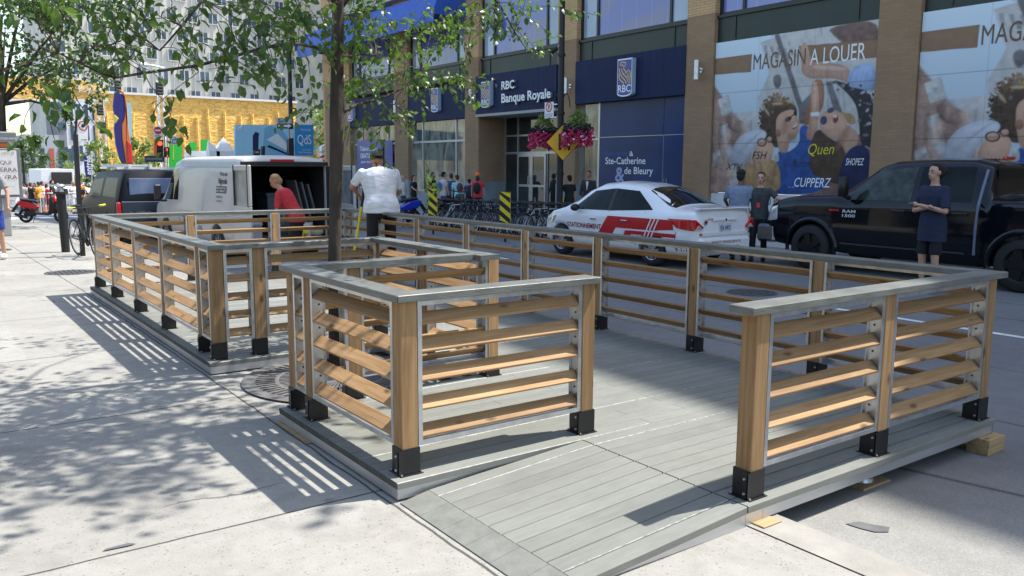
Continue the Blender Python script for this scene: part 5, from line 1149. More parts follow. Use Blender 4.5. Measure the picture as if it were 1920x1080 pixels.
P, d = mesh_on_y([(521.5, 238), (540, 238.3), (540, 240.3), (547, 236), (540, 232), (540, 234), (521.5, 234)], Y-.19, .01); MB().prism(P, d).build('arrow', FWHT, t)
P, d = mesh_on_y(rect(543.5, 242, 550, 259), Y-.17, .02); MB().prism(P, d).build('parking_plate', F('plate_grey', (.55, .55, .56)), t)
P, d = mesh_on_y(rect(542, 261, 550, 288), Y-.3, .28); MB().prism(P, d).build('signal_housing', FBLK, t)
# signals hanging by the billboard
t = flatthing('traffic_light', 'black traffic signal hanging in front of the blue tower billboard', 'traffic light', 37, [('housing', rect(477, 281, 488, 300), FBLK, .2, 0), ('visor', [(479, 284), (484, 283), (486, 287), (479, 287)], F('grey_visor', (.35, .35, .35)), .2, .02), ('second_housing', rect(492, 274, 497, 300), FBLK, .2, 0), ('arm', rect(480, 280, 494, 281), FBLK, .05, 0)])
# far-side lamp post with baskets at x~17
X = 16.2; p = on_x(1052, 180, X); Y = p.y; z0 = -.10+drop(Y)
LP = thing('lamp_post', 'black street lamp post with flower baskets and signs before the bank entrance', 'street lamp', (X, Y, z0))
mb = MB(); mb.tube([(X, Y, z0), (X, Y, z0+.6)], [.15, .13], 12); mb.tube([(X, Y, z0+.6), (X, Y, 9.0)], [.10, .075], 12)
for z in (1.4, 3.2, 4.9): mb.cyl((X, Y, z), (X, Y, z+.08), .12, n=12)
mb.build('post', FBLK, LP)
mb = MB(); q = Vector((X, Y, 0))
for sx in (-1, 1):
    zc = on_x(1052, 190, X).z; arc = []
    for k in range(9):
        a = math.pi*k/8; arc.append(Vector((X, Y-sx*(.06+.36*(1-math.cos(a))/2*2*.5), zc-.2+.42*math.sin(a))))
    mb.tube([Vector((X, Y-sx*.06, zc-.5))]+arc, .018, 5)
mb.build('bracket', FBLK, LP)
c = on_x(1037, 207, X); mb = MB(); mb.box(X-.16, X-.14, c.y-.21, c.y+.21, on_x(1037, 222, X).z, on_x(1037, 192, X).z); mb.build('parking_sign', FWHT, LP)
mb = MB(); n = 22; cz_ = on_x(1037, 201, X).z
for k in range(n):
    a, b_ = 6.283*k/n, 6.283*(k+1)/n; mb.face([(X-.163, c.y-r*math.cos(q), cz_+r*math.sin(q)) for r, q in ((.115, a), (.155, a), (.155, b_), (.115, b_))])
mb.face([(X-.164, c.y-dx, cz_+dz) for dx, dz in ((-.09, .075), (-.075, .09), (.09, -.075), (.075, -.09))]); mb.build('red_ring', FRED, LP)
mb = MB(); vs, fs = text2d('P', .22, .012, 1, 'CENTER'); mb.add([(X-.1625, c.y-x, cz_-.08+y) for x, y in vs], fs)
for k, s_ in enumerate(('DE 9H A 17H', 'LUN AU VEN', '1 AVRIL', 'AU 1 DEC')): vs, fs = text2d(s_, .06, .003, 1, 'CENTER'); mb.add([(X-.1625, c.y-x, cz_-.235-.055*k+y) for x, y in vs], fs)
mb.build('lettering', FBLK, LP)
mb = MB()
for z in (cz_+.05, cz_-.33): mb.box(X-.15, X-.02, c.y-.36, c.y-.0, z, z+.03)
mb.build('clamp', GALV, LP)
# yellow diamond sign
c = on_x(1056, 267, X-.2); s_ = (on_x(1056, 231, X-.2).z-c.z)
t = thing('diamond_sign', 'yellow diamond lane narrowing sign hung on the lamp post below the flowers', 'sign', tuple(c))
DN = Vector((-.66, -.75, 0)).normalized(); DS = Vector((-DN.y, DN.x, 0)); s_ = s_*.98
if DS.dot(RT) < 0: DS = -DS
def dia(k, off): o = c+DN*off; return [o+Vector((0, 0, -s_*k)), o+DS*s_*.93*k, o+Vector((0, 0, s_*k)), o-DS*s_*.93*k]
MB().prism(dia(1, 0), -DN*.02).build('border', FBLK, t); MB().prism(dia(.955, .005), -DN*.003).build('plate', F('sign_amber', (.78, .42, .015)), t)
mb = MB()
def q4(pts): mb.face([c+DN*.008+DS*a*s_+Vector((0, 0, b*s_)) for a, b in pts])
q4([(-.25, -.42), (-.10, -.42), (-.10, .46), (-.25, .46)]); q4([(.25, -.42), (.38, -.42), (.38, -.12), (.25, -.08)]); q4([(.25, -.08), (.38, -.12), (.17, .30), (.06, .27)]); q4([(.06, .27), (.17, .30), (.17, .46), (.06, .46)])
for b_ in (-.40, -.22, -.04, .10): q4([(.07, b_), (.13, b_), (.13, b_+.10), (.07, b_+.10)])
mb.build('symbol', FBLK, t)
PET = [F('petal_pink', (.62, .02, .12)), F('petal_deep', (.38, .01, .07)), F('petal_white', (.8, .75, .75))]
def basket(px, py, label):
    c = on_x(px, py, X); t = thing('flower_basket', label, 'flower basket', tuple(c), group='hanging baskets on the lamp post'); m_ = MB(); m_.loft([[Vector((X+r*math.cos(a), c.y+r*math.sin(a), c.z+z)) for a in [6.283*k/14 for k in range(14)]] for z, r in ((-.28, .08), (-.2, .2), (-.05, .27), (.02, .28))])
    m_.build('pot', FBLK, t); lf = MB(); dk = MB(); fl = MB()
    for _ in range(420):
        a, e = rnd.uniform(0, 6.28), rnd.uniform(.1, 1.5); r = rnd.uniform(.2, .36); p = c+Vector((r*math.cos(a)*math.cos(e), r*math.sin(a)*math.cos(e), .0+.52*math.sin(e)*rnd.uniform(.5, 1))); leaf(lf, p, rv()+Vector((0, 0, .2)), rv(), .09, .05)
    for _ in range(260):
        a = rnd.uniform(0, 6.28); r = rnd.uniform(.25, .42); p = c+Vector((r*math.cos(a), r*math.sin(a), rnd.uniform(-.1, .12))); leaf(dk, p, rv(), rv(), .09, .07)
    for _ in range(520):
        a = rnd.uniform(0, 6.28); r = rnd.uniform(.26, .50); p = c+Vector((r*math.cos(a), r*math.sin(a), rnd.uniform(-.48, -.04)-.06*math.sin(3*a))); fl.cur = 2 if rnd.random() < .07 else (1 if rnd.random() < .4 else 0); fl.ell(p, rnd.uniform(.02, .042), 5, 3)
    lf.build('foliage', LEAF3, t); dk.build('dark_foliage', F('purple_leaf', (.03, .018, .03)), t); tag(fl.build('flowers', PET, t), kind='stuff')
basket(1020, 247, 'hanging basket with pink flowers left of the yellow diamond sign'); basket(1083, 242, 'hanging basket with pink flowers right of the yellow diamond sign')
t = thing('security_camera', 'small black camera on an arm high on the lamp post', 'camera', tuple(on_x(1048, 88, X))); c = on_x(1042, 92, X); MB().tube([(X, Y, c.z+.06), (X, (Y+c.y)/2, c.z+.08), (X, c.y, c.z)], .02, 5).build('arm', GALV, t); MB().cyl((X-.12, c.y+.12, c.z-.1), (X+.02, c.y-.06, c.z+.03), .08, .06, 10).build('body', FBLK, t)
# near side: no stopping sign pole, pay post, kiosk
t = thing('no_stopping_sign', 'no stopping sign with red ring on a slim black pole by the curb', 'sign', (2.62, 17.9, drop(17.9))); c = on_z(141, 420, 0); Y = 17.2; lo = on_y(150, 395, Y); lo = Vector((lo.x, Y, drop(Y)))
mb = MB(); mb.tube([lo, on_y(148, 370, Y), on_y(141, 252, Y)], .055, 4); mb.tube([on_y(141, 254, Y), on_y(144, 215, Y)], .02, 6); mb.build('pole', FBLK, t)
P, d = mesh_on_y([(146, 265), (165, 266), (165, 225), (146, 224)], Y-.02, .012); MB().prism(P, d).build('plate', FWHT, t)
c = on_y(155.5, 236, Y-.025); mb = MB()
for k in range(24):
    a, b_ = 6.283*k/24, 6.283*(k+1)/24; mb.face([(c.x+r*math.cos(q), Y-.026, c.z+r*1.12*math.sin(q)) for r, q in ((.062, a), (.080, a), (.080, b_), (.062, b_))])
mb.build('red_ring', F('ring_red', (.5, .04, .04)), t); mb = MB(); mb.cyl((c.x, Y-.027, c.z), (c.x, Y-.029, c.z), .032, n=8); P, d = mesh_on_y([(152, 261.5), (160, 261.8), (160, 260.5), (163, 262.3), (160, 264), (160, 262.8), (152, 262.5)], Y-.027, .002); mb.prism(P, d); mb.build('hand_symbol', FBLK, t)
t = thing('parking_post', 'round black parking post with flat cap beside the locked bicycle', 'parking post', (2.5, 18.3, drop(18.3))); b_ = Vector((2.5, 18.3, drop(18.3)))
mb = MB(); mb.cyl(b_, b_+Vector((-.02, 0, 1.13)), .075, .085, 16); mb.cyl(b_+Vector((-.02, 0, 1.13)), b_+Vector((-.02, 0, 1.17)), .13, .13, 16); mb.build('body', FBLK, t, smooth=False)
mb = MB(); mb.cyl(b_+Vector((-.02, 0, 1.17)), b_+Vector((-.02, 0, 1.25)), .06, .05, 12); mb.ell(b_+Vector((-.02, 0, 1.28)), (.09, .09, .04)); mb.build('cap', GALV, t)
# poster kiosk at left edge
Y = 24; a, b_ = on_y(-60, 300, Y).x, on_y(37, 300, Y).x; zt, zb = on_y(20, 247, Y).z, drop(24)
t = thing('poster_kiosk', 'curved advertising kiosk with a white poster reading QUI VERRA VIVRA at left edge', 'kiosk', ((a+b_)/2, Y, zb)); KG = F('kiosk_grey', (.17, .18, .19), .5); z1 = on_y(20, 270, Y).z; z2 = on_y(20, 365, Y).z
MB().box(a, b_-.03, Y, Y+.45, z1+.02, zt).build('header', KG, t, bevel=.03); MB().box(a, b_-.06, Y+.05, Y+.4, on_y(20, 276, Y).z, z1+.018).build('red_band', FORG, t)
MB().box(a, b_+.02, Y, Y+.4, z2-.06, on_y(20, 277, Y).z-.01).build('case', KG, t, bevel=.02); MB().box(a, on_y(21, 400, Y).x, Y+.08, Y+.36, zb, z2-.062).build('foot', F('kiosk_foot', (.33, .33, .33)), t, bevel=.02)
MB().box(a+.05, b_-.06, Y-.012, Y-.002, z2, on_y(20, 282, Y).z).build('poster', F('poster_paper', (.74, .73, .71)), t)
mb = MB()
for s_, x0, yb, x1, yt in (('QUI', 0, 308, 21, 301), ('VERRA', -8, 322, 32, 314), ('VIVRA', -8, 336, 33, 328)): ytext(mb, Y-.02, s_, x0, yb, x1, yt, .0)
mb.build('lettering', F('maroon_ink', (.16, .05, .06)), t); mb = MB(); ytext(mb, Y-.02, 'LADY 82', 3, 289, 27, 284, .01); ytext(mb, Y-.02, 'SOIREE DU CINQ JUILLET', 0, 350, 30, 348.5); mb.build('lettering', F('gold_ink', (.40, .28, .14)), t)
mb = MB(); ytext(mb, Y-.02, 'SPECTACLES INFO', -22, 260.5, 31, 257); mb.build('lettering', FWHT, t)
# striped delineator posts
YC = F('hazard_yellow', (.78, .60, .02)); 
def delin(x, y, px0, py0, px1, py1, label, bottom=None):
    z0 = ROAD+drop(y); t = thing('hazard_panel', label, 'hazard marker', (x, y, z0), group='yellow and black striped markers of the bicycle parking')
    c0, c1 = on_x(px0, py0, x), on_x(px1, py1, x); zt, zb = c0.z, on_x(px1, py1, x).z; n = Vector((-1, -.5, 0)).normalized(); s_ = Vector((n.y, -n.x, 0)); w_ = .15
    MB().prism([Vector((x, y, zb))-s_*w_, Vector((x, y, zb))+s_*w_, Vector((x, y, zt))+s_*w_, Vector((x, y, zt))-s_*w_], n*.02).build('board', YC, t)
    mb = MB(); o = n*.024; H_ = zt-zb; k = -1
    while k*.26 < H_+.1:
        pts = []
        for u, v in ((-1, k*.26), (1, k*.26+.22), (1, k*.26+.35), (-1, k*.26+.13)): pts.append((u, min(max(v, 0), H_)))
        if len(set(round(q[1], 3) for q in pts)) > 1: mb.face([Vector((x, y, zb+v))+s_*w_*u+o for u, v in pts])
        k += 1
    mb.build('stripes', FBLK, t); MB().cyl((x, y, z0), (x, y, zb), .03, n=8).build('foot', FBLK, t)
delin(12.2, 20.7, 813, 353, 813, 406, 'striped hazard board left of the parked bicycles, before the white shirted pedestrian')
delin(12.2, 17.15, 962, 360, 960, 421, 'striped hazard board in the middle of the parked bicycles')
p = on_x(1380, 370, 15.2); delin(15.2, p.y, 1362, 364, 1362, 420, 'striped hazard board behind the two officers at the rear of the white car')
# ================================================================ vehicles (front toward +y, left side toward -x)
TYRE = pmat('tyre_rubber', (.018, .018, .019), .75, var=.2, scale=20, bump=.2)
CHROME = flat('chrome', (.65, .66, .68), .12, 1.0); ALLOY = flat('alloy_wheel', (.42, .43, .44), .3, .8); PLAST = flat('black_plastic', (.014, .014, .015), .5)
CARGL = pmat('car_glass', (.008, .012, .012), .03, 0, var=.5, scale=3, spec=.2)
LAMPR = pmat('tail_lamp_red', (.55, .010, .015), .12, 0, var=.25, scale=30, spec=.8, coat=1); LAMPC = pmat('clear_lamp', (.55, .55, .56), .1, .3, var=.3, scale=40, coat=1)
def paint(name, col, metal=0, rough=.35, coat=1.0): return pmat(name, col, rough, metal, var=.03, scale=2, coat=coat)
def lerp(a, b, t): return a+(b-a)*t
def interp(tab, s):
    if s <= tab[0][0]: return tab[0][1:]
    for p, q in zip(tab[:-1], tab[1:]):
        if s <= q[0]:
            t = (s-p[0])/(q[0]-p[0]); return tuple(lerp(a, b, t) for a, b in zip(p[1:], q[1:]))
    return tab[-1][1:]
class Car:
    """body skin: table rows (s from the tail, z bottom, z top, belt z, half width, roof half width)"""
    def __init__(s, rows, ny=56, crown=.03):
        s.rows = rows; s.L = rows[-1][0]; s.crown = crown
        S = sorted(set([r[0] for r in rows]+[s.L*i/ny for i in range(ny+1)])); s.S = S
    def sec(s, y):
        zb, zt, belt, w_, rw = interp(s.rows, y)
        sh = min(belt, zt-.045); up = max(0, min(1, (zt-belt)/.25)); ru = lerp(w_-.10, rw, up)
        pts = [(0, zb), (w_-.14, zb), (w_-.03, zb+.07), (w_, zb+(sh-zb)*.45), (w_-.012, sh-(sh-zb)*.18), (w_-.035, sh), (lerp(w_-.05, ru+.015, up), lerp(zt-.03, zt-.075, up)), (ru-.09, zt-.01), (ru*.5, zt+s.crown*.75), (0, zt+s.crown)]
        o = [pts[0]]
        for a, b in zip(pts[:-1], pts[1:]): o += [(a[0]*.75+b[0]*.25, a[1]*.75+b[1]*.25), (a[0]*.25+b[0]*.75, a[1]*.25+b[1]*.75)]
        return o+[pts[-1]]
    def side(s, y, z):
        o = s.sec(y); m_ = 0
        k = max(range(len(o)), key=lambda i: o[i][0])
        if z <= o[k][1]:
            for a, b in zip(o[:k], o[1:k+1]):
                if a[1] <= z <= b[1] and b[1] > a[1]: return lerp(a[0], b[0], (z-a[1])/(b[1]-a[1]))
            return o[k][0]
        for a, b in zip(o[k:-1], o[k+1:]):
            if a[1] <= z <= b[1] and b[1] > a[1]: return lerp(a[0], b[0], (z-a[1])/(b[1]-a[1]))
        return o[-2][0]
    def top(s, y, x):
        o = s.sec(y); x = abs(x)
        for a, b in zip(o[::-1][:-1], o[::-1][1:]):
            if a[0] <= x <= b[0] and b[0] > a[0]: return lerp(a[1], b[1], (x-a[0])/(b[0]-a[0]))
        return o[-1][1]
    def body(s, name, mat, par, wheels=(), wr=.34, extra=None):
        mb = MB(); rings = []
        for y in s.S:
            o = s.sec(y); rings.append([Vector((x, y, z)) for x, z in o]+[Vector((-x, y, z)) for x, z in o[::-1][1:-1]])
        mb.loft(rings); ob = mb.build(name, mat, par, world=False, smooth=True)
        ob.data.polygons[-1].use_smooth = False; ob.data.polygons[-2].use_smooth = False
        for (wy) in wheels:
            c = MB(); c.cyl((-1.6, wy, wr-.0), (1.6, wy, wr-.0), wr+.055, n=36)
            me = bpy.data.meshes.new('cut'); me.from_pydata([tuple(v) for v in c.v], [], c.f); me.materials.append(PLAST)
            co_ = bpy.data.objects.new('cutter', me); COL.objects.link(co_); co_.location = par.location; co_.rotation_euler = par.rotation_euler
            bo = ob.modifiers.new('arch', 'BOOLEAN'); bo.operation = 'DIFFERENCE'; bo.object = co_; bo.solver = 'EXACT'; CUT.append((ob, co_))
        return ob
    def patch(s, name, mat, par, quad, sgn=-1, off=.004, nx=10, nz=5, world=False, mb=None, th=0):
        """four corners (s,z) laid on the body side"""
        own = mb is None; mb = mb or MB(); (a, b, c, d) = quad; g = []
        for j in range(nz+1):
            v = j/nz; row = []
            for i in range(nx+1):
                u = i/nx; y = lerp(lerp(a[0], b[0], u), lerp(d[0], c[0], u), v); z = lerp(lerp(a[1], b[1], u), lerp(d[1], c[1], u), v)
                row.append(Vector((sgn*(s.side(y, z)+off), y, z)))
            g.append(row)
        vs = [p for r in g for p in r]; mb.add(vs, [(j*(nx+1)+i, j*(nx+1)+i+1, (j+1)*(nx+1)+i+1, (j+1)*(nx+1)+i) for j in range(nz) for i in range(nx)])
        if own: return mb.build(name, mat, par, world=False, smooth=True)
    def toppatch(s, name, mat, par, s0, s1, w0, w1, off=.006, nx=10, ny=10):
        mb = MB(); g = []
        for j in range(ny+1):
            y = lerp(s0, s1, j/ny); w_ = lerp(w0, w1, j/ny); e = .02; row = []
            for i in range(nx+1):
                x = lerp(-w_, w_, i/nx); z = s.top(y, x); dz = (s.top(y+e, x)-s.top(y-e, x))/(2*e); n = Vector((0, -dz, 1)).normalized(); row.append(Vector((x, y, z))+n*off)
            g.append(row)
        mb.add([p for r in g for p in r], [(j*(nx+1)+i, j*(nx+1)+i+1, (j+1)*(nx+1)+i+1, (j+1)*(nx+1)+i) for j in range(ny) for i in range(nx)]); return mb.build(name, mat, par, world=False, smooth=True)
    def line(s, name, par, pts, sgn=-1, r=.0065, mat=None):
        MB().tube([(sgn*(s.side(y, z)+.001), y, z) for y, z in pts], r, 4).build(name, mat or PLAST, par, world=False)
CUT = []
def bake_cuts():
    bpy.context.view_layer.update(); dg = bpy.context.evaluated_depsgraph_get(); done = {}
    for ob, c in CUT: done.setdefault(ob.name, ob)
    for ob in done.values():
        me = bpy.data.meshes.new_from_object(ob.evaluated_get(dg)); ob.modifiers.clear(); ob.data = me
    for ob, c in CUT: bpy.data.objects.remove(c)
    CUT.clear()
def wheel(par, x, y, r, w_, rimmat, spokes=8, sgn=-1, dark=False):
    hub = Vector((x, y, r)); o = sgn; mb = MB(); prof = [(r*.62, w_*.5), (r*.90, w_*.5), (r*.985, w_*.36), (r, w_*.2), (r, -w_*.2), (r*.985, -w_*.36), (r*.9, -w_*.5), (r*.62, -w_*.5)]
    n = 32; rings = [[Vector((x+o*h, y+rr*math.cos(6.2832*k/n), r+rr*math.sin(6.2832*k/n))) for k in range(n)] for rr, h in prof]
    mb.loft(rings+[rings[0]], caps=False); wh = mb.build('wheel', TYRE, par, world=False, smooth=True)
    mb = MB(); xo = x+o*w_*.42
    mb.loft([[Vector((xo+o*dx, y+rr*math.cos(6.2832*k/n), r+rr*math.sin(6.2832*k/n))) for k in range(n)] for rr, dx in ((r*.66, .0), (r*.64, .012), (r*.58, .0), (r*.56, -.05))], caps=False)
    for k in range(spokes):
        a = 6.2832*k/spokes; u = Vector((0, math.cos(a), math.sin(a))); v = Vector((0, -math.sin(a), math.cos(a))); c = Vector((xo, y, r)); w0, w1 = (.022, .035) if spokes > 6 else (.05, .06)
        mb.prism([c+u*r*.12-v*w0+Vector((o*.0, 0, 0)), c+u*r*.60-v*w1, c+u*r*.60+v*w1, c+u*r*.12+v*w0], (-o*.03, 0, 0))
    mb.cyl((xo+o*.012, y, r), (xo-o*.04, y, r), r*.17, r*.2, 16); mb.build('rim', rimmat, wh, world=False)
    MB().cyl((xo-o*.05, y, r), (xo-o*.07, y, r), r*.62, n=24).build('brake', F('brake_dark', (.02, .02, .02), .6), wh, world=False)
    return wh
def side_text(car, par, body, s0, s1, z0, hz, mat, sgn=-1, bold=.01):
    vs, fs = text2d(body, 1, bold); a = min(v[0] for v in vs); b = max(v[0] for v in vs); mb = MB()   # front is at the left of the visible side
    mb.add([(sgn*(car.side(s0-(x-a)/(b-a)*(s0-s1), z0+y*hz/.7)+.008), s0-(x-a)/(b-a)*(s0-s1), z0+y*hz/.7) for x, y in vs], fs); mb.build('lettering', mat, par, world=False)
def rear_text(par, body, x0, x1, y, z0, hz, mat, bold=.01):
    vs, fs = text2d(body, 1, bold); a = min(v[0] for v in vs); b = max(v[0] for v in vs); MB().add([(x0+(x-a)/(b-a)*(x1-x0), y, z0+q*hz/.7) for x, q in vs], fs).build('lettering', mat, par, world=False)
# ---- white parking enforcement sedan
GZ = lambda y: ROAD+drop(y)
t = thing('patrol_car', 'white parking patrol sedan with red stripes and STATIONNEMENT on the door', 'car', (11.95, 9.98, ROAD), R(.5))
V = Car([(0, .42, .60, .55, .60, .5), (.03, .30, .98, .90, .72, .55), (.10, .24, 1.075, .96, .80, .55), (.35, .22, 1.085, .96, .845, .56), (.55, .22, 1.10, .955, .85, .56), (.8, .22, 1.215, .95, .85, .565), (1.05, .22, 1.325, .945, .85, .56), (1.35, .22, 1.42, .945, .85, .56), (1.75, .21, 1.49, .94, .85, .57), (2.25, .21, 1.515, .93, .85, .575), (2.65, .21, 1.485, .92, .85, .57), (3.0, .21, 1.37, .915, .845, .58), (3.3, .22, 1.20, .91, .84, .60), (3.6, .22, 1.03, .91, .83, .62), (3.95, .22, .93, .90, .80, .6), (4.25, .24, .80, .78, .70, .5), (4.40, .30, .62, .58, .55, .4), (4.46, .38, .52, .48, .42, .3)])
WHP = paint('white_car_paint', (.80, .80, .80)); REDV = flat('livery_red', (.50, .012, .018), .3)
bd = V.body('body', WHP, t, (1.0, 3.60), .30)
for wy in (1.0, 3.60):
    for sg in (-1, 1): wheel(t, sg*.745, wy, .30, .19, ALLOY, 8, sg)
V.patch('side_window', CARGL, t, [(1.06, 1.03), (2.16, .975), (2.16, 1.40), (1.58, 1.365)]); V.patch('side_window', CARGL, t, [(2.22, .975), (3.34, .965), (2.80, 1.34), (2.22, 1.40)])
V.patch('side_window', CARGL, t, [(1.06, 1.03), (2.16, .975), (2.16, 1.40), (1.58, 1.365)], 1); V.patch('side_window', CARGL, t, [(2.22, .975), (3.34, .965), (2.80, 1.34), (2.22, 1.40)], 1)
V.toppatch('rear_window', CARGL, t, .60, 1.34, .64, .53); V.toppatch('windshield', CARGL, t, 2.80, 3.52, .52, .62)
rp = lambda q, off=.005: V.patch('stripe', REDV, t, q, -1, off)
rp([(1.62, .42), (2.18, .42), (1.95, .86), (1.55, .86)], .0045) if False else None
mb = MB(); V.patch(None, None, None, [(2.12, .40), (2.52, .40), (2.20, .875), (1.80, .875)], -1, .0045, mb=mb); V.patch(None, None, None, [(1.05, .66), (1.95, .66), (1.805, .875), (1.05, .875)], -1, .005, mb=mb); V.patch(None, None, None, [(.46, .70), (1.04, .66), (1.04, .875), (.50, .875)], -1, .0045, mb=mb); V.patch(None, None, None, [(.40, .56), (1.62, .56), (1.60, .625), (.40, .625)], -1, .006, mb=mb); V.patch(None, None, None, [(1.58, .40), (1.78, .40), (1.68, .62), (1.50, .62)], -1, .0065, mb=mb); mb.build('red_stripe', REDV, t, world=False, smooth=True)
mb = MB(); V.patch(None, None, None, [(.42, .632), (1.72, .632), (1.72, .652), (.42, .652)], -1, .008, mb=mb); V.patch(None, None, None, [(1.86, .40), (1.90, .40), (1.72, .652), (1.68, .64)], -1, .0085, mb=mb)
for k in range(3): V.patch(None, None, None, [(1.16-k*.09, .54), (1.19-k*.09, .54), (1.03-k*.09, .885), (1.0-k*.09, .885)], -1, .009, mb=mb)
mb.build('white_stripe', WHP, t, world=False, smooth=True)
mb = MB(); V.patch(None, None, None, [(1.45, .225), (3.2, .225), (3.2, .27), (1.45, .27)], -1, .006, mb=mb); mb.build('sill_stripe', REDV, t, world=False)
side_text(V, t, 'STATIONNEMENT', 3.40, 2.36, .60, .095, F('maroon', (.22, .015, .02)), bold=.02); side_text(V, t, '9-1-1', .42, .17, .33, .07, F('maroon', (.22, .015, .02)))
for pts in ([(2.19, .26), (2.19, .96)], [(3.3, .34), (3.32, .92)], [(1.33, .62), (1.42, .36)], [(1.22, .98), (1.33, .62)], [(.45, .42), (.40, .66)]): V.line('door_seam', t, pts)
for y in (1.72, 2.60): MB().cbox((-V.side(y, .80)-.018, y, .80), (.03, .17, .03)).build('door_handle', CHROME, t, world=False, bevel=.008)
for sg in (-1, 1):
    mb = MB(); mb.ell((sg*(V.side(3.08, .93)+.10), 3.10, 1.0), (.11, .07, .075)); mb.build('mirror', WHP if False else PLAST, t, world=False, smooth=True)
    V.patch('tail_lamp', LAMPR, t, [(.05, .70), (.38, .74), (.62, .90), (.10, .90)], sg, .012); V.patch('headlamp', LAMPC, t, [(3.90, .66), (4.22, .60), (4.18, .72), (3.80, .82)], sg, .008)
    MB().prism([(sg*.815, .0, .72), (sg*.60, -.012, .735), (sg*.56, -.012, .76), (sg*.76, .0, .90), (sg*.815, .02, .90)], (0, .06, 0)).build('tail_lamp', LAMPR, t, world=False, bevel=.01); MB().prism([(sg*.78, -.02, .73), (sg*.62, -.026, .74), (sg*.70, -.022, .80)], (0, .03, 0)).build('reverse_lamp', LAMPC, t, world=False); V.patch('door_pillar', PLAST, t, [(2.15, .975), (2.23, .975), (2.23, 1.40), (2.15, 1.40)], sg, .005)
mb = MB(); mb.prism([(x, y, z) for x, y, z in ((-.70, -.01, 1.075), (.70, -.01, 1.075), (.66, .16, 1.09), (-.66, .16, 1.09))], (0, 0, .022)); mb.build('spoiler', WHP, t, world=False, bevel=.01)
MB().cbox((0, .012, 1.098), (.16, .012, .014)).build('brake_light', PLAST, t, world=False)
mb = MB(); mb.box(-.70, .70, -.055, .30, .30, .60); bq = mb.build('bumper', WHP, t, world=False, smooth=False, bevel=.07)
MB().box(-.62, .62, -.02, .03, .61, .665).build('lid_stripe', WHP, t, world=False); MB().box(-.34, .34, -.012, .04, .865, .905).build('lid_trim', WHP, t, world=False, bevel=.008)
MB().box(-.16, .16, -.014, .02, .665, .825).build('plate', F('plate_white', (.62, .62, .66)), t, world=False); rear_text(t, 'FJX 4972', -.14, .14, -.016, .705, .075, F('plate_blue', (.03, .05, .2)), .02)
for x0 in (-.66, .48): MB().box(x0, x0+.18, -.012, .04, .62, .655).build('reflector', LAMPR, t, world=False)
rear_text(t, 'ARRET FREQUENTS', -.42, .38, -.058, .475, .04, F('maroon', (.22, .015, .02))); rear_text(t, 'www.spvm.qc.ca', -.42, .34, -.058, .395, .04, F('maroon', (.22, .015, .02)))
rear_text(t, 'SPVM', -.47, -.33, -.006, .88, .04, F('maroon', (.22, .015, .02))); mb = MB()
for k in range(4): a = math.pi*k/4; u = Vector((math.cos(a), 0, math.sin(a)))*.05; v = Vector((-math.sin(a), 0, math.cos(a)))*.008; c = Vector((-.52, -.008, .85)); mb.face([c-u-v, c+u-v, c+u+v, c-u+v])
mb.build('emblem', F('maroon', (.22, .015, .02)), t, world=False)
MB().cbox((0, -.02, .885), (.05, .01, .05)).build('badge', CHROME, t, world=False, bevel=.01)
MB().tube([(0.0, 1.55, 1.52), (.03, 1.35, 1.75)], .004, 4).build('antenna', PLAST, t, world=False); MB().cyl((.45, 1.9, 1.50), (.45, 1.9, 1.60), .055, .05, 14).build('beacon', F('beacon_blue', (.02, .04, .09), .2), t, world=False)
mb = MB(); 
for k in range(3): mb.cbox((-.12+k*.11, .86, 1.24), (.07, .01, .02))
mb.build('amber_light', emis('amber_glow', (1, .45, .06), 1.5), t, world=False)
# ---- black pickup
BLP = pmat('black_car_paint', (.005, .006, .010), .07, 0, var=.03, scale=2, spec=.4)
t = thing('pickup_truck', 'large glossy black crew cab pickup truck at the right edge', 'truck', (14.2, 4.35, ROAD), 0); YO = 0
RM = Car([(0, .50, 1.02, .98, .92, .7), (.05, .42, 1.34, 1.30, .96, .7), (.3, .40, 1.37, 1.33, .98, .7), (1.68, .34, 1.38, 1.33, .99, .7), (1.72, .32, 1.46, 1.27, .99, .66), (1.80, .30, 1.88, 1.26, .99, .70), (2.1, .30, 1.955, 1.25, .99, .72), (2.7, .30, 1.965, 1.245, .99, .72), (3.4, .30, 1.93, 1.24, .99, .71), (3.62, .30, 1.86, 1.24, .99, .72), (4.22, .32, 1.43, 1.235, .98, .76), (4.34, .34, 1.38, 1.23, .98, .84), (5.1, .36, 1.33, 1.20, .97, .86), (5.5, .40, 1.26, 1.15, .95, .84), (5.68, .42, 1.18, 1.08, .91, .80), (5.78, .44, 1.02, .95, .86, .76), (5.82, .50, .85, .8, .8, .7)], crown=.02)
RM.body('body', BLP, t, (1.18, 4.75), .40)
for wy in (1.18, 4.75):
    for sg in (-1, 1): wheel(t, sg*.86, wy, .405, .28, F('dark_alloy', (.018, .018, .02), .3, .4), 5, sg)
for sg in (-1,):
    RM.patch('side_window', CARGL, t, [(1.99, 1.30), (2.86, 1.29), (2.86, 1.84), (2.03, 1.84)], sg); RM.patch('side_window', pmat('greenish_glass', (.035, .045, .038), .04, 0, var=.8, scale=5, spec=.35), t, [(2.94, 1.29), (4.12, 1.27), (3.58, 1.78), (2.94, 1.84)], sg)
    for pts in ([(2.90, .45), (2.90, 1.85)], [(1.93, .5), (1.93, 1.80)], [(4.06, .5), (4.10, 1.2)], [(1.69, .5), (1.69, 1.3)]): RM.line('door_seam', t, pts, sg)
    for y in (2.12, 3.12): MB().cbox((sg*(RM.side(y, 1.12)+.02), y, 1.12), (.03, .24, .035)).build('door_handle', CHROME if False else PLAST, t, world=False, bevel=.01)
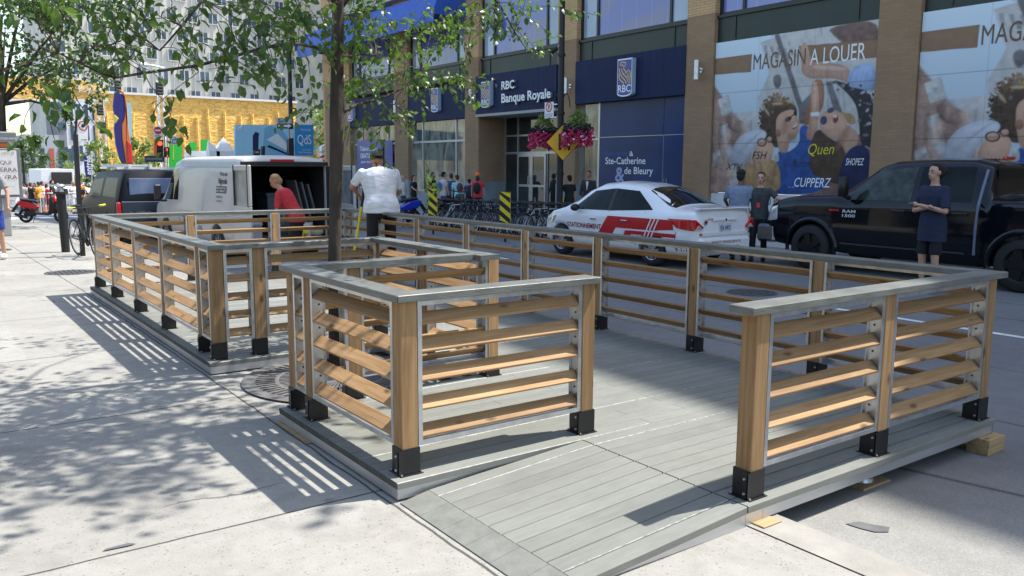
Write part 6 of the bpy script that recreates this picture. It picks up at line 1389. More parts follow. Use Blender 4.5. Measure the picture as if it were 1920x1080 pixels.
MB().tube([(-RM.side(1.90, z)-.004, 1.865, z) for z in (.5, .9, 1.25, 1.5, 1.80)], .022, 6).build('pillar_reflection', flat('pale_reflex', (.16, .19, .26), .15), t, world=False)  # pale reflection along the cab pillar, put in as a tinted tube
MB().cbox((-(RM.side(3.98, 1.2)+.16), 4.05, 1.50), (.17, .09, .34)).tube([(-.96, 4.02, 1.30), (-1.10, 4.05, 1.36)], .04, 6).build('mirror', PLAST, t, world=False, smooth=True)
mb = MB(); RM.patch(None, None, None, [(2.0, .50), (4.15, .50), (4.15, .53), (2.0, .53)], -1, .02, mb=mb); mb.build('side_moulding', CHROME if False else F('dull_trim', (.05, .05, .055), .3), t, world=False)
for wy in (1.18, 4.75):
    mb = MB(); pr = []
    for k in range(25):
        a = math.pi*(-.06+1.12*k/24); pr.append((wy+.51*math.cos(a), .405+.51*math.sin(a)))
    rg = [[Vector((-(RM.side(y, max(.5, z))+dx), wy+(y-wy)*f, .405+(z-.405)*f)) for f, dx in ((.90, .0), (.92, .05), (1.0, .045), (1.06, 0))] for y, z in pr]; mb.loft(rg, close=False, caps=False); mb.build('wheel_arch', BLP, t, world=False, smooth=True)
BDG = F('badge_silver', (.6, .6, .62), .4); side_text(RM, t, 'RAM', 4.13, 3.88, 1.05, .05, BDG, bold=.02); side_text(RM, t, '1500', 4.13, 3.88, .975, .05, BDG, bold=.02)
mb = MB(); RM.patch(None, None, None, [(4.20, 1.07), (4.40, 1.07), (4.40, 1.10), (4.20, 1.10)], -1, .006, mb=mb); mb.build('badge', LAMPR, t, world=False)
RM.patch('headlamp', LAMPC, t, [(5.48, .86), (5.76, .82), (5.70, 1.08), (5.50, 1.12)], -1, .01)
mb = MB(); mb.box(-.93, .93, 5.55, 5.98, .42, .76); mb.build('bumper', CHROME, t, world=False, bevel=.05)
mb = MB(); mb.cbox((0, 1.9, 1.955), (.34, .05, .05)); mb.v = [v+Vector((0, 0, .03)) for v in mb.v]; mb.build('brake_light', LAMPR, t, world=False, bevel=.01); MB().box(-.62, .62, 1.755, 1.762, 1.42, 1.82).build('rear_window', CARGL, t, world=False)
MB().box(-.80, .80, .12, 1.64, 1.352, 1.362).build('bed_cover', PLAST, t, world=False)
# ---- white work van with open rear doors
vy, vx = 15.4, 4.88
t = thing('work_van', 'dusty white work van parked with both rear doors wide open', 'van', (vx+1.0, vy, GZ(15)-.06), R(2)); VH = 2.06
VW = paint('dusty_white_paint', (.50, .50, .475), 0, .5, .3)
VN = Car([(0, .42, VH-.10, 1.10, .96, .80), (.06, .36, VH-.02, 1.10, .98, .82), (.4, .34, VH, 1.10, .99, .84), (3.6, .34, VH, 1.10, .99, .84), (3.95, .34, VH-.06, 1.10, .99, .84), (4.75, .35, 1.34, 1.08, .97, .86), (4.85, .36, 1.24, 1.08, .96, .86), (5.45, .40, 1.06, 1.0, .90, .8), (5.62, .45, .85, .8, .8, .7)], crown=.03)
VN.body('body', VW, t, (1.05, 4.45), .36)
# hollow the load bay
c = MB(); c.box(-.80, .80, -.4, 2.9, .52, VH-.17); me = bpy.data.meshes.new('cut'); me.from_pydata([tuple(v) for v in c.v], [], c.f); me.materials.append(PLAST); cc = bpy.data.objects.new('cutter', me); COL.objects.link(cc); cc.location = t.location; cc.rotation_euler = t.rotation_euler
bo = t.children[0].modifiers.new('bay', 'BOOLEAN'); bo.operation = 'DIFFERENCE'; bo.object = cc; bo.solver = 'EXACT'; CUT.append((t.children[0], cc))
for wy in (1.05, 4.45):
    for sg in (-1, 1): wheel(t, sg*.86, wy, .36, .24, F('steel_wheel', (.25, .25, .25), .5, .5), 8, sg)
VN.patch('side_window', CARGL, t, [(3.55, 1.16), (4.62, 1.14), (4.15, 1.78), (3.62, 1.84)], -1)
for pts in ([(3.45, .45), (3.45, 1.9)], [(1.9, .95), (1.9, 1.88)], [(.35, .45), (.35, 1.9)], [(.35, .95), (3.4, .95)], [(.5, 1.86), (3.3, 1.86)]): VN.line('panel_seam', t, pts, -1, .004, F('seam_grey', (.25, .25, .24)))
MB().cbox((-1.17, 4.28, 1.30), (.14, .10, .34)).cbox((-1.05, 4.28, 1.12), (.16, .05, .05)).build('mirror', PLAST, t, world=False, bevel=.02)
VN.patch('door_gap', PLAST, t, [(3.35, .72), (3.38, .72), (3.38, .92), (3.35, .92)], -1)
MB().cyl((-.985, 2.05, .60), (-1.004, 2.05, .60), .10, n=20).build('fuel_flap', F('flap_grey', (.3, .3, .29)), t, world=False)
# rear frame, lamps
mb = MB(); mb.box(-.86, .86, -.025, .02, VH-.165, VH-.09); mb.box(-.02-.94, -.845+.03, -.02, .02, .50, VH-.17); mb.box(.815, .935, -.02, .02, .50, VH-.17); mb.build('door_frame', PLAST, t, world=False, bevel=.01)
MB().box(-.30, .16, -.035, -.02, VH-.09, VH-.05).build('brake_light', LAMPR, t, world=False); MB().box(.865, .965, -.03, .05, 1.20, 1.66).build('tail_lamp', LAMPR, t, world=False, bevel=.02); MB().box(-.95, .95, -.14, .02, .36, .50).build('bumper', F('bumper_grey', (.3, .3, .3), .5), t, world=False, bevel=.03)
def van_door(x, sg):
    """door hinged at the rear corner and swung back toward the viewer"""
    mb = MB(); x0, x1 = sorted((x, x+sg*.05)); z0, z1 = .48, VH-.16; y0, y1 = -.86, -.03
    mb.box(x0, x1, y0, y1, z0, 1.18); mb.box(x0, x1, y0, y0+.10, 1.18, z1); mb.box(x0, x1, y1-.10, y1, 1.18, z1); mb.box(x0, x1, y0+.10, y1-.10, z1-.10, z1)
    d_ = mb.build('rear_door', VW, t, world=False, bevel=.012); MB().box((x0+x1)/2-.004, (x0+x1)/2+.004, y0+.09, y1-.09, 1.17, z1-.09).build('window', pmat('door_glass', (.25, .28, .28), .05, 0, var=.3, scale=3, spec=.9), d_, world=False)
    mb = MB()
    for za, zb, ya, yb_ in ((1.18, z1, y0+.06, y0+.10), (1.18, z1, y1-.10, y1-.06)): mb.box(x0-.004, x1+.004, ya, yb_, za, zb)
    mb.build('seal', PLAST, d_, world=False)
    if sg > 0: MB().box(x0-.03, x0-.002, y0+.12, y1-.12, .62, 1.08).build('inner_panel', PLAST, d_, world=False, bevel=.01)
van_door(-.99, -1); van_door(.97, 1)
BDK = F('bulkhead_dark', (.012, .012, .012), .9); mb = MB(); mb.box(-.79, .79, 2.86, 2.89, .53, VH-.18); mb.box(-.798, -.79, .06, 2.86, .53, VH-.175); mb.box(.79, .798, .06, 2.86, .53, VH-.175); mb.box(-.79, .79, .06, 2.86, VH-.19, VH-.175); mb.build('lining', BDK, t, world=False); MB().box(-.79, .79, .05, 2.86, .521, .534).build('floor', F('floor_ply', (.10, .085, .065), .8), t, world=False)
# decal
side_text(VN, t, "Vous est", 1.02, .62, 1.70, .07, PLAST, bold=.02); side_text(VN, t, 'Négronde', 1.08, .62, 1.55, .10, PLAST, bold=.03)
mb = MB(); VN.patch(None, None, None, [(.62, 1.37), (1.18, 1.37), (1.18, 1.50), (.62, 1.50)], -1, .004, mb=mb); mb.build('decal', PLAST, t, world=False); side_text(VN, t, 'SPECIALISTE EN', 1.15, .65, 1.445, .035, FWHT); side_text(VN, t, 'REVETEMENTS', 1.15, .65, 1.39, .035, FWHT); side_text(VN, t, 'RESIDENTIEL', 1.15, .82, 1.28, .035, PLAST); side_text(VN, t, 'COMMERCIAL', 1.15, .82, 1.20, .035, F('seam_grey', (.25, .25, .24)))
VO = Vector((vx+1.0, vy, GZ(15)-.06))
# van cargo, things of their own
def cargo(name, label, cat, fn, mat, grp=None, bev=.01):
    t_ = thing(name, label, cat, tuple(VO)); mb = MB(); fn(mb); mb.build(name+'_body', mat, t_, world=False, bevel=bev); return t_
cargo('storage_bin', 'grey blue plastic bin in the open van', 'bin', lambda m: (m.box(-.05, .50, .9, 1.5, .54, 1.30), m.box(-.08, .53, .87, 1.53, 1.30, 1.36)), F('bin_blue', (.10, .13, .17), .5))
for k, lb in enumerate(('first of three grey folded boards leaning in the van, beside the bin', 'middle one of three grey folded boards leaning in the van', 'last of three grey folded boards leaning in the van, nearest its right wall')):
    t_ = thing('folded_board', lb, 'board', tuple(VO), group='grey boards leaning in the van'); mb = MB(); x = .36+k*.13; mb.prism([(x+.25, .5, .54), (x+.29, .5, .54), (x+.04, .5, 1.62-k*.04), (x, .5, 1.62-k*.04)], (0, .5, 0)); mb.build('panel', F('board_grey', (.16, .16, .17), .6), t_, world=False, bevel=.008)
cargo('tool_case', 'black and yellow power tool lying on the van floor edge', 'tool', lambda m: (m.box(.10, .32, .0, .2, .535, .66), m.cyl((.3, .1, .62), (.45, .1, .62), .05)), F('tool_yellow', (.75, .50, .02), .5))
cargo('tool_box', 'white plastic bucket among tools on the van floor', 'bucket', lambda m: m.cyl((.45, .25, .535), (.45, .25, .80), .13, .15, 16), F('bucket_white', (.6, .6, .58), .5), bev=0)
cargo('cable_box', 'pale blue cooler box at the left corner of the van floor', 'box', lambda m: (m.box(-.78, -.48, .02, .3, .535, .78), m.box(-.79, -.47, .01, .31, .782, .84)), F('cooler_blue', (.40, .48, .55), .5))
cargo('canvas_sack', 'beige canvas sack beside the white bucket in the van', 'sack', lambda m: m.ell((.64, .16, .62), (.15, .12, .09)), F('sack_beige', (.45, .38, .28), .9), bev=0)
# ---- dark pickup with canopy cap, ahead of the van
t = thing('capped_pickup', 'dark grey pickup with a windowed cap and roof ladder parked ahead of the van', 'truck', (4.95, 21.4, GZ(21.4)-.06), 0); DG = pmat('charcoal_paint', (.012, .014, .019), .45, 0, var=.03, scale=2, spec=.08)
DK = Car([(0, .55, 1.05, 1.0, .86, .7), (.05, .48, 1.80, 1.05, .90, .70), (.25, .46, 1.84, 1.08, .92, .70), (2.0, .42, 1.84, 1.08, .93, .70), (3.4, .42, 1.80, 1.08, .93, .70), (3.7, .42, 1.70, 1.08, .93, .72), (4.15, .42, 1.28, 1.06, .92, .76), (4.95, .46, 1.12, 1.0, .88, .74), (5.25, .5, .85, .8, .78, .65)], crown=.03)
DK.body('body', DG, t, (1.05, 4.25), .38)
for wy in (1.05, 4.25):
    for sg in (-1, 1): wheel(t, sg*.80, wy, .38, .25, ALLOY, 8, sg)
CG2 = pmat('tinted_glass', (.02, .025, .025), .35, 0, var=.8, scale=6, spec=.1); DK.patch('side_window', CG2, t, [(.35, 1.20), (1.85, 1.20), (1.85, 1.66), (.45, 1.66)], -1); DK.patch('side_window', CG2, t, [(2.1, 1.18), (3.75, 1.16), (3.40, 1.58), (2.15, 1.64)], -1)
MB().box(-.60, .60, .015, .035, 1.20, 1.66).build('rear_window', pmat('sky_reflecting_glass', (.12, .17, .28), .12, 0, var=.25, scale=1.5, spec=.9), t, world=False, bevel=.008)
MB().box(-.80, .80, -.01, .03, .62, 1.12).build('tailgate', paint('slate_blue_paint', (.035, .05, .075), .3, .2), t, world=False, bevel=.02); rear_text(t, 'DODGE', -.62, -.06, -.013, .80, .07, CHROME, .03)
for sg in (-1, 1): MB().box(sg*.90-(.09 if sg > 0 else 0), sg*.90+(0 if sg > 0 else .09), -.02, .04, .70, 1.10).build('tail_lamp', LAMPR, t, world=False, bevel=.02)
MB().box(-.88, .88, -.16, .0, .50, .60).build('bumper', CHROME, t, world=False, bevel=.02); MB().cbox((-1.08, 3.7, 1.25), (.20, .08, .16)).build('mirror', PLAST, t, world=False, bevel=.02)
for pts in ([(2.0, .5), (2.0, 1.75)], [(3.9, .5), (3.95, 1.1)], [(2.9, .5), (2.9, 1.7)]): DK.line('door_seam', t, pts)
t2 = thing('roof_ladder', 'white aluminium ladder lying on the roof rack of the dark pickup', 'ladder', (4.95, 21.4, GZ(21.4)+1.86)); mb = MB(); mb.box(-.55, -.49, .2, 3.4, 0, .07); mb.box(-.08, -.02, .2, 3.4, 0, .07)
for k in range(11): mb.box(-.49, -.08, .35+k*.28, .39+k*.28, .02, .05)
mb.build('ladder', FWHT, t2, world=False); mb = MB()
for y in (.5, 2.6): mb.box(-.75, .75, y, y+.05, -.05, 0)
mb.build('roof_rack', FWHT, t2, world=False)
# ---- distant white box truck and white car
p = on_y(78, 365, 62); t = thing('box_truck', 'white box truck with open dark cargo hold far down the street', 'truck', tuple(p)); a, b = on_y(75, 317, 62), on_y(141, 365, 62); fz = on_y(95, 317, 62).x
mb = MB(); mb.box(a.x, b.x, 62, 68, b.z+.5, a.z); mb.build('box', FWHT, t, bevel=.03); MB().box(fz, b.x-.12, 61.95, 61.99, b.z+.7, a.z-.2).build('cargo_opening', F('hold_dark', (.03, .025, .025)), t); MB().box(a.x+.2, b.x-.2, 62.2, 68.5, b.z-.1, b.z+.49).build('chassis', FBLK, t)
mb = MB(); O = on_y(78, 345, 61.98); vs, fs = text2d('TRANSPORT', .18, .01); MB().add([(a.x+.1+x*.6, 61.98, O.z+y) for x, y in vs], fs).build('lettering', F('seam_grey', (.25, .25, .24)), t)
p = on_y(113, 362, 44); t = thing('white_suv', 'small white car partly hidden behind the slim black sign pole', 'car', (on_y(172, 360, 60).x, 60, GZ(60)), R(90))
SV = Car([(0, .4, .95, .9, .82, .6), (.1, .35, 1.35, .98, .86, .62), (.4, .3, 1.50, 1.0, .88, .64), (2.2, .3, 1.55, .98, .88, .66), (2.9, .3, 1.30, .96, .88, .7), (3.3, .3, 1.02, .95, .87, .7), (4.1, .32, .9, .85, .8, .6), (4.3, .4, .6, .55, .6, .5)]); SV.body('body', WHP, t, (.85, 3.4), .33)
for wy in (.85, 3.4): wheel(t, .76, wy, .32, .2, ALLOY, 8, 1); wheel(t, -.76, wy, .32, .2, ALLOY, 8, -1)
for sg in (-1, 1): SV.patch('side_window', CARGL, t, [(.3, 1.03), (1.4, 1.02), (1.4, 1.40), (.45, 1.38)], sg); SV.patch('side_window', CARGL, t, [(1.48, 1.02), (2.85, 1.0), (2.35, 1.38), (1.48, 1.40)], sg)
bake_cuts()
# ================================================================ two-wheelers
def bike(label, loc, rz, fcol, group=None, lean=0, wheelr=.34, grips=None):
    t = thing('bicycle', label, 'bicycle', loc, rz, group); t.rotation_euler = (0, lean, rz); fm = F('bike_'+fcol[0], fcol[1], .3)
    r = wheelr; Wb = 1.02; A = Vector((0, 0, r)); B_ = Vector((0, Wb, r)); bb = Vector((0, .43, .28)); st = Vector((0, .30, .78)); hd = Vector((0, .84, .80)); hl = Vector((0, .87, .66))
    mb = MB()
    for a, b_, rr in ((bb, st, .016), (st, hd, .016), (bb, hl, .018), (hd, hl, .018), (A+Vector((.06, 0, 0)), bb, .009), (A-Vector((.06, 0, 0)), bb, .009), (A+Vector((.06, 0, 0)), st*.92, .008), (A-Vector((.06, 0, 0)), st*.92, .008), (hl, B_+Vector((.055, 0, 0)), .011), (hl, B_-Vector((.055, 0, 0)), .011)): mb.cyl(a, b_, rr, n=6)
    mb.build('frame', fm, t, world=False)
    for c in (A, B_):
        mb = MB(); n = 24
        for rr, tr_ in ((r-.018, .020),):
            rings = [[c+Vector((tr_*math.cos(q), 0, 0))+Vector((0, math.cos(a), math.sin(a)))*(rr+tr_*math.sin(q)) for q in [6.283*j/6 for j in range(6)]] for a in [6.283*k/n for k in range(n)]]; mb.loft(rings+[rings[0]], caps=False)
        w_ = mb.build('wheel', TYRE, t, world=False); mb = MB(); rings = [[c+Vector((.010*math.cos(q), 0, 0))+Vector((0, math.cos(a), math.sin(a)))*(r-.045+.010*math.sin(q)) for q in [6.283*j/4 for j in range(4)]] for a in [6.283*k/n for k in range(n)]]; mb.loft(rings+[rings[0]], caps=False)
        for k in range(14): a = 6.283*k/14; mb.cyl(c+Vector((.02*(-1)**k, 0, 0)), c+Vector((0, math.cos(a), math.sin(a)))*(r-.05), .0022, n=3, caps=False)
        mb.cyl(c-Vector((.05, 0, 0)), c+Vector((.05, 0, 0)), .022, n=8); mb.build('rim', GALV, w_, world=False)
    mb = MB(); mb.cyl(st, st+Vector((0, -.03, .12)), .012, n=6); mb.ell(st+Vector((0, -.05, .15)), (.07, .14, .03), 10, 5); mb.build('saddle', PLAST, t, world=False)
    mb = MB(); q = hd+Vector((0, -.02, .12)); mb.cyl(hd, q, .012, n=6); mb.tube([q+Vector((-.30, -.06, .02)), q+Vector((-.12, 0, 0)), q+Vector((.12, 0, 0)), q+Vector((.30, -.06, .02))], .012, 6); hb = mb.build('handlebar', PLAST, t, world=False)
    mb = MB(); mb.cyl(q+Vector((-.32, -.065, .02)), q+Vector((-.20, -.04, .01)), .019, n=8); mb.cyl(q+Vector((.32, -.065, .02)), q+Vector((.20, -.04, .01)), .019, n=8); mb.build('grip', grips or PLAST, hb, world=False)
    mb = MB(); mb.cyl(bb-Vector((.03, 0, 0)), bb-Vector((.045, 0, 0)), .09, n=16); mb.cyl(bb-Vector((.06, 0, 0)), bb+Vector((-.06, .12, -.11)), .01, n=5); mb.cyl(bb+Vector((.06, 0, 0)), bb+Vector((.06, -.12, .11)), .01, n=5); mb.cbox(bb+Vector((-.10, .12, -.11)), (.08, .06, .015)); mb.cbox(bb+Vector((.10, -.12, .11)), (.08, .06, .015)); mb.build('crankset', PLAST, t, world=False)
    return t
bike('black city bicycle with yellow grips locked to the round parking post', (2.58, 17.35, drop(17)), R(190), ('black', (.02, .02, .022)), lean=R(4), grips=F('grip_yellow', (.7, .65, .05)))
RACK = 'bicycles parked in the street corral'
cols = [('black', (.02, .02, .022)), ('navy', (.02, .03, .12)), ('silver', (.30, .31, .33)), ('white', (.6, .6, .6)), ('green', (.05, .09, .04))]
lab = {'black': 'black bicycle in the street corral before the bank entrance', 'navy': 'dark blue bicycle in the street corral before the bank entrance', 'silver': 'silver framed bicycle in the street corral before the bank entrance', 'white': 'white framed bicycle in the street corral before the bank entrance', 'green': 'olive green bicycle in the street corral before the bank entrance'}
protos = {}
for k in range(30):
    cn = cols[rnd.choice((0, 0, 0, 1, 2, 2, 3, 4))]; y = 15.6+k*.245; x = 13.1+rnd.uniform(-.12, .12); rz = R(-78+rnd.uniform(-16, 10))
    if k % 2: x, rz = x+1.35, rz+math.pi
    loc = (x, y, GZ(y))
    if cn[0] not in protos: protos[cn[0]] = bike(lab[cn[0]], loc, rz, cn, RACK, R(rnd.uniform(-5, 5)))
    else: c = copy_tree(protos[cn[0]], loc, rz); c.rotation_euler = (0, R(rnd.uniform(-7, 7)), rz)
t = thing('bicycle_rack', 'long low dark steel rack holding the parked bicycles', 'bicycle rack', (13.9, 19, GZ(19)))
for k in range(8):
    y = 15.7+k*.98; z = GZ(y); MB().tube([(13.8, y, z), (13.8, y, z+.78), (13.8, y+.35, z+.78), (13.8, y+.35, z)], .024, 6).build('hoop', FBLK, t)
# motor scooter (red) at the far left
def scooter(label, loc, rz, body, name='motor_scooter', big=1.0):
    t = thing(name, label, 'motorcycle', loc, rz); bm = F('moto_'+body[0], body[1], .15); s_ = big
    def wh(y, r):
        mb = MB(); n = 20; c = Vector((0, y, r)); rings = [[c+Vector((.055*math.cos(q), 0, 0))+Vector((0, math.cos(a), math.sin(a)))*(r-.05+.05*math.sin(q)) for q in [6.283*j/8 for j in range(8)]] for a in [6.283*k/n for k in range(n)]]; mb.loft(rings+[rings[0]], caps=False); w_ = mb.build('wheel', TYRE, t, world=False, smooth=True)
        mb = MB(); mb.cyl(c-Vector((.03, 0, 0)), c+Vector((.03, 0, 0)), r*.25, n=10)
        for k in range(5): a = 6.283*k/5; mb.cyl(c, c+Vector((0, math.cos(a), math.sin(a)))*(r-.09), .018, n=5)
        mb.build('rim', GALV, w_, world=False)
    wh(0, .26*s_); wh(1.25*s_, .26*s_)
    P = lambda y, z: Vector((0, y*s_, z*s_))
    def slab(nm, pts, w_, mat, bev=.03): MB().prism([P(y, z)-Vector((w_/2, 0, 0)) for y, z in pts], (w_, 0, 0)).build(nm, mat, t, world=False, bevel=bev)
    slab('rear_body', [(-.28, .74), (-.10, .56), (.40, .46), (.50, .62), (.20, .76), (-.10, .82)], .26, bm, .05)
    slab('seat', [(-.12, .815), (.20, .765), (.52, .72), (.50, .80), (.15, .85), (-.1, .87)], .24, PLAST)
    slab('floorboard', [(.30, .30), (.85, .28), (.98, .45), (.90, .48), (.80, .36), (.42, .38), (.40, .50), (.25, .50)], .28, PLAST, .02)
    slab('front_shield', [(.88, .40), (1.05, .38), (1.10, .70), (1.02, .98), (.92, .92)], .32, bm if name != 'motor_scooter' else PLAST, .04); slab('nose', [(1.06, .72), (1.18, .76), (1.08, .98), (1.00, .95)], .22, bm, .04)
    slab('front_fender', [(1.08, .50), (1.40, .50), (1.30, .57), (1.15, .57)], .12, bm, .02); slab('tail_bracket', [(-.28, .70), (-.20, .68), (-.42, .38), (-.50, .42)], .10, PLAST, .01); slab('engine', [(-.05, .22), (.35, .25), (.35, .48), (.0, .45)], .20, PLAST)
    mb = MB()
    for sg in (-1, 1): mb.cyl(P(1.25, .26)+Vector((sg*.07, 0, 0)), P(1.02, .95)+Vector((sg*.05, 0, 0)), .022, n=6)
    mb.build('fork', FBLK, t, world=False); mb = MB(); mb.tube([P(.92, 1.08)+Vector((-.33, 0, 0)), P(1.0, 1.03)+Vector((-.1, 0, 0)), P(1.0, 1.03)+Vector((.1, 0, 0)), P(.92, 1.08)+Vector((.33, 0, 0))], .018, 6); mb.build('handlebar', PLAST, t, world=False)
    MB().ell(P(1.10, .88), (.08, .06, .07)).build('headlight', LAMPC, t, world=False, smooth=True); MB().tube([P(.10, .20)+Vector((.14, 0, 0)), P(-.30, .32)+Vector((.15, 0, 0))], .05*s_, 8).build('exhaust', FBLK, t, world=False); MB().cyl(P(.35, .28), P(.30, .0)+Vector((.12, 0, 0)), .012, n=5).build('stand', FBLK, t, world=False)
    return t
q = sight(49, 411)*31.5; scooter('shiny red and black motor scooter parked past the curb at the far left', (q.x, q.y, GZ(q.y)), R(-124), ('red', (.55, .01, .015)), big=1.04)
q = on_z(748, 420, -.3); scooter('blue and silver sport motorcycle parked left of the striped hazard board', (13.3, 23.8, GZ(23.8)), R(95), ('sport_blue', (.02, .05, .45)), 'sport_motorcycle', 1.12)
scooter('black motorcycle with chrome parts between the blue motorcycle and the bicycles', (13.7, 22.6, GZ(22.6)), R(-60), ('gloss_black', (.015, .015, .02)), 'street_motorcycle', 1.1)
# ================================================================ people
def skin(n, c): return pmat('skin_'+n, c, .5, var=.08, scale=12, bump=.05)
SK1, SK2, SK3 = skin('light', (.52, .30, .21)), skin('ruddy', (.46, .22, .14)), skin('brown', (.17, .09, .06))
def cloth(n, c, b=.6): return pmat('cloth_'+n, c, .85, var=.14, scale=7, stretch=(1, 1, 2.2), bump=b, bscale=7, bdist=.022, detail=3)
HAIRB, HAIRD, HAIRG, HAIRL = cloth('hair_black', (.012, .010, .010)), cloth('hair_brown', (.045, .025, .016)), cloth('hair_grey', (.34, .33, .32)), cloth('hair_blond', (.33, .22, .11))
def remesh(o, v, it=2):
    r = o.modifiers.new('remesh', 'REMESH'); r.mode = 'VOXEL'; r.voxel_size = v; r.use_smooth_shade = True
    s = o.modifiers.new('smooth', 'SMOOTH'); s.iterations = it; s.factor = .5
ARM_DOWN = ((.235, .02, 1.17), (.25, .07, .93))
def person(label, base, face, H=1.75, skinm=SK1, shirt=None, pants=None, hair=HAIRD, shoes=None, bend=0, armL=ARM_DOWN, armR=ARM_DOWN, shorts=False, sleeve=.75, hem=.84, cap=None, longhair=0, vox=.012, build=1.0, stance=.10, stride=0, turn=0, group=None, extra=None, loose=1.0, bald=False, nod=0):
    """face = heading the chest points to, as a direction (x,y); armL is the wearer's left (+x side before turning is the right)"""
    rz = math.atan2(-face[0], face[1]); t = thing('person', label, 'person', base, rz, group); S = H/1.75; cb, sb = math.cos(bend), math.sin(bend)
    def T(p):
        p = Vector(p)
        if p.z > .93: d = p-Vector((0, 0, .93)); p = Vector((d.x, d.y*cb+d.z*sb, .93-d.y*sb+d.z*cb))
        return p*S
    tq = Matrix.Rotation(turn, 3, 'Z')
    def Th(p): c = Vector((0, .02, 1.63)); return T(c+Vector((0, nod, -nod))+tq @ (Vector(p)-c))
    def ring(z, a, b, cy=0, n=16): return [T((a*build*math.cos(6.283*k/n), cy+b*build*math.sin(6.283*k/n), z)) for k in range(n)]
    tor = [(.82, .10, .08, 0), (.88, .155, .105, -.01), (.96, .165, .115, -.012), (1.08, .142, .102, 0), (1.20, .155, .112, .0), (1.33, .175, .115, 0), (1.41, .165, .10, -.005), (1.455, .10, .075, -.005), (1.48, .055, .055, 0)]
    b_ = MB(); b_.loft([ring(*q) for q in tor])
    b_.cap(T((0, 0, 1.44)), Th((0, .01, 1.56)), .056*S, .054*S, 10)
    R2 = Matrix.Rotation(-bend, 3, 'X')
    b_.ell(Th((0, .015, 1.66)), (.074*S, .094*S, .095*S), 14, 10, R2); b_.ell(Th((0, .045, 1.60)), (.055*S, .062*S, .075*S), 12, 8, R2)
    b_.cap(Th((0, .105, 1.645)), Th((0, .120, 1.612)),   .007*S, .011*S, 6); b_.ell(Th((0, .085, 1.575)), (.028*S, .022*S, .014*S), 8, 6)
    for sx in (-1, 1): b_.ell(Th((sx*.078, .01, 1.635)), (.012*S, .022*S, .032*S), 8, 6)
    arms = []
    for sx, (e, w_) in ((-1, armL), (1, armR)):
        sh = T((sx*.175*build, 0, 1.40)); el = T((sx*e[0], e[1], e[2])); wr = T((sx*w_[0], w_[1], w_[2])); arms.append((sh, el, wr)); b_.cap(sh, el, .047*S, .038*S, 9); b_.cap(el, wr, .037*S, .026*S, 9)
        d = (wr-el).normalized(); s_ = Vector((1, 0, 0))-d*d.x; s_ = s_.normalized() if s_.length > .2 else Vector((0, 1, 0)); n_ = d.cross(s_)
        pm = wr+d*.05*S; b_.ell(pm, (.030*S, .030*S, .036*S), 8, 6)
        if vox < .016:
            for k in range(4): a = pm+s_*(k-1.5)*.019*S+d*.022*S; m_ = a+d*.034*S+n_*.006*S; b_.cap(a, m_, .0085*S, .008*S, 6); b_.cap(m_, m_+d*.022*S+n_*.014*S, .008*S, .007*S, 6)
            b_.cap(pm-s_*.026*S, pm-s_*.048*S+d*.030*S, .0095*S, .008*S, 6)
    legs = []
    for sx in (-1, 1):
        st = sx*stride; hp = T((sx*.085, 0, .88)); kn = T((sx*stance, .03+st*.45, .49)); an = T((sx*stance*1.05, -.01+st, .09)); legs.append((hp, kn, an)); b_.cap(hp, kn, .078*S*build, .054*S, 10); b_.cap(kn, an, .052*S, .034*S, 10); b_.ell(T((sx*stance*1.1, .05+st, .045)), (.042*S, .12*S, .042*S), 10, 6)
    bo = b_.build('body', skinm, t, world=False, smooth=True); remesh(bo, vox)
    if shirt:
        m_ = MB(); f = 1.10*loose; m_.loft([ring(z, a*f+.004, b*f+.006, c) for z, a, b, c in ([(hem, .168*1.02, .118, -.012)] if hem < .93 else [])+[q for q in tor if max(hem, .90) < q[0] < 1.45]+[(1.462, .085, .068, 0)]])
        for sh, el, wr in arms:
            e = sh.lerp(el, min(1, sleeve)); r0, r1 = .062*S*loose, (.058 if sleeve < 1 else .05)*S*loose; m_.cyl(sh, e, r0, r1, 12); m_.ell(sh, r0, 10, 6)
            if sleeve > 1: m_.ell(el, .05*S, 10, 6); m_.cyl(el, el.lerp(wr, sleeve-1), .05*S, .038*S, 12)
        o = m_.build('shirt', shirt, t, world=False, smooth=True); remesh(o, vox, 3)
    if pants:
        m_ = MB(); m_.loft([ring(z, a, b, -.01) for z, a, b in ((.80, .13, .11), (.86, .172, .122), (.94, .176, .124), (1.0, .158, .112))])
        for hp, kn, an in legs:
            if shorts: m_.cyl(hp, hp.lerp(kn, .92), .095*S*build, .082*S, 12); m_.ell(hp, .09*S, 10, 6)
            else: m_.cap(hp, kn, .092*S*build, .068*S, 12); m_.cyl(kn, an, .066*S, .056*S, 12)
        o = m_.build('trousers' if not shorts else 'shorts', pants, t, world=False, smooth=True); remesh(o, vox, 2)
    if shoes:
        for k, (hp, kn, an) in enumerate(legs): MB().ell(an+Vector((0, .06*S, -.04*S)), (.048*S, .135*S, .05*S), 12, 8).build('shoe', shoes, t, world=False, smooth=True)
    if not bald:
        m_ = MB(); m_.ell(Th((0, .0, 1.685)), (.083*S, .100*S, .088*S), 14, 10, R2)
        m_.v = [v if (tq.transposed() @ (v-Th((0, .0, 1.68)))).y < .055*S or v.z > Th((0, 0, 1.715)).z else v-(tq @ Vector((0, .03*S, 0))) for v in m_.v]
        m_.ell(Th((0, -.045, 1.63)), (.074*S, .062*S, .08*S), 12, 8, R2)
        if longhair: m_.ell(Th((0, -.07, 1.60-longhair*.5)), (.085*S, .05*S, longhair*S), 12, 8)
        m_.build('hair', hair, t, world=False, smooth=True)
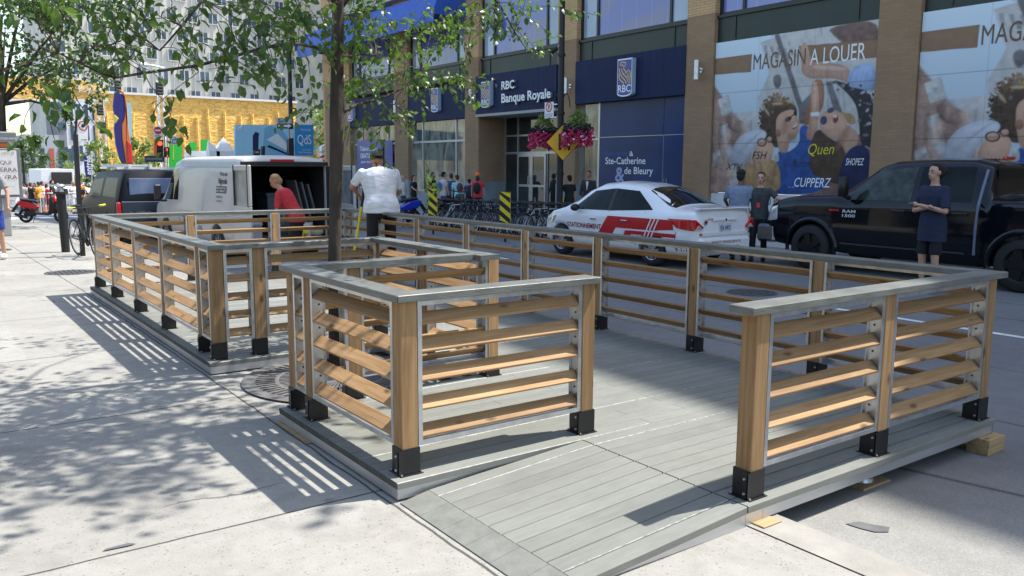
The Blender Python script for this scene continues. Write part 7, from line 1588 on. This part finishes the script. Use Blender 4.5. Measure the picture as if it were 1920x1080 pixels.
    if cap:
        m_ = MB(); m_.ell(Th((0, .0, 1.70)), (.090*S, .106*S, .085*S), 14, 8, R2); m_.v = [Vector((v.x, v.y, max(v.z, Th((0, 0, 1.675)).z))) for v in m_.v]; br = cap[1]; a = Th((0, .09*br, 1.69)); m_.ell(a+tq @ Vector((0, .04*br*S, 0)), (.07*S, .075*S, .010*S), 12, 6); m_.build('cap', cap[0], t, world=False, smooth=True)
    if vox < .02 and not bald or vox < .013:
        for sx in (-1, 1):
            MB().ell(Th((sx*.030, .098, 1.648)), (.013*S, .008*S, .007*S), 8, 5).build('eye', F('eye_dark', (.03, .02, .02), .3), t, world=False, smooth=True)
            MB().ell(Th((sx*.032, .100, 1.668)), (.020*S, .008*S, .005*S), 8, 5).build('eyebrow', HAIRB, t, world=False)
        MB().ell(Th((0, .108, 1.583)), (.024*S, .008*S, .006*S), 8, 5).build('mouth', F('lip', (.30, .10, .09), .4), t, world=False)
    if extra: extra(t, T, Th, S, arms)
    return t
def dirto(px, off=0):   # heading from the viewpoint toward px, turned by off degrees to the left
    d = sight(px, 310); a = math.atan2(d.y, d.x)+R(off); return (math.cos(a), math.sin(a))
WT = cloth('white', (.72, .72, .73), .9); BKC = cloth('black', (.014, .014, .017)); NVY = cloth('navy', (.014, .022, .055)); RED = cloth('red', (.55, .035, .045)); JEAN = cloth('denim', (.05, .08, .15)); GRY = cloth('grey_shirt', (.26, .26, .28)); SBL = cloth('grey_blue', (.20, .25, .35)); TEAL = cloth('teal', (.25, .58, .60)); KH = cloth('khaki', (.28, .23, .16)); CREAM = cloth('cream', (.50, .46, .44)); SUIT = cloth('suit', (.030, .032, .04)); SHOE = F('shoe_black', (.012, .012, .012), .4)
# worker on the terrace
p = on_y(716, 440, 10.35)
def wx(t, T, Th, S, arms):
    MB().tube([Th((-.083, -.03, 1.66)), Th((-.05, -.10, 1.655)), Th((.05, -.10, 1.655)), Th((.083, -.03, 1.66))], .009, 6).build('headset_band', F('band_black', (.02, .02, .02)), t, world=False)
person('heavy set worker in white tee seen from behind with cap and black trousers', (p.x, 10.35, DZ), dirto(712, 12), 1.80, SK2, WT, BKC, HAIRD, SHOE, bend=R(17), armL=((.34, .16, 1.26), (.22, .36, 1.20)), armR=((.30, .16, 1.18), (.12, .38, 1.15)), sleeve=.82, hem=.86, cap=(BKC, -1), build=1.28, vox=.012, loose=1.03, extra=wx, bald=True, stance=.13, nod=.055)
t = thing('measuring_staff', 'long yellow level staff held upright by the white shirted worker', 'tool', tuple(on_y(672, 440, 10.3))); MB().cyl(on_y(663, 480, 10.55), on_y(678, 388, 10.6), .020, .022, 8).build('staff', F('staff_yellow', (.75, .58, .02), .4), t); MB().cyl(on_y(678, 388, 10.6), on_y(684, 352, 10.6), .02, .03, 8).build('grip', FBLK, t)
# man in red at the van
p = on_y(556, 400, 14.2)
person('man in red tee shirt stooping over the open back of the white van', (p.x, 14.2, GZ(14.2)), dirto(530, 68), 1.76, SK2, RED, BKC, HAIRL, SHOE, bend=R(30), armL=((.26, .20, 1.10), (.20, .30, .86)), armR=((.25, .22, 1.14), (.18, .30, .90)), sleeve=.7, build=1.08, vox=.012, turn=R(12))
# tall man by the truck
p = on_x(1748, 420, 12.25)
def bun(t, T, Th, S, arms): MB().ell(Th((0, -.115, 1.655)), (.055*S, .06*S, .06*S), 12, 8).build('hair_bun', HAIRB, t, world=False, smooth=True)
person('tall young man with dark tied hair and crossed arms beside the black truck', (p.x, p.y, ROAD), dirto(1748, 143), 1.87, SK1, NVY, cloth('dark_shorts', (.008, .009, .016)), HAIRB, SHOE, armR=((.235, .07, 1.12), (-.07, .20, 1.17)), armL=((.235, .07, 1.12), (-.04, .25, 1.20)), sleeve=.88, hem=.70, shorts=True, vox=.010, loose=1.16, turn=R(-12), build=.92, extra=bun)
# two officers
p = on_x(1386, 400, 13.25); person('parking officer in grey blue shirt and black cap with back turned behind the white car', (p.x, p.y, ROAD), dirto(1386, -12), 1.76, SK3, SBL, BKC, HAIRB, SHOE, cap=(BKC, 1), sleeve=.8, build=1.15, armL=((.30, .06, 1.18), (.24, .2, 1.0)), vox=.012, hem=.92)
p = on_x(1424, 400, 13.45)
def lan(t, T, Th, S, arms):
    MB().tube([T((-.06, .10, 1.44)), T((0, .145, 1.20)), T((.06, .10, 1.44))], .007, 5).build('lanyard', F('strap_black', (.01, .01, .01)), t, world=False); MB().cbox(T((.01, .150, 1.12)), (.065, .01, .09)).build('badge_card', F('card_red', (.6, .06, .05)), t, world=False)
    None
person('bearded officer facing us with a red badge card and one hand on the truck', (p.x, p.y, ROAD), dirto(1424, 172), 1.72, SK1, cloth('charcoal', (.05, .055, .06)), BKC, HAIRD, SHOE, sleeve=.8, armL=((.34, .05, 1.25), (.50, .12, 1.22)), armR=((.26, .03, 1.15), (.20, .15, .98)), vox=.012, stride=.06, extra=lan)
# pedestrians before the bank
def fz(y): return -.10+drop(y)
PG = None
def ped(px, X, H, label, head_off, **k):
    p = on_x(px, 380, X); return person(label, (X, p.y, fz(p.y)), dirto(px, head_off), H, vox=.018, **k)
def bag(mat, sc=1, nm='backpack'):
    def f(t, T, Th, S, arms): MB().ell(T((0, -.20, 1.20)), (.15*S*sc, .10*S*sc, .22*S*sc), 12, 8).build(nm, mat, t, world=False, smooth=True)
    return f
def helmet(t, T, Th, S, arms):
    m_ = MB(); m_.ell(Th((0, .0, 1.70)), (.105*S, .125*S, .095*S), 14, 8); m_.build('helmet', FORG, t, world=False, smooth=True); bag(BKC)(t, T, Th, S, arms)
ped(1103, 17.6, 1.72, 'bearded man in a dark suit with open white collar near the blue panel', 165, skinm=SK2, shirt=SUIT, pants=SUIT, sleeve=1.9, hair=HAIRD, shoes=SHOE, extra=lambda t, T, Th, S, arms: MB().prism([T((-.03, .128, 1.42)), T((.05, .128, 1.42)), T((.02, .135, 1.12))], (0, .012, 0)).build('collar', FWHT, t, world=False))
ped(1067, 16.6, 1.58, 'woman in black tee with phone and yellow bag seen from behind', 25, skinm=SK1, shirt=BKC, pants=cloth('dark_grey', (.06, .06, .065)), hair=HAIRB, armL=((.25, .10, 1.2), (.12, .10, 1.50)), extra=lambda t, T, Th, S, arms: MB().cbox(T((-.26, .05, .92)), (.10, .20, .26)).build('bag', YC, t, world=False, bevel=.03))
ped(896, 16.9, 1.66, 'cyclist in orange helmet and red shirt wearing a black backpack', -12, shirt=RED, pants=BKC, hair=HAIRD, longhair=.10, extra=helmet, shoes=SHOE)
ped(860, 16.6, 1.62, 'woman in teal top with dark red bag bending near the parked bicycles', 20, shirt=TEAL, pants=JEAN, bend=R(14), hair=cloth('hair_auburn', (.07, .02, .015)), extra=bag(cloth('plum', (.12, .04, .05)), .9, 'shoulder_bag'))
ped(846, 17.6, 1.66, 'man in denim shirt behind the woman in teal', 10, shirt=JEAN, pants=NVY, hair=HAIRD, sleeve=1.8)
ped(880, 17.7, 1.45, 'person with big dark blue backpack left of the orange helmet', 0, shirt=SUIT, pants=BKC, hair=HAIRB, extra=bag(cloth('indigo', (.02, .03, .06)), 1.35))
ped(832, 16.7, 1.72, 'man in pale polo shirt with blue shoulder bag and denim trousers', -60, shirt=CREAM, pants=JEAN, hair=HAIRB, extra=bag(cloth('royal_blue', (.03, .12, .40)), .8, 'shoulder_bag'))
ped(812, 17.0, 1.70, 'man in black tee with orange backpack facing right', -115, shirt=BKC, pants=KH, hair=HAIRD, extra=bag(cloth('rust', (.45, .12, .05)), .9))
ped(776, 17.0, 1.60, 'smiling woman in black tee pointing ahead, beside the silver haired woman', -120, shirt=BKC, pants=BKC, hair=HAIRB, longhair=.08, armR=((.30, .10, 1.20), (.34, .30, 1.10)))
ped(756, 17.0, 1.58, 'silver haired woman in white sleeveless top', -120, shirt=WT, pants=JEAN, hair=HAIRG, sleeve=.2, longhair=.08)
ped(665, 17.2, 1.70, 'dark haired man seen just right of the tree trunk', 180, skinm=SK2, shirt=SUIT, pants=BKC, hair=HAIRB)
ped(611, 14.0, 1.72, 'man in white tank top and dark glasses right of the van tail lamp', 180, skinm=SK2, shirt=WT, pants=NVY, hair=HAIRB, sleeve=.15)
# pedestrian cut by the left edge
q = on_z(-9, 488, drop(17.5)); person('pedestrian in grey tee and blue shorts cut off by the left edge', (q.x, q.y, drop(q.y)), dirto(0, 165), 1.80, SK1, GRY, cloth('bright_blue', (.03, .06, .32)), HAIRD, WT, shorts=True, stride=.16, armL=((.27, .02, 1.17), (.29, .10, .93)), vox=.014)
# crowd far down the street
CR = 'crowd standing across the junction'
for k, (px, Y, c, pn, lb, H, hr) in enumerate(((42, 53, CREAM, NVY, 'person in pale shirt at the left end of the distant crowd', 1.75, HAIRB), (50, 54, GRY, BKC, 'second person from the left in the distant crowd, in grey', 1.68, HAIRD), (58, 52, BKC, BKC, 'dark dressed woman with bare legs in the distant crowd', 1.68, HAIRD), (65, 55, BKC, BKC, 'person in black behind the dark dressed woman in the distant crowd', 1.7, HAIRB), (73, 52, cloth('marigold', (.75, .35, .03)), KH, 'person in orange top in the distant crowd', 1.72, HAIRD), (80, 53, WT, GRY, 'person in white tee right of the orange top in the crowd', 1.76, HAIRD), (88, 53, RED, RED, 'person in red dress in the distant crowd', 1.62, HAIRD), (98, 52, BKC, BKC, 'person all in black before the white box truck', 1.80, HAIRB), (109, 54, CREAM, GRY, 'person in cream at the barrier right of the box truck opening', 1.66, HAIRG), (117, 53, BKC, GRY, 'person in dark top at the barrier beside the black pole', 1.66, HAIRB), (138, 50, WT, WT, 'person in white just left of the black sign pole', 1.72, HAIRG), (152, 50, cloth('safety', (.85, .25, .04)), NVY, 'person in orange safety shirt right of the black sign pole', 1.78, HAIRD))):
    p = on_y(px, 360, Y); person(lb, (p.x, Y, GZ(Y)), (rnd.uniform(-1, 1), rnd.uniform(-1, .6)), H, rnd.choice((SK1, SK2)), c, pn, hr, SHOE, shorts=(k in (2, 6)), vox=.03, group=None)
for k, (px, Y, lb) in enumerate(((80, 54, 'orange traffic barrel before the distant crowd'), (143, 54, 'orange traffic barrel seen past the black sign pole'))):
    p = on_y(px, 380, Y); t = thing('traffic_barrel', lb, 'traffic barrel', (p.x, Y, GZ(Y))); MB().loft([[Vector((r*math.cos(a), r*math.sin(a), z)) for a in [6.283*j/14 for j in range(14)]] for z, r in ((0, .32), (.06, .32), (.06, .26), (.95, .20), (1.0, .14))]).build('drum', FORG, t, world=False); mb = MB()
    for z in (.35, .65): mb.cyl((0, 0, z), (0, 0, z+.12), .25-.05*z+.012, .25-.05*z+.006, 14)
    mb.build('white_bands', FWHT, t, world=False)
p = on_y(114, 380, 48); t = thing('crowd_barrier', 'light metal crowd barrier beside the box truck', 'barrier', (p.x, 48, GZ(48))); mb = MB(); mb.tube([(-.9, 0, .1), (-.9, 0, 1.1), (.9, 0, 1.1), (.9, 0, .1)], .03, 6)
for k in range(13): mb.cyl((-.78+.13*k, 0, .2), (-.78+.13*k, 0, 1.08), .012, n=4)
mb.build('frame', FWHT, t, world=False)
